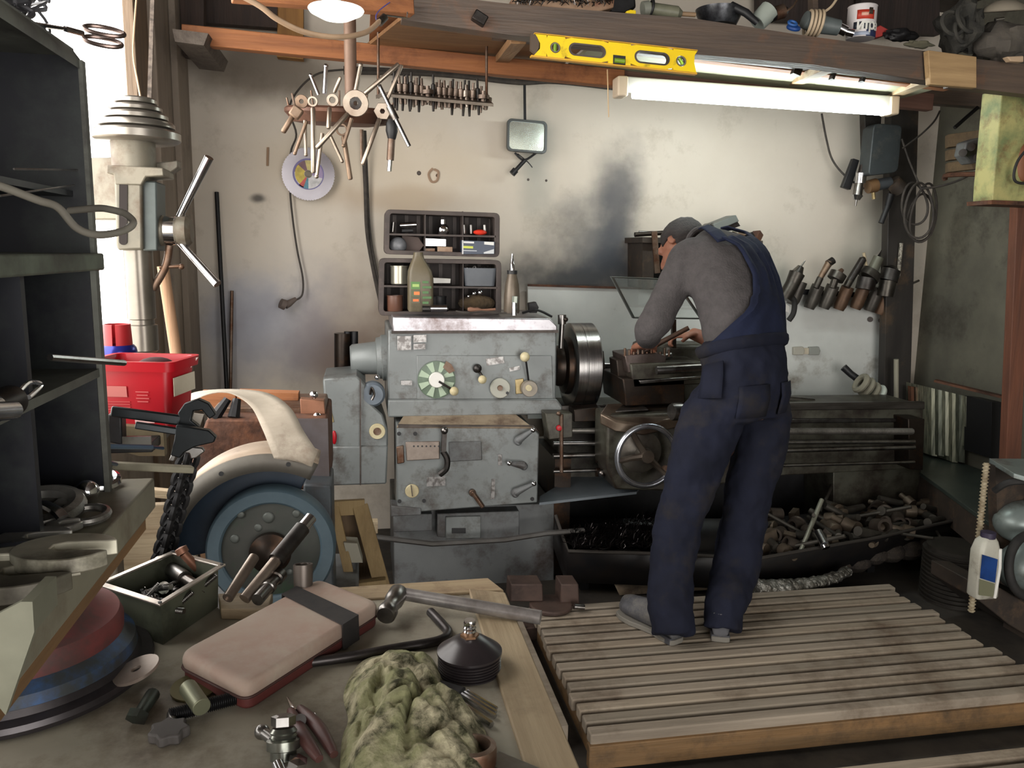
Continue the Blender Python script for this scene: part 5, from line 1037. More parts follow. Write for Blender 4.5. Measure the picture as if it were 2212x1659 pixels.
# wooden crate behind the bench
t=T('wooden_crate','pale open wooden crate leaning between the grinder and the lathe','crate',at(780,1280,2.62))
cw=wood('crate_wood',(150,128,88),(122,100,66),'z')
for a,b in (((722,1095),(765,1290)),((778,1092),(832,1290))): MB().beam(at(*a,2.62),at(*b,2.5),.05 if a[0]>760 else .03,.02,up=(0,1,0)).build('side_board',cw,t,bv=.002)
MB().beam(at(712,1098,2.62),at(788,1094,2.62),.05,.02,up=(0,1,0)).build('top_board',cw,t,bv=.002)
MB().prism(P([(722,1110),(780,1108),(822,1285),(765,1290)],2.66),(0,.01,0)).build('back_board',wood('crate_back',(92,72,46),(66,50,34),'z'),t)
MB().beam(at(770,1276,2.5),at(835,1268,2.5),.06,.03,up=(0,1,0)).build('bottom_board',cw,t,bv=.002)
MB().prism(P([(742,1172),(772,1174),(784,1216),(752,1216)],2.55),(0,.06,0)).build('pale_carton',M('grey_carton',(150,146,132),.8),label='small pale carton inside the leaning wooden crate',cat='carton',bv=.002)
MB().prism(P([(790,1128),(816,1128),(816,1152),(792,1156)],3.3),(0,.05,0)).build('pale_board_end',woodp,label='pale board end poking out left of the lathe pedestal',cat='board')

# ================================================================ tap-wrench carousel
t=T('tool_carousel','round brown tray on a pipe hung from the ceiling, ringed with tap wrenches','carousel',at(745,270,3.3))
k=mpp(740,240,3.3); cc=V(at(736,246,3.3))
MB().cyl(V((at(757,140,3.3)[0],3.3,ZC)),V((at(757,140,3.3)[0],3.3,cc.z+.0)),13*k,n=20).build('pipe',M('brown_pipe',(132,108,92),.55,.3,c2=(108,84,70),sc=5,amt=.5),t)
car=M('carousel_brown',(112,78,62),.55,.4,c2=(88,60,48),sc=9,amt=.5,dirt=((60,42,34),10,.4))
MB().lathe([(.001,.02),(112*k,.02),(118*k,.012),(118*k,.0),(100*k,-.035),(60*k,-.045),(.001,-.045)],cc,(.0,-.12,1),40).build('tray',car,t)
for i in range(12): a=2*PI*i/12; MB().cyl(cc+V((math.cos(a)*106*k,math.sin(a)*106*k,.0)),cc+V((math.cos(a)*112*k,math.sin(a)*112*k,.05)),.004,n=6).build('hook',rsteel,t)
YC=3.06
wm=M('tap_wrench_steel',(176,164,150),.34,.9,c2=(140,124,110),sc=14,amt=.4); wmd=M('tap_wrench_dull',(140,120,102),.45,.7,c2=(104,82,66),sc=14,amt=.5)
def stock(nm,lab,c,rpx,hole,rods,Y,mat=wm,rr_=5.2,cat='tap wrench',sq=False,th=.016):
    t=T(nm,lab,cat,at(*c,Y)); kk=mpp(*c,Y); p=V(at(*c,Y))
    if rpx: MB().lathe([(hole*kk,0),(rpx*kk*.96,0),(rpx*kk,.003),(rpx*kk,th-.003),(rpx*kk*.96,th),(hole*kk,th),(hole*kk,0)],p,(0.1,1,.12),6 if sq else 28).build('ring_head',mat,t,sm=not sq)
    for q in rods:
        a,b=q[0],q[1]; r=(q[2] if len(q)>2 else rr_)*kk
        A_,B_=V(at(*a,Y+.008)),V(at(*b,Y-.01)); L_=(B_-A_).length
        MB().lathe([(r*.7,0),(r,.006),(r,L_-.004),(r*.7,L_)],A_,B_-A_,12).build('handle',mat,t)
    return t
s_=stock('die_stock','big round die stock at the front of the carousel with two long handles',(768,223),28,13,(((752,245),(684,320)),((786,204),(862,138))),YC-.06)
MB().lathe([(5*k,0),(13*k,.0),(13*k,.01),(5*k,.01),(5*k,0)],at(768,223,YC-.06),(0.1,1,.12),5).build('die',dsteel,s_,sm=False)
stock('tap_wrench','tap wrench with a hexagonal body right of the big die stock',(826,240),19,6,(((820,256),(783,356)),((834,222),(868,140),4)),YC-.02,sq=True)
stock('tap_wrench','ring wrench whose long straight handle hangs in front of the saw blade',(675,219),11,7,(((676,232),(677,374),5.5),),YC-.03)
stock('tap_wrench','small round die stock with a short ring left of the pipe',(718,216),13,7,(((712,232),(709,278),5),((722,200),(736,166),4)),YC-.03)
stock('tap_wrench','tap wrench at the far left with a stubby handle pointing down left',(651,219),14,5,(((640,238),(611,286),6),),YC+.02,wmd)
MB().box(at(640,243,YC+.0),(.04,.03,.04),(0,.6,0)).build('vise_lump',wmd,label='brown metal lump hooked on the left edge of the carousel',cat='lump',bv=.006)
for nm,lab,a,b,r,m2,Y in (
 ('steel_bar','bar standing almost straight up at the back left of the carousel',(701,202),(704,143),5,brightsteel,3.35),
 ('steel_bar','short bar leaning left at the back left of the carousel',(688,205),(671,163),4,brightsteel,3.36),
 ('steel_bar','bar standing just right of the carousel pipe',(768,198),(779,141),5,wm,3.25),
 ('steel_bar','thin dull bar hanging leftmost above the saw blade',(662,262),(637,331),4,wmd,3.1),
 ('steel_bar','thin bar with a ball end hanging over the top of the saw blade',(659,260),(661,334),4,wm,3.12),
 ('steel_bar','bar hanging down over the middle of the saw blade',(696,288),(684,381),4.5,wm,3.1),
 ('steel_bar','bar hanging slanted to the lower right of the saw blade',(711,288),(739,348),4,wm,3.1),
 ('steel_bar','bar hanging slanted with its tip above the stubby middle pair',(760,256),(742,314),4.5,wmd,3.04),
 ('steel_bar','bar hanging straight behind the black cable',(781,280),(782,346),4,rsteel,3.2)):
    A_,B_=V(at(*a,Y)),V(at(*b,Y)); kk=mpp(*a,Y); MB().cyl(A_,B_,r*kk,r*kk*.9,12).sph(B_,r*kk*1.1,10).build(nm,m2,label=lab,cat='bar')
stock('tap_wrench','tap wrench with a cup ring and the lowest hanging handle right of the saw blade',(738,280),13,9,(((742,294),(757,388),5.5),),YC+.02,wmd)
t=T('tap_wrench','slim adjustable tap wrench hung at the right end of the carousel','tap wrench',at(850,250,YC-.05)); kk=mpp(850,250,YC)
A_,B_=V(at(819,184,YC-.04)),V(at(884,316,YC-.06)); d=B_-A_
MB().cyl(A_,B_,4.5*kk,n=12).build('handle',brightsteel,t); MB().cyl(A_+d*.34,A_+d*.56,7.5*kk,n=14).build('center_body',steel,t)
t=T('small_drift','black bulb-handled drift hanging at the right end of the carousel','drift',at(845,370,YC-.02))
MB().lathe([(8*kk,0),(12*kk,.015),(13*kk,.04),(9*kk,.065),(6*kk,.075)],at(846,258,YC-.02),(0,0,-1),18).build('grip',blackp,t); MB().cyl(at(846,296,YC-.02),at(843,346,YC-.02),8*kk,n=14).build('knurled_shank',rsteel,t); MB().cyl(at(843,344,YC-.02),at(841,370,YC-.02),5*kk,n=12).build('tip',chrome,t)
# ---------------------------------------------------------------- rack of taps
YR=3.55; t=T('tap_rack','perforated steel strip full of taps and cutters hung from the amber beam','tap rack',at(950,215,YR))
tm_=M('rack_strip',(132,122,110),.45,.7,c2=(104,94,84),sc=9,amt=.4)
MB().prism([at(838,203,YR-.05),at(1066,224,YR-.05),at(1048,208,YR+.06),at(846,188,YR+.06)],(0,0,-.012)).build('strip',tm_,t)
for x,y0,y1 in ((817,70,212),(1051,92,214)): MB().cyl(at(x,y0,YR+.02),at(x,y1,YR+.02),.006,n=8).build('hanger_rod',rsteel,t)
MB().prism([at(812,205,YR),at(846,196,YR),at(846,204,YR),at(812,213,YR)],(0,.004,0)).build('strip_arm',tm_,t)
rr=random.Random(21); kk=mpp(950,200,YR)*1.22; tapm=[M('tap_a',(140,124,112),.4,.8,c2=(74,62,54),sc=20,amt=.5),M('tap_b',(186,174,162),.3,.9,c2=(110,98,88),sc=20,amt=.5),dsteel]
kinds7=[]
for j,(r0,r1,up_,dn) in enumerate(((3.2,5.5,26,20),(4,8,22,16),(2.6,4,34,28),(5,11,14,14))):
    kinds7.append(MB().lathe([(.001,-dn*kk),(r0*.8*kk,-dn*kk),(r0*kk,-dn*kk*.6),(r0*kk,0),(r1*kk,.001),(r1*kk,up_*kk*.5),(r0*.8*kk,up_*kk*.55),(r0*.8*kk,up_*kk),(.001,up_*kk)],(0,0,0),(0,0,1),10 if j!=3 else 14))
labs=('slim shouldered tap standing in the hanging strip rack','stout tap standing in the hanging strip rack','long thin tap standing in the hanging strip rack','round disc cutter standing in the hanging strip rack')
proto=[]
n_=0
for i in range(34):
    x=852+i*6.0+rr.uniform(-1,1); j=rr.choice((0,0,1,2,3)); Y=YR+(.03 if i%2 else -.02); loc=V(at(x,199+(x-846)*.088+(3 if i%2 else -2),Y))
    if j>=len(proto) or proto[j] is None:
        while len(proto)<=j: proto.append(None)
        o=kinds7[j].build('tap' if j<3 else 'disc_cutter',tapm[j%3],rm=1); tag(o,labs[j],'tap' if j<3 else 'cutter','taps in the strip rack' if 0 else ('slim taps','stout taps','long taps','disc cutters')[j]+' in the strip rack'); proto[j]=o
    else: o=proto[j].copy(); C.objects.link(o)
    o.location=loc; o.rotation_euler=(rr.uniform(-.08,.08),rr.uniform(-.08,.08),0)
# ---------------------------------------------------------------- saw blade and cords on the wall
YW=4.5; t=T('saw_blade','circular saw blade with a colourful worn label hanging on the back wall','saw blade',at(665,430,4.42)); kk=mpp(665,376,4.43); c=V(at(666,376,4.43)); 
m_=MB(); n=180; vo=[]; 
for i in range(n): a=2*PI*i/n; R_=(56 if i%3 else 54.6)*kk; vo.append(c+V((math.cos(a)*R_,0,math.sin(a)*R_)))
vi=[c+V((math.cos(2*PI*i/n)*8*kk,0,math.sin(2*PI*i/n)*8*kk)) for i in range(n)]
m_.holed(vo,vi,(0,.004,0)).build('blade',M('blade_steel',(140,137,142),.24,1.,c2=(112,108,112),sc=3,amt=.3),t,ang=30)
for i,(a0,a1,col) in enumerate(((1.7,3.0,(112,74,84)),(2.4,4.0,(196,172,60)),(1.0,1.8,(196,180,110)),(4.0,4.35,(190,70,60)),(4.35,4.7,(70,130,150)),(4.7,6.0,(206,204,206)),(6.0,7.2,(150,132,170)))):
    r0,r1=8.5*kk,(31 if i!=1 else 28)*kk; q=[c+V((math.cos(a)*r,-.0012-.0002*i,math.sin(a)*r)) for r,aa in ((r0,[a0+(a1-a0)*j/8 for j in range(9)]),(r1,[a1-(a1-a0)*j/8 for j in range(9)])) for a in aa]
    MB().add(q,[tuple(range(len(q)))]).build('label_patch',M('blade_label_%d'%i,col,.5,c2=tuple(int(v*.8) for v in col),sc=30,amt=.5),t,sm=False)
MB().lathe([(29*kk,-.0018),(33*kk,-.0018),(33*kk,-.0004),(29*kk,-.0004),(29*kk,-.0018)],c,(0,1,0),48).build('label_ring',M('label_blue_ring',(96,90,140),.5),t)
MB().tube(cr([at(752,150,4.4),at(690,158,4.4),at(648,190,4.4),at(625,235,4.38),at(640,290,4.4),at(628,330,4.44),at(626,400,4.45),at(632,470,4.45),at(642,540,4.45),at(654,600,4.45),at(653,636,4.44),at(640,648,4.43)],6),.005,8).build('extension_cord',cordm,label='thin black cord running down the wall to a plug',cat='cord')
MB().tube([at(640,645,4.43),at(625,655,4.42),at(616,659,4.41)],[.010,.018,.022],12).tube([at(616,659,4.41),at(606,655,4.40)],[.028,.026],14).build('plug',M('dusty_plug',(96,84,78),.7),label='dusty round cable plug hanging at the end of the black cord',cat='plug')
MB().tube(cr([at(783,282,4.40),at(789,400,4.45),at(793,500,4.46),at(806,580,4.46),at(826,672,4.3)],6),.010,8).tube(cr([at(789,282,4.42),at(794,400,4.46),at(799,500,4.47),at(812,580,4.46),at(832,672,4.32)],6),.006,8).build('wall_cable',cordm,label='double black cable running down the wall behind the lathe headstock',cat='cable')
MB().tube(cr([at(742,155,4.44),at(900,158,4.44),at(1000,165,4.44),at(1120,178,4.44),at(1200,176,4.44),at(1330,190,4.44)],5),.014,8).tube(cr([at(742,146,4.44),at(1000,158,4.44),at(1330,183,4.44)],5),.008,8).build('beam_cable',cordm,label='dark cable bundle running along the wall under the amber beam',cat='cable')
for x,y,r in ((905,374,5),(1141,388,3),(1180,390,3),(945,379,4)): MB().lathe([(.001,.003),(r*.6*kk,.004),(r*kk,0)],at(x,y,4.5),(0,-1,0),12).build('wall_plug',brownp if r!=4 else rsteel,label={905:'small dark hole plug left of the chipped patch on the wall',1141:'left of two tiny screw heads below the mirror',1180:'right of two tiny screw heads below the mirror',945:'screw head in the chipped plaster patch'}[x],cat='screw')
MB().tube(cr([at(935,364,4.497),at(926,376,4.497),at(932,392,4.497),at(944,390,4.497),at(947,372,4.497),at(938,366,4.497)],5),.007,6).build('chipped_patch',M('chipped_plaster',(160,134,112),.9),label='small ring of chipped brown plaster on the wall',cat='chip')
MB().prism(P([(576,318),(581,318),(580,358),(575,358)],4.49),(0,.008,0)).build('stain_strip',M('dry_drip',(146,120,96),.9),label='small dried drip on the wall left of the saw blade',cat='drip')
# mirror
t=T('wing_mirror','rectangular vehicle mirror hanging by a black strap on the wall','mirror',at(1138,330,4.38)); c=V(at(1139,294,4.38)); kk=mpp(1139,294,4.38)
def rr2(a,b,r,y,n=5,tilt=.0):
    return [c+V((p.x,y,p.y+p.x*tilt)) for p in rrect(0,0,0,a,b,r,n)]
MB().holed(rr2(44*kk,34*kk,10*kk,0,tilt=-.04),rr2(39*kk,29*kk,8*kk,0,tilt=-.04),(0,.03,0)).build('frame',M('mirror_frame',(74,78,78),.4,.3),t,bv=.002)
MB().prism(rr2(40*kk,30*kk,8*kk,.012,tilt=-.04),(0,.012,0)).build('mirror_glass',M('mirror_glass_m',(200,208,200),.22,1.,c2=(170,178,170),sc=5,amt=.5),t,sm=False)
MB().beam(at(1133,172,4.44),at(1134,262,4.42),.014,.004).build('strap',blackp,t)
MB().tube(cr([at(1112,330,4.42),at(1132,346,4.42),at(1160,329,4.42)],4),.006).tube(cr([at(1118,332,4.43),at(1140,350,4.42),at(1150,362,4.42)],4),.003).build('cord_knot',blackp,t)
MB().cyl(at(1134,346,4.41),at(1112,370,4.41),.011,n=12).cyl(at(1114,367,4.41),at(1106,376,4.41),.018,n=12).build('plug',blackp,t)
MB().box(at(1134,160,4.42),(.09,.05,.06)).cyl(at(1150,162,4.40),at(1205,166,4.40),.005).build('junction_block',blackp,label='dark junction block under the amber beam above the mirror strap',cat='junction')
# ---------------------------------------------------------------- organizers on the headstock
bxm=M('organizer_brown',(78,68,64),.6,c2=(60,52,50),sc=6,amt=.5,dirt=((96,84,78),8,.3)); bxi=M('organizer_inside',(50,42,40),.7,c2=(36,30,28),sc=6,amt=.5)
def organizer(lab,q,Y,dep,cols,rowsy):
    t=T('organizer_box',lab,'organizer',at((q[0][0]+q[1][0])/2,q[2][1],Y+dep/2))
    o=rcorn(q,12,Y); i_=rcorn([(q[0][0]+11,q[0][1]+9),(q[1][0]-11,q[1][1]+9),(q[2][0]-11,q[2][1]-9),(q[3][0]+11,q[3][1]-9)],6,Y)
    MB().holed(o,i_,(0,dep,0)).build('frame',bxm,t,bv=.002)
    MB().prism([p+V((0,dep-.008,0)) for p in i_],(0,.008,0)).build('back',bxi,t)
    m=MB()
    for j in range(9):
        x=q[0][0]+20+j*(q[1][0]-q[0][0]-40)/8; m.beam(at(x,q[0][1]+12,Y+dep-.012),at(x,q[3][1]-12,Y+dep-.012),.018,.006,up=(0,1,0))
    m.build('back_ribs',bxm,t)
    for x in cols: MB().beam(at(x,q[0][1]+6,Y+dep/2),at(x,q[3][1]-6,Y+dep/2),.004,dep-.01,up=(0,1,0)).build('divider',bxm,t)
    y0,y1=rowsy; MB().prism([at(q[0][0]+9,y0,Y),at(q[1][0]-9,y1,Y),at(q[1][0]-9,y1+4,Y),at(q[0][0]+9,y0+4,Y)],(0,dep-.01,0)).build('shelf',bxm,t)
    return t
def rcorn(q,r,Y,n=4):
    out=[]
    for i in range(4):
        p=V((q[i][0],q[i][1],0)); a=(V((q[i-1][0],q[i-1][1],0))-p).normalized(); b=(V((q[(i+1)%4][0],q[(i+1)%4][1],0))-p).normalized()
        for j in range(n+1):
            t_=j/n; w=(1-t_)**2*(p+a*r)+2*t_*(1-t_)*p+t_*t_*(p+b*r); out.append(V(at(w.x,w.y,Y)))
    return out
organizer('upper brown parts organizer with six bins above the lathe headstock',[(832,452),(1080,460),(1079,556),(830,549)],3.80,.15,(916,996),(504,509))
organizer('lower brown parts organizer standing on the lathe headstock',[(820,558),(1083,562),(1083,680),(818,682)],3.78,.17,(900,996),(616,620))
YO=3.84
def px(nm,lab,cat,q,Y,d,mat,bv=.002): return MB().prism(P(q,Y),(0,d,0)).build(nm,mat,label=lab,cat=cat,bv=bv)
def tb(nm,lab,cat,a,b,rpx,Y,mat,r2=None): kk=mpp(*a,Y); return MB().cyl(at(*a,Y),at(*b,Y),rpx*kk,None if r2 is None else r2*kk,16).build(nm,mat,label=lab,cat=cat)
tb('chrome_tube','bright chrome tube lying in the top left organizer bin','tube',(864,487),(899,485),6,YO,chrome)
tb('glass_vial','small vial standing in the top left organizer bin','vial',(848,501),(850,480),4,YO,steel); tb('black_bit','black bit lying under the chrome tube','bit',(868,499),(892,498),4,YO,blackp)
MB().sph(at(957,497,YO),14*mpp(957,497,YO),20).lathe([(4*k,0),(9*k,.0),(9*k,.02)],at(957,484,YO),(0,0,1),16).build('chrome_bell',chrome,label='round chrome bell-shaped knob in the top middle organizer bin',cat='knob')
for x in (1003,1018,1048): tb('bottle_vial',{1003:'leftmost small vial in the top right bin',1018:'second small vial in the top right bin',1048:'vial behind the red cap in the top right bin'}[x],'vial',(x,505),(x-1,486),5,YO+.01,steel)
MB().sph(at(1037,502,YO-.02),15*mpp(1037,502,YO),16,sc=(1,.7,.4)).build('orange_button',M('red_orange',(220,60,40),.4),label='red-orange cap in the top right organizer bin',cat='cap')
MB().sph(at(860,530,YO),19*mpp(860,530,YO),16,sc=(1,.5,.95)).build('plastic_bag',M('grey_bag',(112,114,118),.35,c2=(80,82,86),sc=16,amt=.6),label='small grey plastic bag in the left bin of the second row',cat='bag')
px('brown_plate','rounded brown plate leaning in the left bin of the second row','plate',[(868,508),(904,512),(916,530),(902,548),(868,546)],YO+.03,.01,M('brown_plate_m',(84,68,62),.6))
px('steel_block','pair of bright gauge cylinders in the middle bin, upper one','block',[(918,514),(964,516),(964,533),(918,532)],YO+.02,.04,brightsteel); px('steel_block','notched dull block in the middle bin of the second row','block',[(945,532),(978,533),(978,549),(945,549)],YO-.03,.04,wmd)
px('steel_block','small dark square block at the left of the middle bin','block',[(918,536),(940,536),(940,548),(918,548)],YO-.02,.03,rsteel)
t=T('printed_box','small blue-black and white printed box in the right bin of the second row','box',at(1033,549,YO-.04))
MB().prism(P([(998,519),(1069,522),(1068,549),(998,549)],YO-.05),(0,.07,0)).build('carton',M('box_navy',(44,54,74),.4,c2=(60,72,92),sc=5),t,bv=.001)
for q,cl in (([(1000,521),(1024,522),(1024,526),(1000,525)],(214,214,214)),([(1046,522),(1067,523),(1067,530),(1046,528)],(224,224,220)),([(1001,531),(1022,532),(1022,537),(1001,536)],(198,206,80)),([(1001,540),(1030,541),(1030,543),(1001,542)],(180,184,190)),([(1045,545),(1067,538),(1067,548),(1045,548)],(200,204,206)),([(998,519),(1001,519),(1001,549),(998,549)],(206,206,206))):
    MB().prism(P(q,YO-.0515),(0,.001,0)).build('print_patch',M('print_%d_%d'%q[0],cl,.5),t,sm=False)
# lower organizer contents
def jar(nm,lab,cat,cx_,y0,y1,r,Y,mat,rim=None,rt=None):
    kk=mpp(cx_,y1,Y); h=at(cx_,y0,Y)[2]-at(cx_,y1,Y)[2]; rt=rt or r
    return MB().lathe([(.001,0),(r*kk*.92,0),(r*kk,.004),(rt*kk,h-.004),(rt*kk*1.06,h-.003),(rt*kk*1.06,h),(rt*kk*.95,h),(rt*kk*.93,h-.006),(.001,h-.02)],at(cx_,y1,Y),(0,0,1),26).build(nm,mat,label=lab,cat=cat)
jar('metal_mug','pale metal mug in the left bin of the lower organizer','mug',863,574,614,19,YO-.03,M('mug_metal',(158,154,140),.3,.7))
jar('brown_jar','brown jar in the bottom left bin of the lower organizer','jar',853,638,672,17,YO-.03,M('jar_brown',(100,68,54),.4))
px('white_box','small white box in the middle of the lower organizer','box',[(936,600),(974,602),(973,612),(937,612)],YO-.04,.05,white)
kk=mpp(1035,616,YO); h=at(1035,580,YO)[2]-at(1035,618,YO)[2]; c=V(at(1035,617,YO-.02))
loft([rrect(c.x,c.y,c.z,32*kk,.04,.02),rrect(c.x,c.y,c.z+h,36*kk,.046,.022),rrect(c.x,c.y,c.z+h,34*kk,.043,.02),rrect(c.x,c.y,c.z+h*.6,31*kk,.04,.02)],True,True).build('grey_tub',M('tub_grey',(98,102,108),.5,c2=(84,88,94),sc=6),label='grey plastic tub heaped with small parts in the right bin',cat='tub')
rr=random.Random(2)
for i in range(7):
    MB().lathe([(.004,0),(.009,0),(.009,.008),(.004,.008),(.004,0)],at(1008+i*9,583-rr.random()*6,YO-.02),(rr.uniform(-1,1),-.6,rr.uniform(-1,1)),6 if i%2 else 12).build('hex_nut' if i%2 else 'washer',chrome if i%3==0 else steel,label=None,rm=1)
    o=C.objects[-1]; tag(o,'shiny hex nut heaped in the grey plastic tub' if i%2 else 'shiny washer heaped in the grey plastic tub','nut' if i%2 else 'washer','nuts in the grey tub' if i%2 else 'washers in the grey tub')
MB().sph(at(1030,655,YO-.03),34*kk,16,sc=(1.2,.5,.55)).build('brown_rag',M('rag_brown',(72,58,38),.95,c2=(50,40,28),sc=20,amt=.5,bump=.6),label='brown oily rag in the bottom right bin of the lower organizer',cat='rag')
for i,(x,y,r) in enumerate(((1024,634,5),(1037,632,6),(1012,640,4))): MB().sph(at(x,y,YO-.05),r*kk,12).build('steel_ball',brightsteel,label=('left','biggest','lowest')[i]+' of the three shiny beads on the brown rag',cat='ball')
jar('dark_jar','dark jar in the bottom middle bin of the lower organizer','jar',948,640,668,16,YO-.02,blackp)
# bottle
t=T('oil_bottle','dirty green-brown plastic oil bottle with green and orange label in front of the organizer','bottle',at(908,672,3.70)); kk=mpp(908,670,3.70); c=V(at(908,672,3.70)); z=lambda y:at(908,y,3.70)[2]-c.z
bm_=M('dirty_bottle',(104,94,74),.45,c2=(84,78,60),sc=6,amt=.5,dirt=((62,54,42),7,.4))
loft([rrect(c.x+o_*kk,c.y,c.z+z(y),a*kk,b*kk,r*kk) for y,a,b,r,o_ in ((672,25,18,6,0),(668,27,20,8,0),(600,27,20,9,0),(585,25,19,9,-1),(570,18,15,8,-3),(558,12,11,8,-4),(548,10,10,8,-4),(545,10,10,8,-4))],True,True).build('bottle_body',bm_,t,ang=50)
fy=-20*kk-.0012
PN=[0]
def patch(x0,x1,y0,y1,col,nm='label_patch'):
    PN[0]+=1; fy=-20*kk-.0012-.0005*PN[0]
    MB().prism([c+V(((x0-908)*kk,fy,z(y1))),c+V(((x1-908)*kk,fy,z(y1))),c+V(((x1-908)*kk,fy,z(y0))),c+V(((x0-908)*kk,fy,z(y0)))],(0,.001,0)).build(nm,M('bl_%d_%d'%(x0,y0),col,.5),t,sm=False)
patch(887,906,608,624,(84,124,66)); patch(890,904,613,619,(158,184,104)); patch(887,906,626,640,(84,92,62)); patch(893,905,629,636,(238,124,62)); patch(887,906,642,654,(90,84,62)); patch(891,903,645,650,(240,112,54))
for i in range(5): patch(911,924+(i%2)*6,606+i*11,611+i*11,(74,112,64),'label_stripe')
tb('torch','small black and silver torch lying on the headstock in front of the bottle','torch',(912,667),(968,667),7,3.66,dsteel,r2=6)
MB().cyl(at(930,666,3.65),at(965,666,3.65),7.6*mpp(930,666,3.65),n=16).build('silver_sleeve',brightsteel,label='bright silver sleeve around the small torch on the headstock',cat='sleeve')
MB().tube(cr([at(985,672,3.66),at(1010,676,3.64),at(1040,673,3.66),at(1085,676,3.66),at(1120,672,3.66)],5),.004,6).build('black_wire',cordm,label='black wire lying along the front edge of the headstock top',cat='wire')
MB().tube(cr([at(1010,668,3.68),at(1040,670,3.68),at(1070,668,3.68)],4),[.007,.012,.01,.012,.006]+[.006]*4,8).build('copper_scrap',M('pinkish_copper',(150,112,92),.5,.4),label='pinkish copper scrap on the headstock top near the oil can',cat='scrap')
# oil can
kk=mpp(1105,675,3.68); c=V(at(1105,676,3.68)); z2=lambda y:at(1105,y,3.68)[2]-c.z
t=T('pump_oiler','grey-brown bottle-shaped oiler with a chrome nozzle on the headstock','oiler',c)
MB().lathe([(.001,0),(16*kk,0),(17*kk,.006),(17*kk,z2(640)),(15*kk,z2(615)),(11*kk,z2(598)),(9.5*kk,z2(590)),(.001,z2(590))],c,(0,0,1),28).build('body',M('oiler_brown',(112,100,86),.4,.3,c2=(84,76,66),sc=7,amt=.5),t)
MB().cyl(c+V((0,0,z2(592))),c+V((0,0,z2(584))),11*kk,n=20).build('cap',blackp,t)
MB().lathe([(5*kk,0),(5*kk,.03),(3.6*kk,.034),(3.6*kk,.05),(2.6*kk,.054),(2.6*kk,.075),(.001,.078)],c+V((0,0,z2(584))),(0,0,1),16).build('nozzle',chrome,t)
t=T('spark_plug_socket','small upright chrome cylinder with a pale hex top beside the oiler','socket',at(1111,680,3.64)); MB().cyl(at(1111,681,3.64),at(1111,653,3.64),6*kk,n=18).build('chrome_body',chrome,t); MB().cyl(at(1112,654,3.64),at(1113,640,3.64),6.5*kk,n=6).build('hex_top',M('pale_hex',(150,156,146),.4,.5),t,sm=False)
px('black_lump','black clamp lump at the right end of the headstock top','lump',[(1142,655),(1158,652),(1164,664),(1160,676),(1144,676)],3.75,.04,blacks)
MB().tube(cr([at(1128,676,3.68),at(1160,670,3.68),at(1192,684,3.7)],5),.006,6).build('black_tube',blacks,label='black bent tube on the right end of the headstock top',cat='tube')
# ---------------------------------------------------------------- wall shelf behind the man
t=T('wall_rack','dark cluttered wall rack partly hidden behind the mans head','rack',at(1510,560,4.35))
dk=M('rack_dark_brown',(62,52,44),.65,c2=(44,38,34),sc=8,amt=.5,dirt=((88,70,54),9,.35))
MB().prism(P([(1388,512),(1648,520),(1648,530),(1388,524)],4.18),(0,.3,0)).build('top_board',dk,t)
MB().prism(P([(1388,520),(1412,520),(1412,620),(1388,622)],4.22),(0,.25,0)).build('side_board',dk,t); MB().prism(P([(1412,524),(1470,524),(1470,620),(1412,620)],4.4),(0,.06,0)).build('back_board',blacks,t)
MB().beam(at(1413,500,4.16),at(1420,590,4.16),.03,.012,up=(0,1,0)).build('bracket',rsteel,t)
m_=MB().prism(P([(1555,522),(1642,522),(1645,560),(1632,566),(1560,566)],4.22),(0,.22,0)); m_.build('lower_box',dk,t,bv=.004)
tb('pipe_clamp','dark pipe clamp bar lying on the left end of the wall rack','bar',(1371,507),(1432,503),5,4.2,oily); tb('rod','thin bright rod behind the pipe clamp on the wall rack','rod',(1380,501),(1440,502),2.5,4.25,steel)
px('grey_case','grey rectangular case lying tilted on top of the wall rack','case',[(1540,484),(1590,464),(1597,478),(1547,499)],4.2,.12,M('case_grey',(96,100,96),.5),.004)
px('dark_slab','dark slab propped under the tilted grey case','slab',[(1520,494),(1538,482),(1592,476),(1600,488),(1560,502),(1524,504)],4.22,.1,dsteel,.003)
rr=random.Random(14)
for i,x in enumerate((1524,1540,1556,1572,1588,1604,1620,1634)):
    s2=rr.uniform(.6,1.2); MB().box(at(x,509+ (i%2)*2,4.24+.03*(i%3)),(.035*s2,.05,.045*s2),(rr.uniform(-.5,.5),rr.uniform(-.7,.7),rr.uniform(0,1))).build('metal_offcut',(rsteel,wmd,dsteel,rust)[i%4],bv=.003,rm=1)
    tag(C.objects[-1],'small rough metal offcut lying on top of the wall rack','offcut','offcuts on top of the wall rack')
for i,(x,y) in enumerate(((1575,534),(1598,540),(1622,536),(1645,540),(1650,556))): MB().sph(at(x,y,4.2),.022,10,sc=(1,.8,1.3)).build('hanging_part',(oily,wmd)[i%2],rm=1); tag(C.objects[-1],'small dark machine part stuck on the front of the wall rack','part','parts on the front of the wall rack')
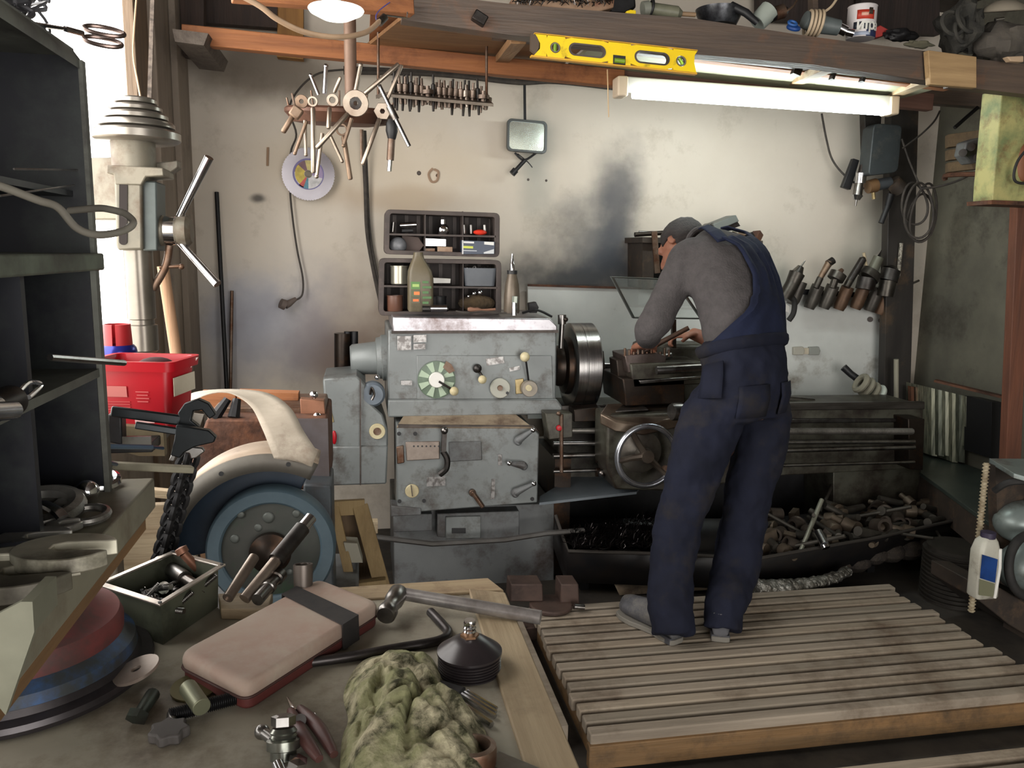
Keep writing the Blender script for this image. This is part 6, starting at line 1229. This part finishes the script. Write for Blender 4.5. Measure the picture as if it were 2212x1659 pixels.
# ---------------------------------------------------------------- taper sleeve holder
t=T('sleeve_holder','dark steel strip with slanted sleeves on the splash board, right of the man','holder',at(1830,640,4.36))
MB().prism(P([(1690,622),(1962,638),(1962,648),(1690,634)],4.40),(0,.03,0)).build('strip',blacks,t)
MB().tube([at(1900,640,4.36),at(1948,622,4.36),at(1985,606,4.36)],.007,8).build('arm',steel,t)
slm=[M('sleeve_brown',(112,86,66),.5,.5,c2=(80,62,50),sc=9,amt=.5),M('sleeve_grey',(92,88,82),.45,.6,c2=(62,58,54),sc=9,amt=.5)]
for i,(x,y) in enumerate(((1721,634),(1758,642),(1790,642),(1822,645),(1858,643),(1888,648),(1910,655),(1934,648))):
    kk=mpp(x,y,4.36); A_,B_=V(at(x+10,y-26,4.34)),V(at(x-11,y+24,4.36)); L_=(B_-A_).length
    MB().lathe([(8*kk,.01),(8*kk,0),(13*kk,0),(13.5*kk,.01),(13.5*kk,L_*.8),(11*kk,L_),(.001,L_)],A_,B_-A_,20).build('sleeve',slm[0 if i in(3,4,6) else 1],t)
tl=M('tool_dark',(86,82,76),.4,.8,c2=(56,52,48),sc=12,amt=.5)
def tool(nm,lab,cat,segs,Y=4.28,mat=tl):
    t=T(nm,lab,cat,at(*segs[0][0],Y)); kk=mpp(*segs[0][0],Y)
    for a,b,r1,r2,part,m2 in segs: MB().cyl(at(*a,Y),at(*b,Y),r1*kk,r2*kk,16).build(part,m2 or mat,t)
tool('drill_chuck','drill chuck holding a thin bit, leftmost in the sleeve holder next to the man','chuck',(((1694,645),(1712,612),15,15,'body',None),((1712,612),(1722,590),15,17,'jaw_ring',None),((1722,590),(1730,576),13,7,'nose',steel),((1730,576),(1739,563),2,1.5,'bit',steel)))
tool('boring_bar','long flat-ended boring bar in the second sleeve','boring bar',(((1762,622),(1772,600),7,7,'shank',None),((1772,600),(1792,566),6,8,'neck',wmd),((1788,570),(1800,562),8,8,'tip',dsteel)))
tool('small_chuck','small dark round chuck in the third sleeve','chuck',(((1798,622),(1804,604),8,8,'shank',None),((1804,604),(1812,590),18,18,'body',None),((1812,590),(1820,582),7,4,'tip',rsteel)))
tool('twist_drill','dark twist drill in the fourth sleeve','drill',(((1828,620),(1836,606),8,8,'shank',None),((1836,606),(1864,560),8,8,'flutes',dsteel),((1864,560),(1868,554),8,1,'point',None)))
tool('live_centre','live centre with a white-tipped cone, in the fifth sleeve','live centre',(((1868,625),(1874,600),20,20,'housing',dsteel),((1874,600),(1884,586),24,22,'collar',tl),((1884,586),(1898,556),12,11,'spindle',M('grey_spindle',(104,104,92),.5,.5)),((1898,556),(1904,540),9,1,'cone',brightsteel)))
tool('brush_stub','thin pale stub standing up behind the twist drill','stub',(((1872,580),(1866,546),3.5,3,'rod',M('pale_stub',(176,160,132),.7)),))
tool('ball_tool','dark domed turning tool at the right end of the sleeve holder','tool',(((1912,640),(1918,606),16,18,'shank',None),((1918,606),(1926,582),20,19,'dome',dsteel),((1926,582),(1930,574),19,3,'dome_top',dsteel)))
MB().tube(cr([at(1708,640,4.3),at(1716,652,4.3),at(1714,676,4.3),at(1704,692,4.3)],5),.016,10).build('black_hose_stub',rubber,label='short black curved hose hanging under the first sleeve',cat='hose')
px('white_flag','tiny white torn label beside the black hose stub','label',[(1698,656),(1706,662),(1704,676),(1697,672)],4.33,.002,white,0)
# outlet on splash board, wrapped brush, pipe, strip
t=T('wall_socket','pale two-part wall socket plate on the splash board','socket',at(1742,765,4.43))
for x,w_ in ((1727,12),(1761,12)): MB().prism(P([(x-w_,750),(x+w_-3,749),(x+w_,758),(x+w_-3,767),(x-w_,767)],4.415),(0,.024,0)).build('face',M('socket_face_%d'%x,(176,172,160) if x<1750 else (146,148,142),.5),t,bv=.004)
MB().prism(P([(1734,752),(1752,752),(1752,765),(1734,765)],4.425),(0,.014,0)).build('bridge',paper,t)
t=T('wrapped_brush','black-handled brush wrapped in pale rag leaning on the splash board','brush',at(1880,858,4.1)); MB().tube([at(1822,793,4.28),at(1838,808,4.26),at(1868,830,4.2)],[.022,.02,.022],12).build('handle',blackp,t)
for i,(x,y) in enumerate(((1860,828),(1872,836),(1884,846),(1896,852))): MB().torus(at(x,y,4.15),(1,-.1,-.6),.045,.018,20,8).build('rag_wrap',M('rag_wrap_%d'%i,(142,138,122) if i<3 else (206,214,204),.9),t)
tb('hollow_bar','pale hollow bar lying on the lathe bed right of the man','bar',(1690,862),(1757,868),8,3.95,steel)
tb('corner_rod','pale square rod standing in the corner behind the lathe bed','rod',(1936,860),(1936,776),5,4.2,M('pale_corner_rod',(150,146,130),.6))
tb('corner_strip','thin white-marked strip on the corner post','strip',(1940,600),(1947,525),4,4.28,M('marked_strip',(170,164,150),.6,c2=(60,54,48),sc=60,amt=.7))
# ---------------------------------------------------------------- switch boxes and air tools in the corner
t=T('switch_box','dark grey rounded switch box on the corner post','switch box',at(1910,380,4.18))
MB().prism(rcorn([(1888,266),(1950,270),(1940,372),(1876,380)],12,4.16),(0,.1,0)).build('cover',M('box_grey',(64,70,72),.5,.2,c2=(50,54,56),sc=7,amt=.4,dirt=((84,84,78),12,.3)),t,bv=.005)
MB().prism(P([(1868,240),(1905,238),(1900,330),(1870,330)],4.24),(0,.05,0)).build('back_plate',dsteel,t,bv=.002)
px('black_handle_tool','black rectangular handled tool hanging left of the switch box','tool',[(1844,342),(1857,346),(1838,410),(1820,404)],4.3,.03,blackp,.003)
tool('spray_gun','silver ball-jointed air tool hanging below the switch box','air tool',(((1862,356),(1860,378),5,8,'stem',dsteel),((1860,374),(1858,396),12,12,'silver_body',brightsteel),((1856,396),(1852,422),9,10,'silver_sleeve',steel),((1852,422),(1850,432),12,7,'collar',brightsteel),((1850,432),(1848,445),2.5,2,'tip',steel)),4.24)
tool('air_motor','brown and grey motor tool hanging right of the silver air tool','motor tool',(((1874,404),(1892,400),14,15,'brown_end',M('motor_brown',(112,84,56),.5)),((1892,400),(1922,394),13,12,'grey_body',M('motor_grey',(70,74,78),.5)),((1886,414),(1888,430),4,4,'brass_tip',brass)),4.26)
tool('dark_valve','round dark valve at the corner post below the switch box','valve',(((1928,392),(1945,410),16,18,'body',dk),((1924,420),(1916,450),9,7,'stem',blacks)),4.25)
tb('black_grip','black rubber grip rod hanging at the corner post','rod',(1917,446),(1903,482),6,4.22,blackp)
MB().tube(cr([at(1775,246,4.35),at(1785,300,4.4),at(1798,345,4.4),at(1826,380,4.35),at(1866,408,4.28)],6),.006,8).build('air_hose',cordm,label='thin grey hose curving from the light down to the silver air tool',cat='hose')
m_=MB()
for i,(cx_,cy,rx,ry,a) in enumerate(((1985,455,34,58,.1),(1996,460,30,62,-.1),(1975,440,30,45,.3),(1990,470,32,50,0))):
    kk=mpp(cx_,cy,4.1); c=V(at(cx_,cy,4.05+.015*i)); m_.tube([c+V(((math.cos(t_)*rx*math.cos(a)-math.sin(t_)*ry*math.sin(a))*kk,.01*math.sin(2*t_),(math.cos(t_)*rx*math.sin(a)+math.sin(t_)*ry*math.cos(a))*kk)) for t_ in [2*PI*j/32 for j in range(32)]],.0065,8,closed=True)
m_.tube(cr([at(1990,408,4.05),at(2030,402,4.0),at(2070,390,3.9),at(2110,372,3.8),at(2150,372,3.6)],5),.006,8).tube(cr([at(1990,408,4.05),at(1965,350,4.1),at(1948,300,4.1)],5),.005,8)
m_.build('cable_coil',cordm,label='coiled dark cable hanging on the corner post',cat='cable coil')
MB().tube(cr([at(1950,320,4.1),at(1990,290,4.1),at(2018,262,4.1),at(2030,240,4.15)],5),.005,6).build('thin_cable',cordm,label='thin cable rising from the switch box to the shelf',cat='cable')
# wooden board with router-like casting, and mottled panel on the right
t=T('tool_board','slatted wooden box with a grey machine casting on the right wall','tool board',at(2100,385,3.7))
wb=wood('old_board',(112,92,66),(80,66,50),'x',dirt=((60,50,42),5,.4))
for y0,y1 in ((288,318),(321,346),(349,372)): MB().prism([at(2048,y0+2,3.75),at(2165,y0-14,3.4),at(2165,y1-14,3.4),at(2048,y1,3.75)],(0.03,.06,0)).build('slat',wb,t,bv=.002)
MB().prism([at(2088,306,3.52),at(2118,296,3.5),at(2132,318,3.5),at(2122,350,3.5),at(2098,354,3.52),at(2082,334,3.52)],(0,.07,0)).build('grey_casting',lpaint2,t,bv=.006)
for x,y in ((2098,318),(2112,340),(2080,330)): MB().cyl(at(x,y,3.53),at(x,y,3.47),.018,n=14).build('round_boss',dsteel,t)
MB().tube(cr([at(2042,388,3.74),at(2050,378,3.7),at(2160,376,3.4)],4),.012,8).build('lower_pipe',rust,t)
tb('black_lever','black lever bar sticking out from the shelf over the wooden box','lever',(2062,276),(2112,232),4,3.7,blacks)
t=T('mottled_panel','yellow-green mottled metal box at the upper right edge','panel',at(2190,440,3.2))
pm=M('mottled_yellow_green',(176,170,112),.6,c2=(120,132,88),sc=8,amt=.7,dirt=((112,76,46),9,.4))
MB().prism(P([(2166,192),(2290,180),(2290,440),(2144,434),(2146,400)],3.2),(0,.12,0)).build('box_face',pm,t,bv=.004)
MB().prism(P([(2142,432),(2290,438),(2290,446),(2142,441)],3.18),(0,.15,0)).build('bottom_lip',rust,t)
MB().sph(at(2215,350,3.2),.05,16,sc=(.8,.25,1.7)).build('brown_oval',M('oval_brown',(132,84,56),.6),t); MB().tube(cr([at(2230,310,3.15),at(2200,345,3.15),at(2190,380,3.15),at(2200,395,3.15),at(2235,395,3.15)],5),.006,8).build('black_hose',rubber,t)
px('red_brown_post','reddish brown timber post at the right edge','post',[(2198,446),(2226,446),(2202,1112),(2168,1112)],3.5,.05,wood('red_post',(122,76,56),(92,60,48),'z'),.003)
# ---------------------------------------------------------------- sheet stack on the low table
t=T('metal_table','low grey-green sheet metal table in the right corner','table',(2.75,3.1,0))
tz=.42; tq=[V(atz(1970,1008,tz)),V(atz(2150,1138,tz))]; A_,B_=tq; d=(B_-A_).normalized()
MB().prism([A_,B_,V((3.38,B_.y+.0,tz)),V((3.38,4.4,tz)),V((A_.x,4.4,tz))],(0,0,-.02)).build('table_top',M('table_green',(70,78,72),.4,.3,c2=(56,64,60),sc=5,amt=.4),t,bv=.002)
MB().prism([A_+V((.004,0,-.021)),B_+V((.004,0,-.021)),B_+V((.004,0,-.16)),A_+V((.004,0,-.16))],(.012,.0,0)).build('apron',dk,t)
for p in (A_+V((.06,.2,0)),B_+V((.10,.1,0)),V((3.3,4.3,0)),V((3.3,3.1,0))): MB().bx(p.x-.02,p.x+.02,p.y-.02,p.y+.02,0,tz-.022).build('leg',dsteel,t)
plm=[M('sheet_edge_%d'%i,c,.35,.7,c2=c2,sc=6,amt=.6,stretch=(14,14,.6)) for i,(c,c2) in enumerate((((190,190,166),(110,114,102)),((150,154,138),(84,88,80)),((206,206,184),(130,132,116))))]
for i in range(9):
    x0=2012+i*15; x1=x0+12; y0=838+i*3.6; y1=(986 if i<3 else 1000 if i<5 else 962+ i*1.0)
    o=MB().prism([at(x0,y0,4.08-.035*i),at(x1,y0+3,4.07-.035*i),at(x1,y1,4.07-.035*i),at(x0,y1-2,4.08-.035*i)],(.0,.26,0)).build('steel_sheet',plm[i%3],rm=1)
    tag(o,'upright dull metal sheet in the stack on the low metal table','sheet','upright metal sheets on the low table')
px('black_sheet','black end sheet closing the stack toward the right wall','sheet',[(2142,868),(2178,872),(2176,1000),(2140,990)],3.72,.2,blackp,.001)
MB().beam(at(2020,822,4.0),at(2186,862,3.7),.05,.012).build('top_bar',rust,label='dark rusty bar lying on top of the upright metal sheets',cat='bar')
for i in range(4): px('short_strip','one of the short narrow strips left of the metal sheet stack','strip',[(1968+i*10,835+i),(1974+i*10,836+i),(1975+i*10,880),(1969+i*10,880)],4.2,.03,(rust,wmd)[i%2],0); 
for o in [x for x in C.objects if x.name.startswith('short_strip')]: o['group']='short strips beside the metal sheets'
# ---------------------------------------------------------------- machine at the right edge
t=T('compressor_cart','grey compressor unit with round tanks at the lower right edge','compressor',(2.75,2.75,0))
mg=M('compressor_grey',(140,150,147),.35,.3,c2=(116,126,124),sc=5,amt=.4,dirt=((80,74,62),6,.3))
MB().prism([at(2137,990,2.95),at(2320,992,2.95),at(2320,1060,2.6),at(2190,1022,2.7)],(0,0,-.02)).build('top_plate',mg,t,bv=.002)
MB().prism(P([(2150,1006),(2320,1030),(2320,1330),(2160,1260)],2.88),(0,.05,0)).build('back_panel',dk,t)
bq=V(at(2160,1200,2.9)); MB().bx(bq.x+.02,bq.x+.55,2.62,2.86,0,.05).build('base_skid',dk,t)
for x_ in (.06,.48): MB().bx(bq.x+x_,bq.x+x_+.03,2.83,2.86,.05,.62).build('upright',dk,t)
MB().sph(at(2218,1128,2.85),.13,24,sc=(1.1,.8,.72)).build('upper_tank',mg,t); MB().sph(at(2225,1225,2.75),.13,24,sc=(1.1,.8,.85)).build('lower_tank',mg,t)
MB().torus(at(2226,1222,2.68),(.2,-1,.2),.125,.018,36,10).build('black_ring',rubber,t)
MB().tube(cr([at(2148,1060,2.8),at(2180,1042,2.75),at(2230,1040,2.7)],5),.014,8).build('hose',rubber,t)
MB().prism(P([(2120,1268),(2160,1270),(2330,1370),(2330,1440),(2180,1350),(2118,1300)],2.72),(0,.3,0)).build('base_frame',dk,t,bv=.004)
A_,B_=V(at(2131,1000,2.78)),V(at(2098,1322,2.74)); m_=MB().cyl(A_,B_,.010,n=12)
for i in range(44): m_.lathe([(.010,-.004),(.0145,-.001),(.0145,.002),(.010,.004)],A_.lerp(B_,(i+.5)/44),B_-A_,12)
B0=V((B_.x,B_.y,0)); m_.build('threaded_pole',M('pole_pale',(172,160,134),.6,c2=(120,104,80),sc=30,amt=.5),label='pale ribbed pole standing in front of the compressor',cat='pole')
t=T('plastic_jug','white plastic jug with a blue label hanging at the right edge','jug',at(2120,1290,2.68)); kk=mpp(2120,1220,2.68)
c=V(at(2118,1285,2.68)); z3=lambda y:at(2118,y,2.68)[2]-c.z
loft([rrect(c.x+o_*kk,c.y,c.z+z3(y),a*kk,b*kk,r*kk) for y,a,b,r,o_ in ((1288,24,16,6,4),(1284,27,19,8,4),(1190,26,19,9,0),(1168,20,16,9,0),(1160,14,12,9,2))],True,True).build('jug_body',M('jug_white',(190,188,176),.5,c2=(160,156,142),sc=6,amt=.4,dirt=((90,80,66),7,.3)),t,ang=50)
MB().prism([c+V((x*kk,-19*kk-.003,z3(y))) for x,y in ((-25,1190),(14,1202),(14,1252),(-24,1240))],(0,.002,0)).build('blue_label',M('label_blue',(28,66,130),.4,c2=(14,36,80),sc=9,amt=.5),t,sm=False)
MB().prism([c+V((x*kk,-19*kk-.002,z3(y))) for x,y in ((-24,1242),(14,1254),(14,1282),(-22,1276))],(0,.002,0)).build('olive_label',M('label_olive',(112,112,88),.6),t,sm=False)
MB().tube([c+V((17*kk,-21*kk,z3(1180))),c+V((21*kk,-21*kk,z3(1220))),c+V((17*kk,-21*kk,z3(1284)))],.006,8).build('handle',white,t)
MB().cyl(c+V((2*kk,0,z3(1162))),c+V((2*kk,0,z3(1150))),15*kk,n=18).build('cap',M('cap_violet',(52,46,66),.5),t)
t=T('finned_motor','dark finned motor housing on the floor behind the duckboard','motor',(2.55,3.2,0))
m_=MB().lathe([(.001,0),(.13,0),(.13,.26),(.001,.26)],V((at(2055,1310,3.15)[0],3.15,.0)),(0,0,1),24)
for i in range(12): m_.lathe([(.13,0),(.145,.002),(.145,.007),(.13,.009)],V((at(2055,1310,3.15)[0],3.15,.015+i*.02)),(0,0,1),24)
m_.build('housing',M('fin_dark',(50,46,40),.6,.3,c2=(36,32,28),sc=9),t)
# ---------------------------------------------------------------- things on the overhead shelf
dk2=MB().prism([(FB[1][0],3.075,FB[1][2]-.028),(FB[2][0],3.075,FB[2][2]-.028),(FB[3][0],3.075,FB[3][2]-.028),(FB[4][0],3.075,FB[4][2]-.028),(FB[4][0],3.40,FB[4][2]-.028),(FB[1][0],3.40,FB[1][2]-.028)],(0,0,.02))
osh=[o for o in C.objects if o.name=='overhead_shelf'][0]; dk2.build('deck_plank',woodd,osh)
YS=3.14
t=T('nail_box','torn pale cardboard box of loose nails on the overhead shelf','box',at(1215,18,YS))
MB().prism(P([(1110,-12),(1230,-10),(1330,-25),(1326,16),(1290,26),(1240,20),(1112,8)],YS),(0,.16,0)).build('carton',M('torn_card',(180,150,124),.8,c2=(140,108,84),sc=8,amt=.5,dirt=((120,50,40),6,.3)),t,bv=.004)
sw=MB(); rr=random.Random(6)
for i in range(420):
    u=rr.random(); p=V(at(1112+u*215,-14+rr.random()*(20 if u<.5 else 26)-8*u,YS-.004-.03*rr.random())); d=V((rr.uniform(-1,1),rr.uniform(-.4,.4),rr.uniform(-1,1))).normalized()*.018; sw.cyl(p,p+d,.0016,n=4)
sw.build('nails',steel,t,kind='stuff')
px('dark_bag','dark bag slumped beside the nail box on the overhead shelf','bag',[(1318,-20),(1372,-20),(1375,16),(1350,30),(1318,26)],YS+.04,.1,blacks,.008)
px('yellow_tag','small yellow plastic clip at the shelf edge beside the nail box','clip',[(1353,24),(1362,21),(1374,22),(1374,34),(1356,33)],3.06,.02,yellow,.002); px('yellow_scrap','thin yellow-green scrap at the shelf edge under the grease gun','scrap',[(1398,32),(1410,34),(1417,39),(1402,38)],3.06,.02,yellow,0)
tool('grease_gun','grey-green cartridge gun lying on the overhead shelf','grease gun',(((1388,20),(1402,18),16,16,'end_cap',M('gun_grey',(120,122,112),.5)),((1400,18),(1462,28),13,14,'barrel',M('gun_barrel',(128,128,108),.45,c2=(104,104,88),sc=9)),((1462,28),(1472,30),14,7,'nose',M('gun_nose',(112,112,96),.5)),((1470,30),(1502,32),5,5,'spout',M('gun_spout',(150,124,96),.5))),3.1)
MB().torus(at(1406,18,3.1),(1,0,-.15),.028,.005,20,8).build('ring_clip',blackp,label='black ring clip around the grease gun',cat='clip')
kk=mpp(1555,40,3.12); t=T('frying_pan','black round pan with a handle on the overhead shelf','pan',at(1550,52,3.2))
MB().lathe([(.001,0),(38*kk,0),(50*kk,.045),(52*kk,.06),(49*kk,.06),(37*kk,.006),(.001,.006)],V(at(1552,56,3.2)),(0,0,1),40).build('pan_body',M('pan_black',(38,38,42),.3,.6,c2=(90,92,96),sc=40,amt=.3),t)
MB().tube([at(1580,12,3.14),at(1612,28,3.09),at(1636,50,3.08)],[.016,.016,.012],10).build('handle',blackp,t)
tool('power_drill','pale grey power drill with keyed chuck pointing right on the overhead shelf','drill',(((1635,50),(1662,22),20,22,'body',M('drill_pale',(158,166,158),.4)),((1662,36),(1676,28),14,14,'gear_collar',dsteel),((1672,30),(1692,24),15,15,'chuck',rsteel),((1692,24),(1700,22),11,7,'chuck_nose',chrome)),3.12)
MB().tube(cr([at(1696,26,3.1),at(1712,14,3.1),at(1725,-5,3.15)],4),.004,6).build('chuck_chain',wmd,label='small brown chain at the nose of the pale power drill',cat='chain')
MB().torus(at(1714,60,3.09),(0,-.6,1),.020,.008,24,8).build('blue_tape',M('blue_tape_m',(30,72,140),.5),label='blue ring of tape between the two drills on the shelf',cat='tape'); MB().torus(at(1712,50,3.10),(0,-.9,1),.016,.005,20,8).build('blue_ring',M('blue_ring_m',(50,100,170),.5),label='lighter blue ring standing over the blue tape',cat='ring')
t=T('power_drill','grey power drill wrapped in its pale cable on the overhead shelf','drill',at(1790,80,3.12)); kk=mpp(1790,60,3.1)
MB().cyl(at(1738,42,3.12),at(1760,50,3.12),18*kk,20*kk,20).cyl(at(1760,50,3.12),at(1812,60,3.1),20*kk,16*kk,20).build('body',M('drill_grey',(108,116,116),.45,c2=(84,92,92),sc=9,amt=.4),t); MB().cyl(at(1812,60,3.1),at(1828,68,3.09),11*kk,n=16).cyl(at(1828,68,3.09),at(1844,72,3.08),8*kk,n=14).build('chuck',chrome,t)
m_=MB()
for i,x in enumerate((1746,1754,1762,1770)): m_.torus(at(x,50,3.11),(1,-.2,-.15),25*kk,.0062,24,8)
m_.tube(cr([at(1770,32,3.1),at(1795,15,3.1),at(1812,-10,3.12)],4),.005,6).build('wound_cable',M('cable_cream',(196,176,148),.6),t)
# paint can with the partly visible word
kk=mpp(1858,48,3.11); c=V(at(1858,85,3.13)); t=T('paint_can','white tin can with red print and white lettering on the overhead shelf','can',c); h=at(1858,14,3.13)[2]-c.z
MB().lathe([(.001,0),(29*kk,0),(30*kk,.003),(30*kk,h-.004),(31*kk,h-.002),(30*kk,h),(.001,h)],c,(0,0,1),40).build('can_body',M('can_white',(214,208,208),.4),t)
def curved(a0,a1,z0,z1,col,nm,off=.0008):
    m=MB(); n=10; R_=30*kk+off; m.grid([[c+V((math.sin(a)*R_,-math.cos(a)*R_,z)) for a in [a0+(a1-a0)*i/n for i in range(n+1)]] for z in (z0,z1)]); m.build(nm,M('cc_%s_%d'%(nm,z0*1e4),col,.45),t,solid=.0004)
curved(-.9,.35,h*.52,h*.80,(190,60,44),'red_print'); curved(-.6,-.1,h*.62,h*.72,(226,170,150),'light_print',.0014); curved(-.1,.2,h*.66,h*.86,(60,50,40),'dark_print',.0015)
curved(-1.1,.75,h*.22,h*.44,(52,56,66),'dark_band'); curved(-.2,1.1,.0,h*.22,(44,54,88),'navy_band'); curved(-1.2,.1,h*.03,h*.14,(170,180,200),'grey_band',.0014)
for i,chv in enumerate('итра'):
    a=-.62+i*.40; R_=30*kk+.0016; p=c+V((math.sin(a)*R_,-math.cos(a)*R_,h*.33)); text('letter',chv,.052,white,t,p,(PI/2,0,a),.0006,.0016)
px('red_wedge','dull red wedge-shaped tool right of the white tin','tool',[(1888,62),(1902,54),(1924,66),(1914,76),(1888,82)],3.12,.06,M('dull_red_tool',(176,62,58),.5),.003)
def blob(nm,lab,cat,cx_,cy,rx,ry,Y,mat,seed,n=26,amp=.35):
    kk=mpp(cx_,cy,Y); c=V(at(cx_,cy,Y)); m=MB(); m.sph((0,0,0),1,n)
    vs=[]
    for v in m.v:
        v=V(v); d=1+amp*nz_.noise(v*1.7+V((seed,0,0)))+amp*.5*nz_.noise(v*4+V((0,seed,0))); vs.append(c+V((v.x*rx*kk*d,v.y*min(rx,ry)*kk*1.2*d,v.z*ry*kk*d)))
    m.v=vs; return m.build(nm,mat,label=lab,cat=cat)
clth=M('dusty_dark_cloth',(66,64,58),.95,c2=(44,44,42),sc=14,amt=.6,bump=.5)
blob('leather_glove','dark crumpled glove lying right of the red tool on the shelf','glove',1945,76,38,13,3.1,blacks,1.)
blob('grey_rag','low grey-green rag at the bend of the overhead shelf','rag',1985,96,32,8,3.08,M('olive_rag',(104,100,82),.95,c2=(80,78,64),sc=14),2.)
blob('dark_bundle','dark bundle of hoses and cloth at the top right of the shelf','bundle',2072,62,42,50,3.14,clth,3.,amp=.5)
blob('sack','grey-brown cone-shaped sack slumped at the top right corner','sack',2165,95,60,42,3.08,M('sack_grey',(92,86,78),.95,c2=(70,66,62),sc=9,amt=.5,bump=.4),4.)
for i,(cx_,cy,r) in enumerate(((2058,50,26),(2090,40,30),(2075,70,22))): MB().torus(at(cx_,cy,3.05),(.2*i,-1,.3),r*mpp(cx_,cy,3.05),.008,28,8).build('hose_loop',clth,label=('left','largest','lowest')[i]+' dark hose loop at the top right of the shelf',cat='hose')
t=T('lamp_hood','shallow grey lamp hood with a shiny rim at the top right corner','lamp hood',at(2165,25,3.05)); kk=mpp(2165,20,3.05)
MB().lathe([(40*kk,0),(42*kk,.004),(38*kk,.02),(20*kk,.04),(.001,.045)],at(2168,25,3.05),(-.1,-.2,1),36).build('hood',M('hood_grey',(140,132,118),.5),t); MB().cyl(at(2150,42,3.03),at(2168,40,3.03),.006).build('bright_clip',chrome,t)
px('pink_rag','small pink-brown rag patch at the right end of the beam','rag',[(2176,122),(2212,120),(2212,134),(2184,132)],2.93,.03,M('pinkish_rag',(186,160,132),.8),.004)
px('upright_plank','dark upright plank behind the pan on the overhead shelf','plank',[(1755,-40),(1765,-40),(1768,28),(1756,28)],3.5,.04,woodd,0)
# big hose loop over the beam
MB().tube(cr([at(500,-20,2.6),at(560,12,2.62),at(600,42,2.65),at(660,70,2.7),at(730,80,2.75),at(790,70,2.8),at(822,44,2.85)],8),.0085,10).build('sagging_hose',M('hose_tan',(168,142,116),.5,c2=(140,116,94),sc=9),label='tan hose sagging in a loop from the top left to the shelf corner',cat='hose')
t=T('hose_clip','bright hose clip with a bent wire arm at the corner of the shelf','clip',at(826,42,2.86)); MB().cyl(at(818,50,2.85),at(832,36,2.86),.013,n=14).build('clip_ring',steel,t); MB().tube([at(832,33,2.86),at(878,39,2.9),at(880,26,2.9)],.003,6).build('wire_arm',chrome,t)
MB().tube(cr([at(842,5,2.9),at(820,22,2.88),at(812,36,2.86),at(816,52,2.86)],4),.0018,6).build('blue_wire',M('blue_wire_m',(70,70,140),.5),label='thin blue wire beside the hose clip',cat='wire')
# ---------------------------------------------------------------- spirit level
t=T('spirit_level','bright yellow spirit level with three vials tucked under the shelf beam','spirit level',at(1330,150,2.93)); YL=2.93
def lv(x,y): # level coordinates: x 0..350 px along, y 0..54 px down
    return at(1155+x*1.0+y*-.02,72+x*.107+y*1.0,YL)
def slot(cx_,cy,rx,ry,n=24):
    return [lv(cx_+(rx-ry)*(1 if math.cos(a)>0 else -1)+ry*math.cos(a),cy+ry*math.sin(a)) for a in [2*PI*(i+.5)/n for i in range(n)]]
yb=MB(); H_=47
# web made of strips around the holes
def rect(x0,x1,y0,y1): yb.prism([lv(x0,y0),lv(x1,y0),lv(x1,y1),lv(x0,y1)],(0,.012,0))
def panel(x0,x1,y0,y1,hole):
    n=len(hole); per=[]
    cx_=(x0+x1)/2; cy=(y0+y1)/2
    for i in range(n):
        a=2*PI*(i+.5)/n; cx2,sy=math.cos(a),math.sin(a); s_=min((x1-x0)/2/max(abs(cx2),1e-6),(y1-y0)/2/max(abs(sy),1e-6)); per.append(V(lv(cx_+cx2*s_,cy+sy*s_)))
    yb.holed(per,hole,(0,.012,0))
panel(68,160,0,H_,slot(114,25,40,14)); panel(208,300,0,H_,slot(254,26,38,14)); panel(26,68,0,H_,slot(45,26,11,12)); panel(300,335,0,H_,slot(317,26,11,12))
rect(160,170,0,H_); rect(170,197,0,28); rect(197,208,0,H_)
yb.prism([lv(0,0),lv(26,0),lv(26,H_),lv(0,H_),lv(6,38),lv(10,30),lv(10,18),lv(6,8)],(0,.012,0)); yb.prism([lv(335,0),lv(352,0),lv(346,10),lv(345,26),lv(350,H_),lv(335,H_)],(0,.012,0))
yb.build('web',yellow,t,sm=False)
m_=MB().prism([lv(-6,H_),lv(352,H_),lv(352,H_+4),lv(-6,H_+4)],(0,.024,0)).prism([lv(0,-2),lv(352,-2),lv(352,1),lv(0,1)],(0,.024,0)); m_.build('flange',M('yellow_edge',(214,160,40),.4),t)
for cx_,cy,rx,ry in ((114,25,40,14),(254,26,38,14)):
    o_=slot(cx_,cy,rx,ry); i_=slot(cx_,cy,rx-4,ry-3.5); MB().holed([p_ if 0 else V(p_)+V((0,-.002,0)) for p_ in o_],[V(p_)+V((0,-.002,0)) for p_ in i_],(0,.018,0)).build('grip_liner',brownp,t)
for cx_,tl_ in ((45,0),(317,.6)):
    i_=slot(cx_,26,10,11); v_=MB().holed([V(p_)+V((0,-.002,0)) for p_ in i_],[V(p_)+V((0,-.002,0)) for p_ in slot(cx_,26,8,8.5)],(0,.016,0)).build('vial_ring',M('vial_ring_%d'%cx_,(110,104,98),.5),t)
    c=V(lv(cx_,26))+V((0,.004,0)); d=V((math.sin(tl_)*-1,0,math.cos(tl_)))*.013; MB().cyl(c-d,c+d,.0065,n=12).build('vial',green,v_)
MB().prism([lv(170,28),lv(197,28),lv(197,H_+1),lv(170,H_+1)],(0,.010,0)).build('vial_window',blackp,t); MB().cyl(V(lv(173,40))+V((0,-.003,0)),V(lv(194,40))+V((0,-.003,0)),.008,n=14).build('vial',green,t)
MB().prism([lv(-8,2),lv(2,2),lv(12,20),lv(12,32),lv(2,44),lv(-8,36)],(0,.018,0)).build('end_cap',M('level_cap',(92,78,66),.5,.4),t)
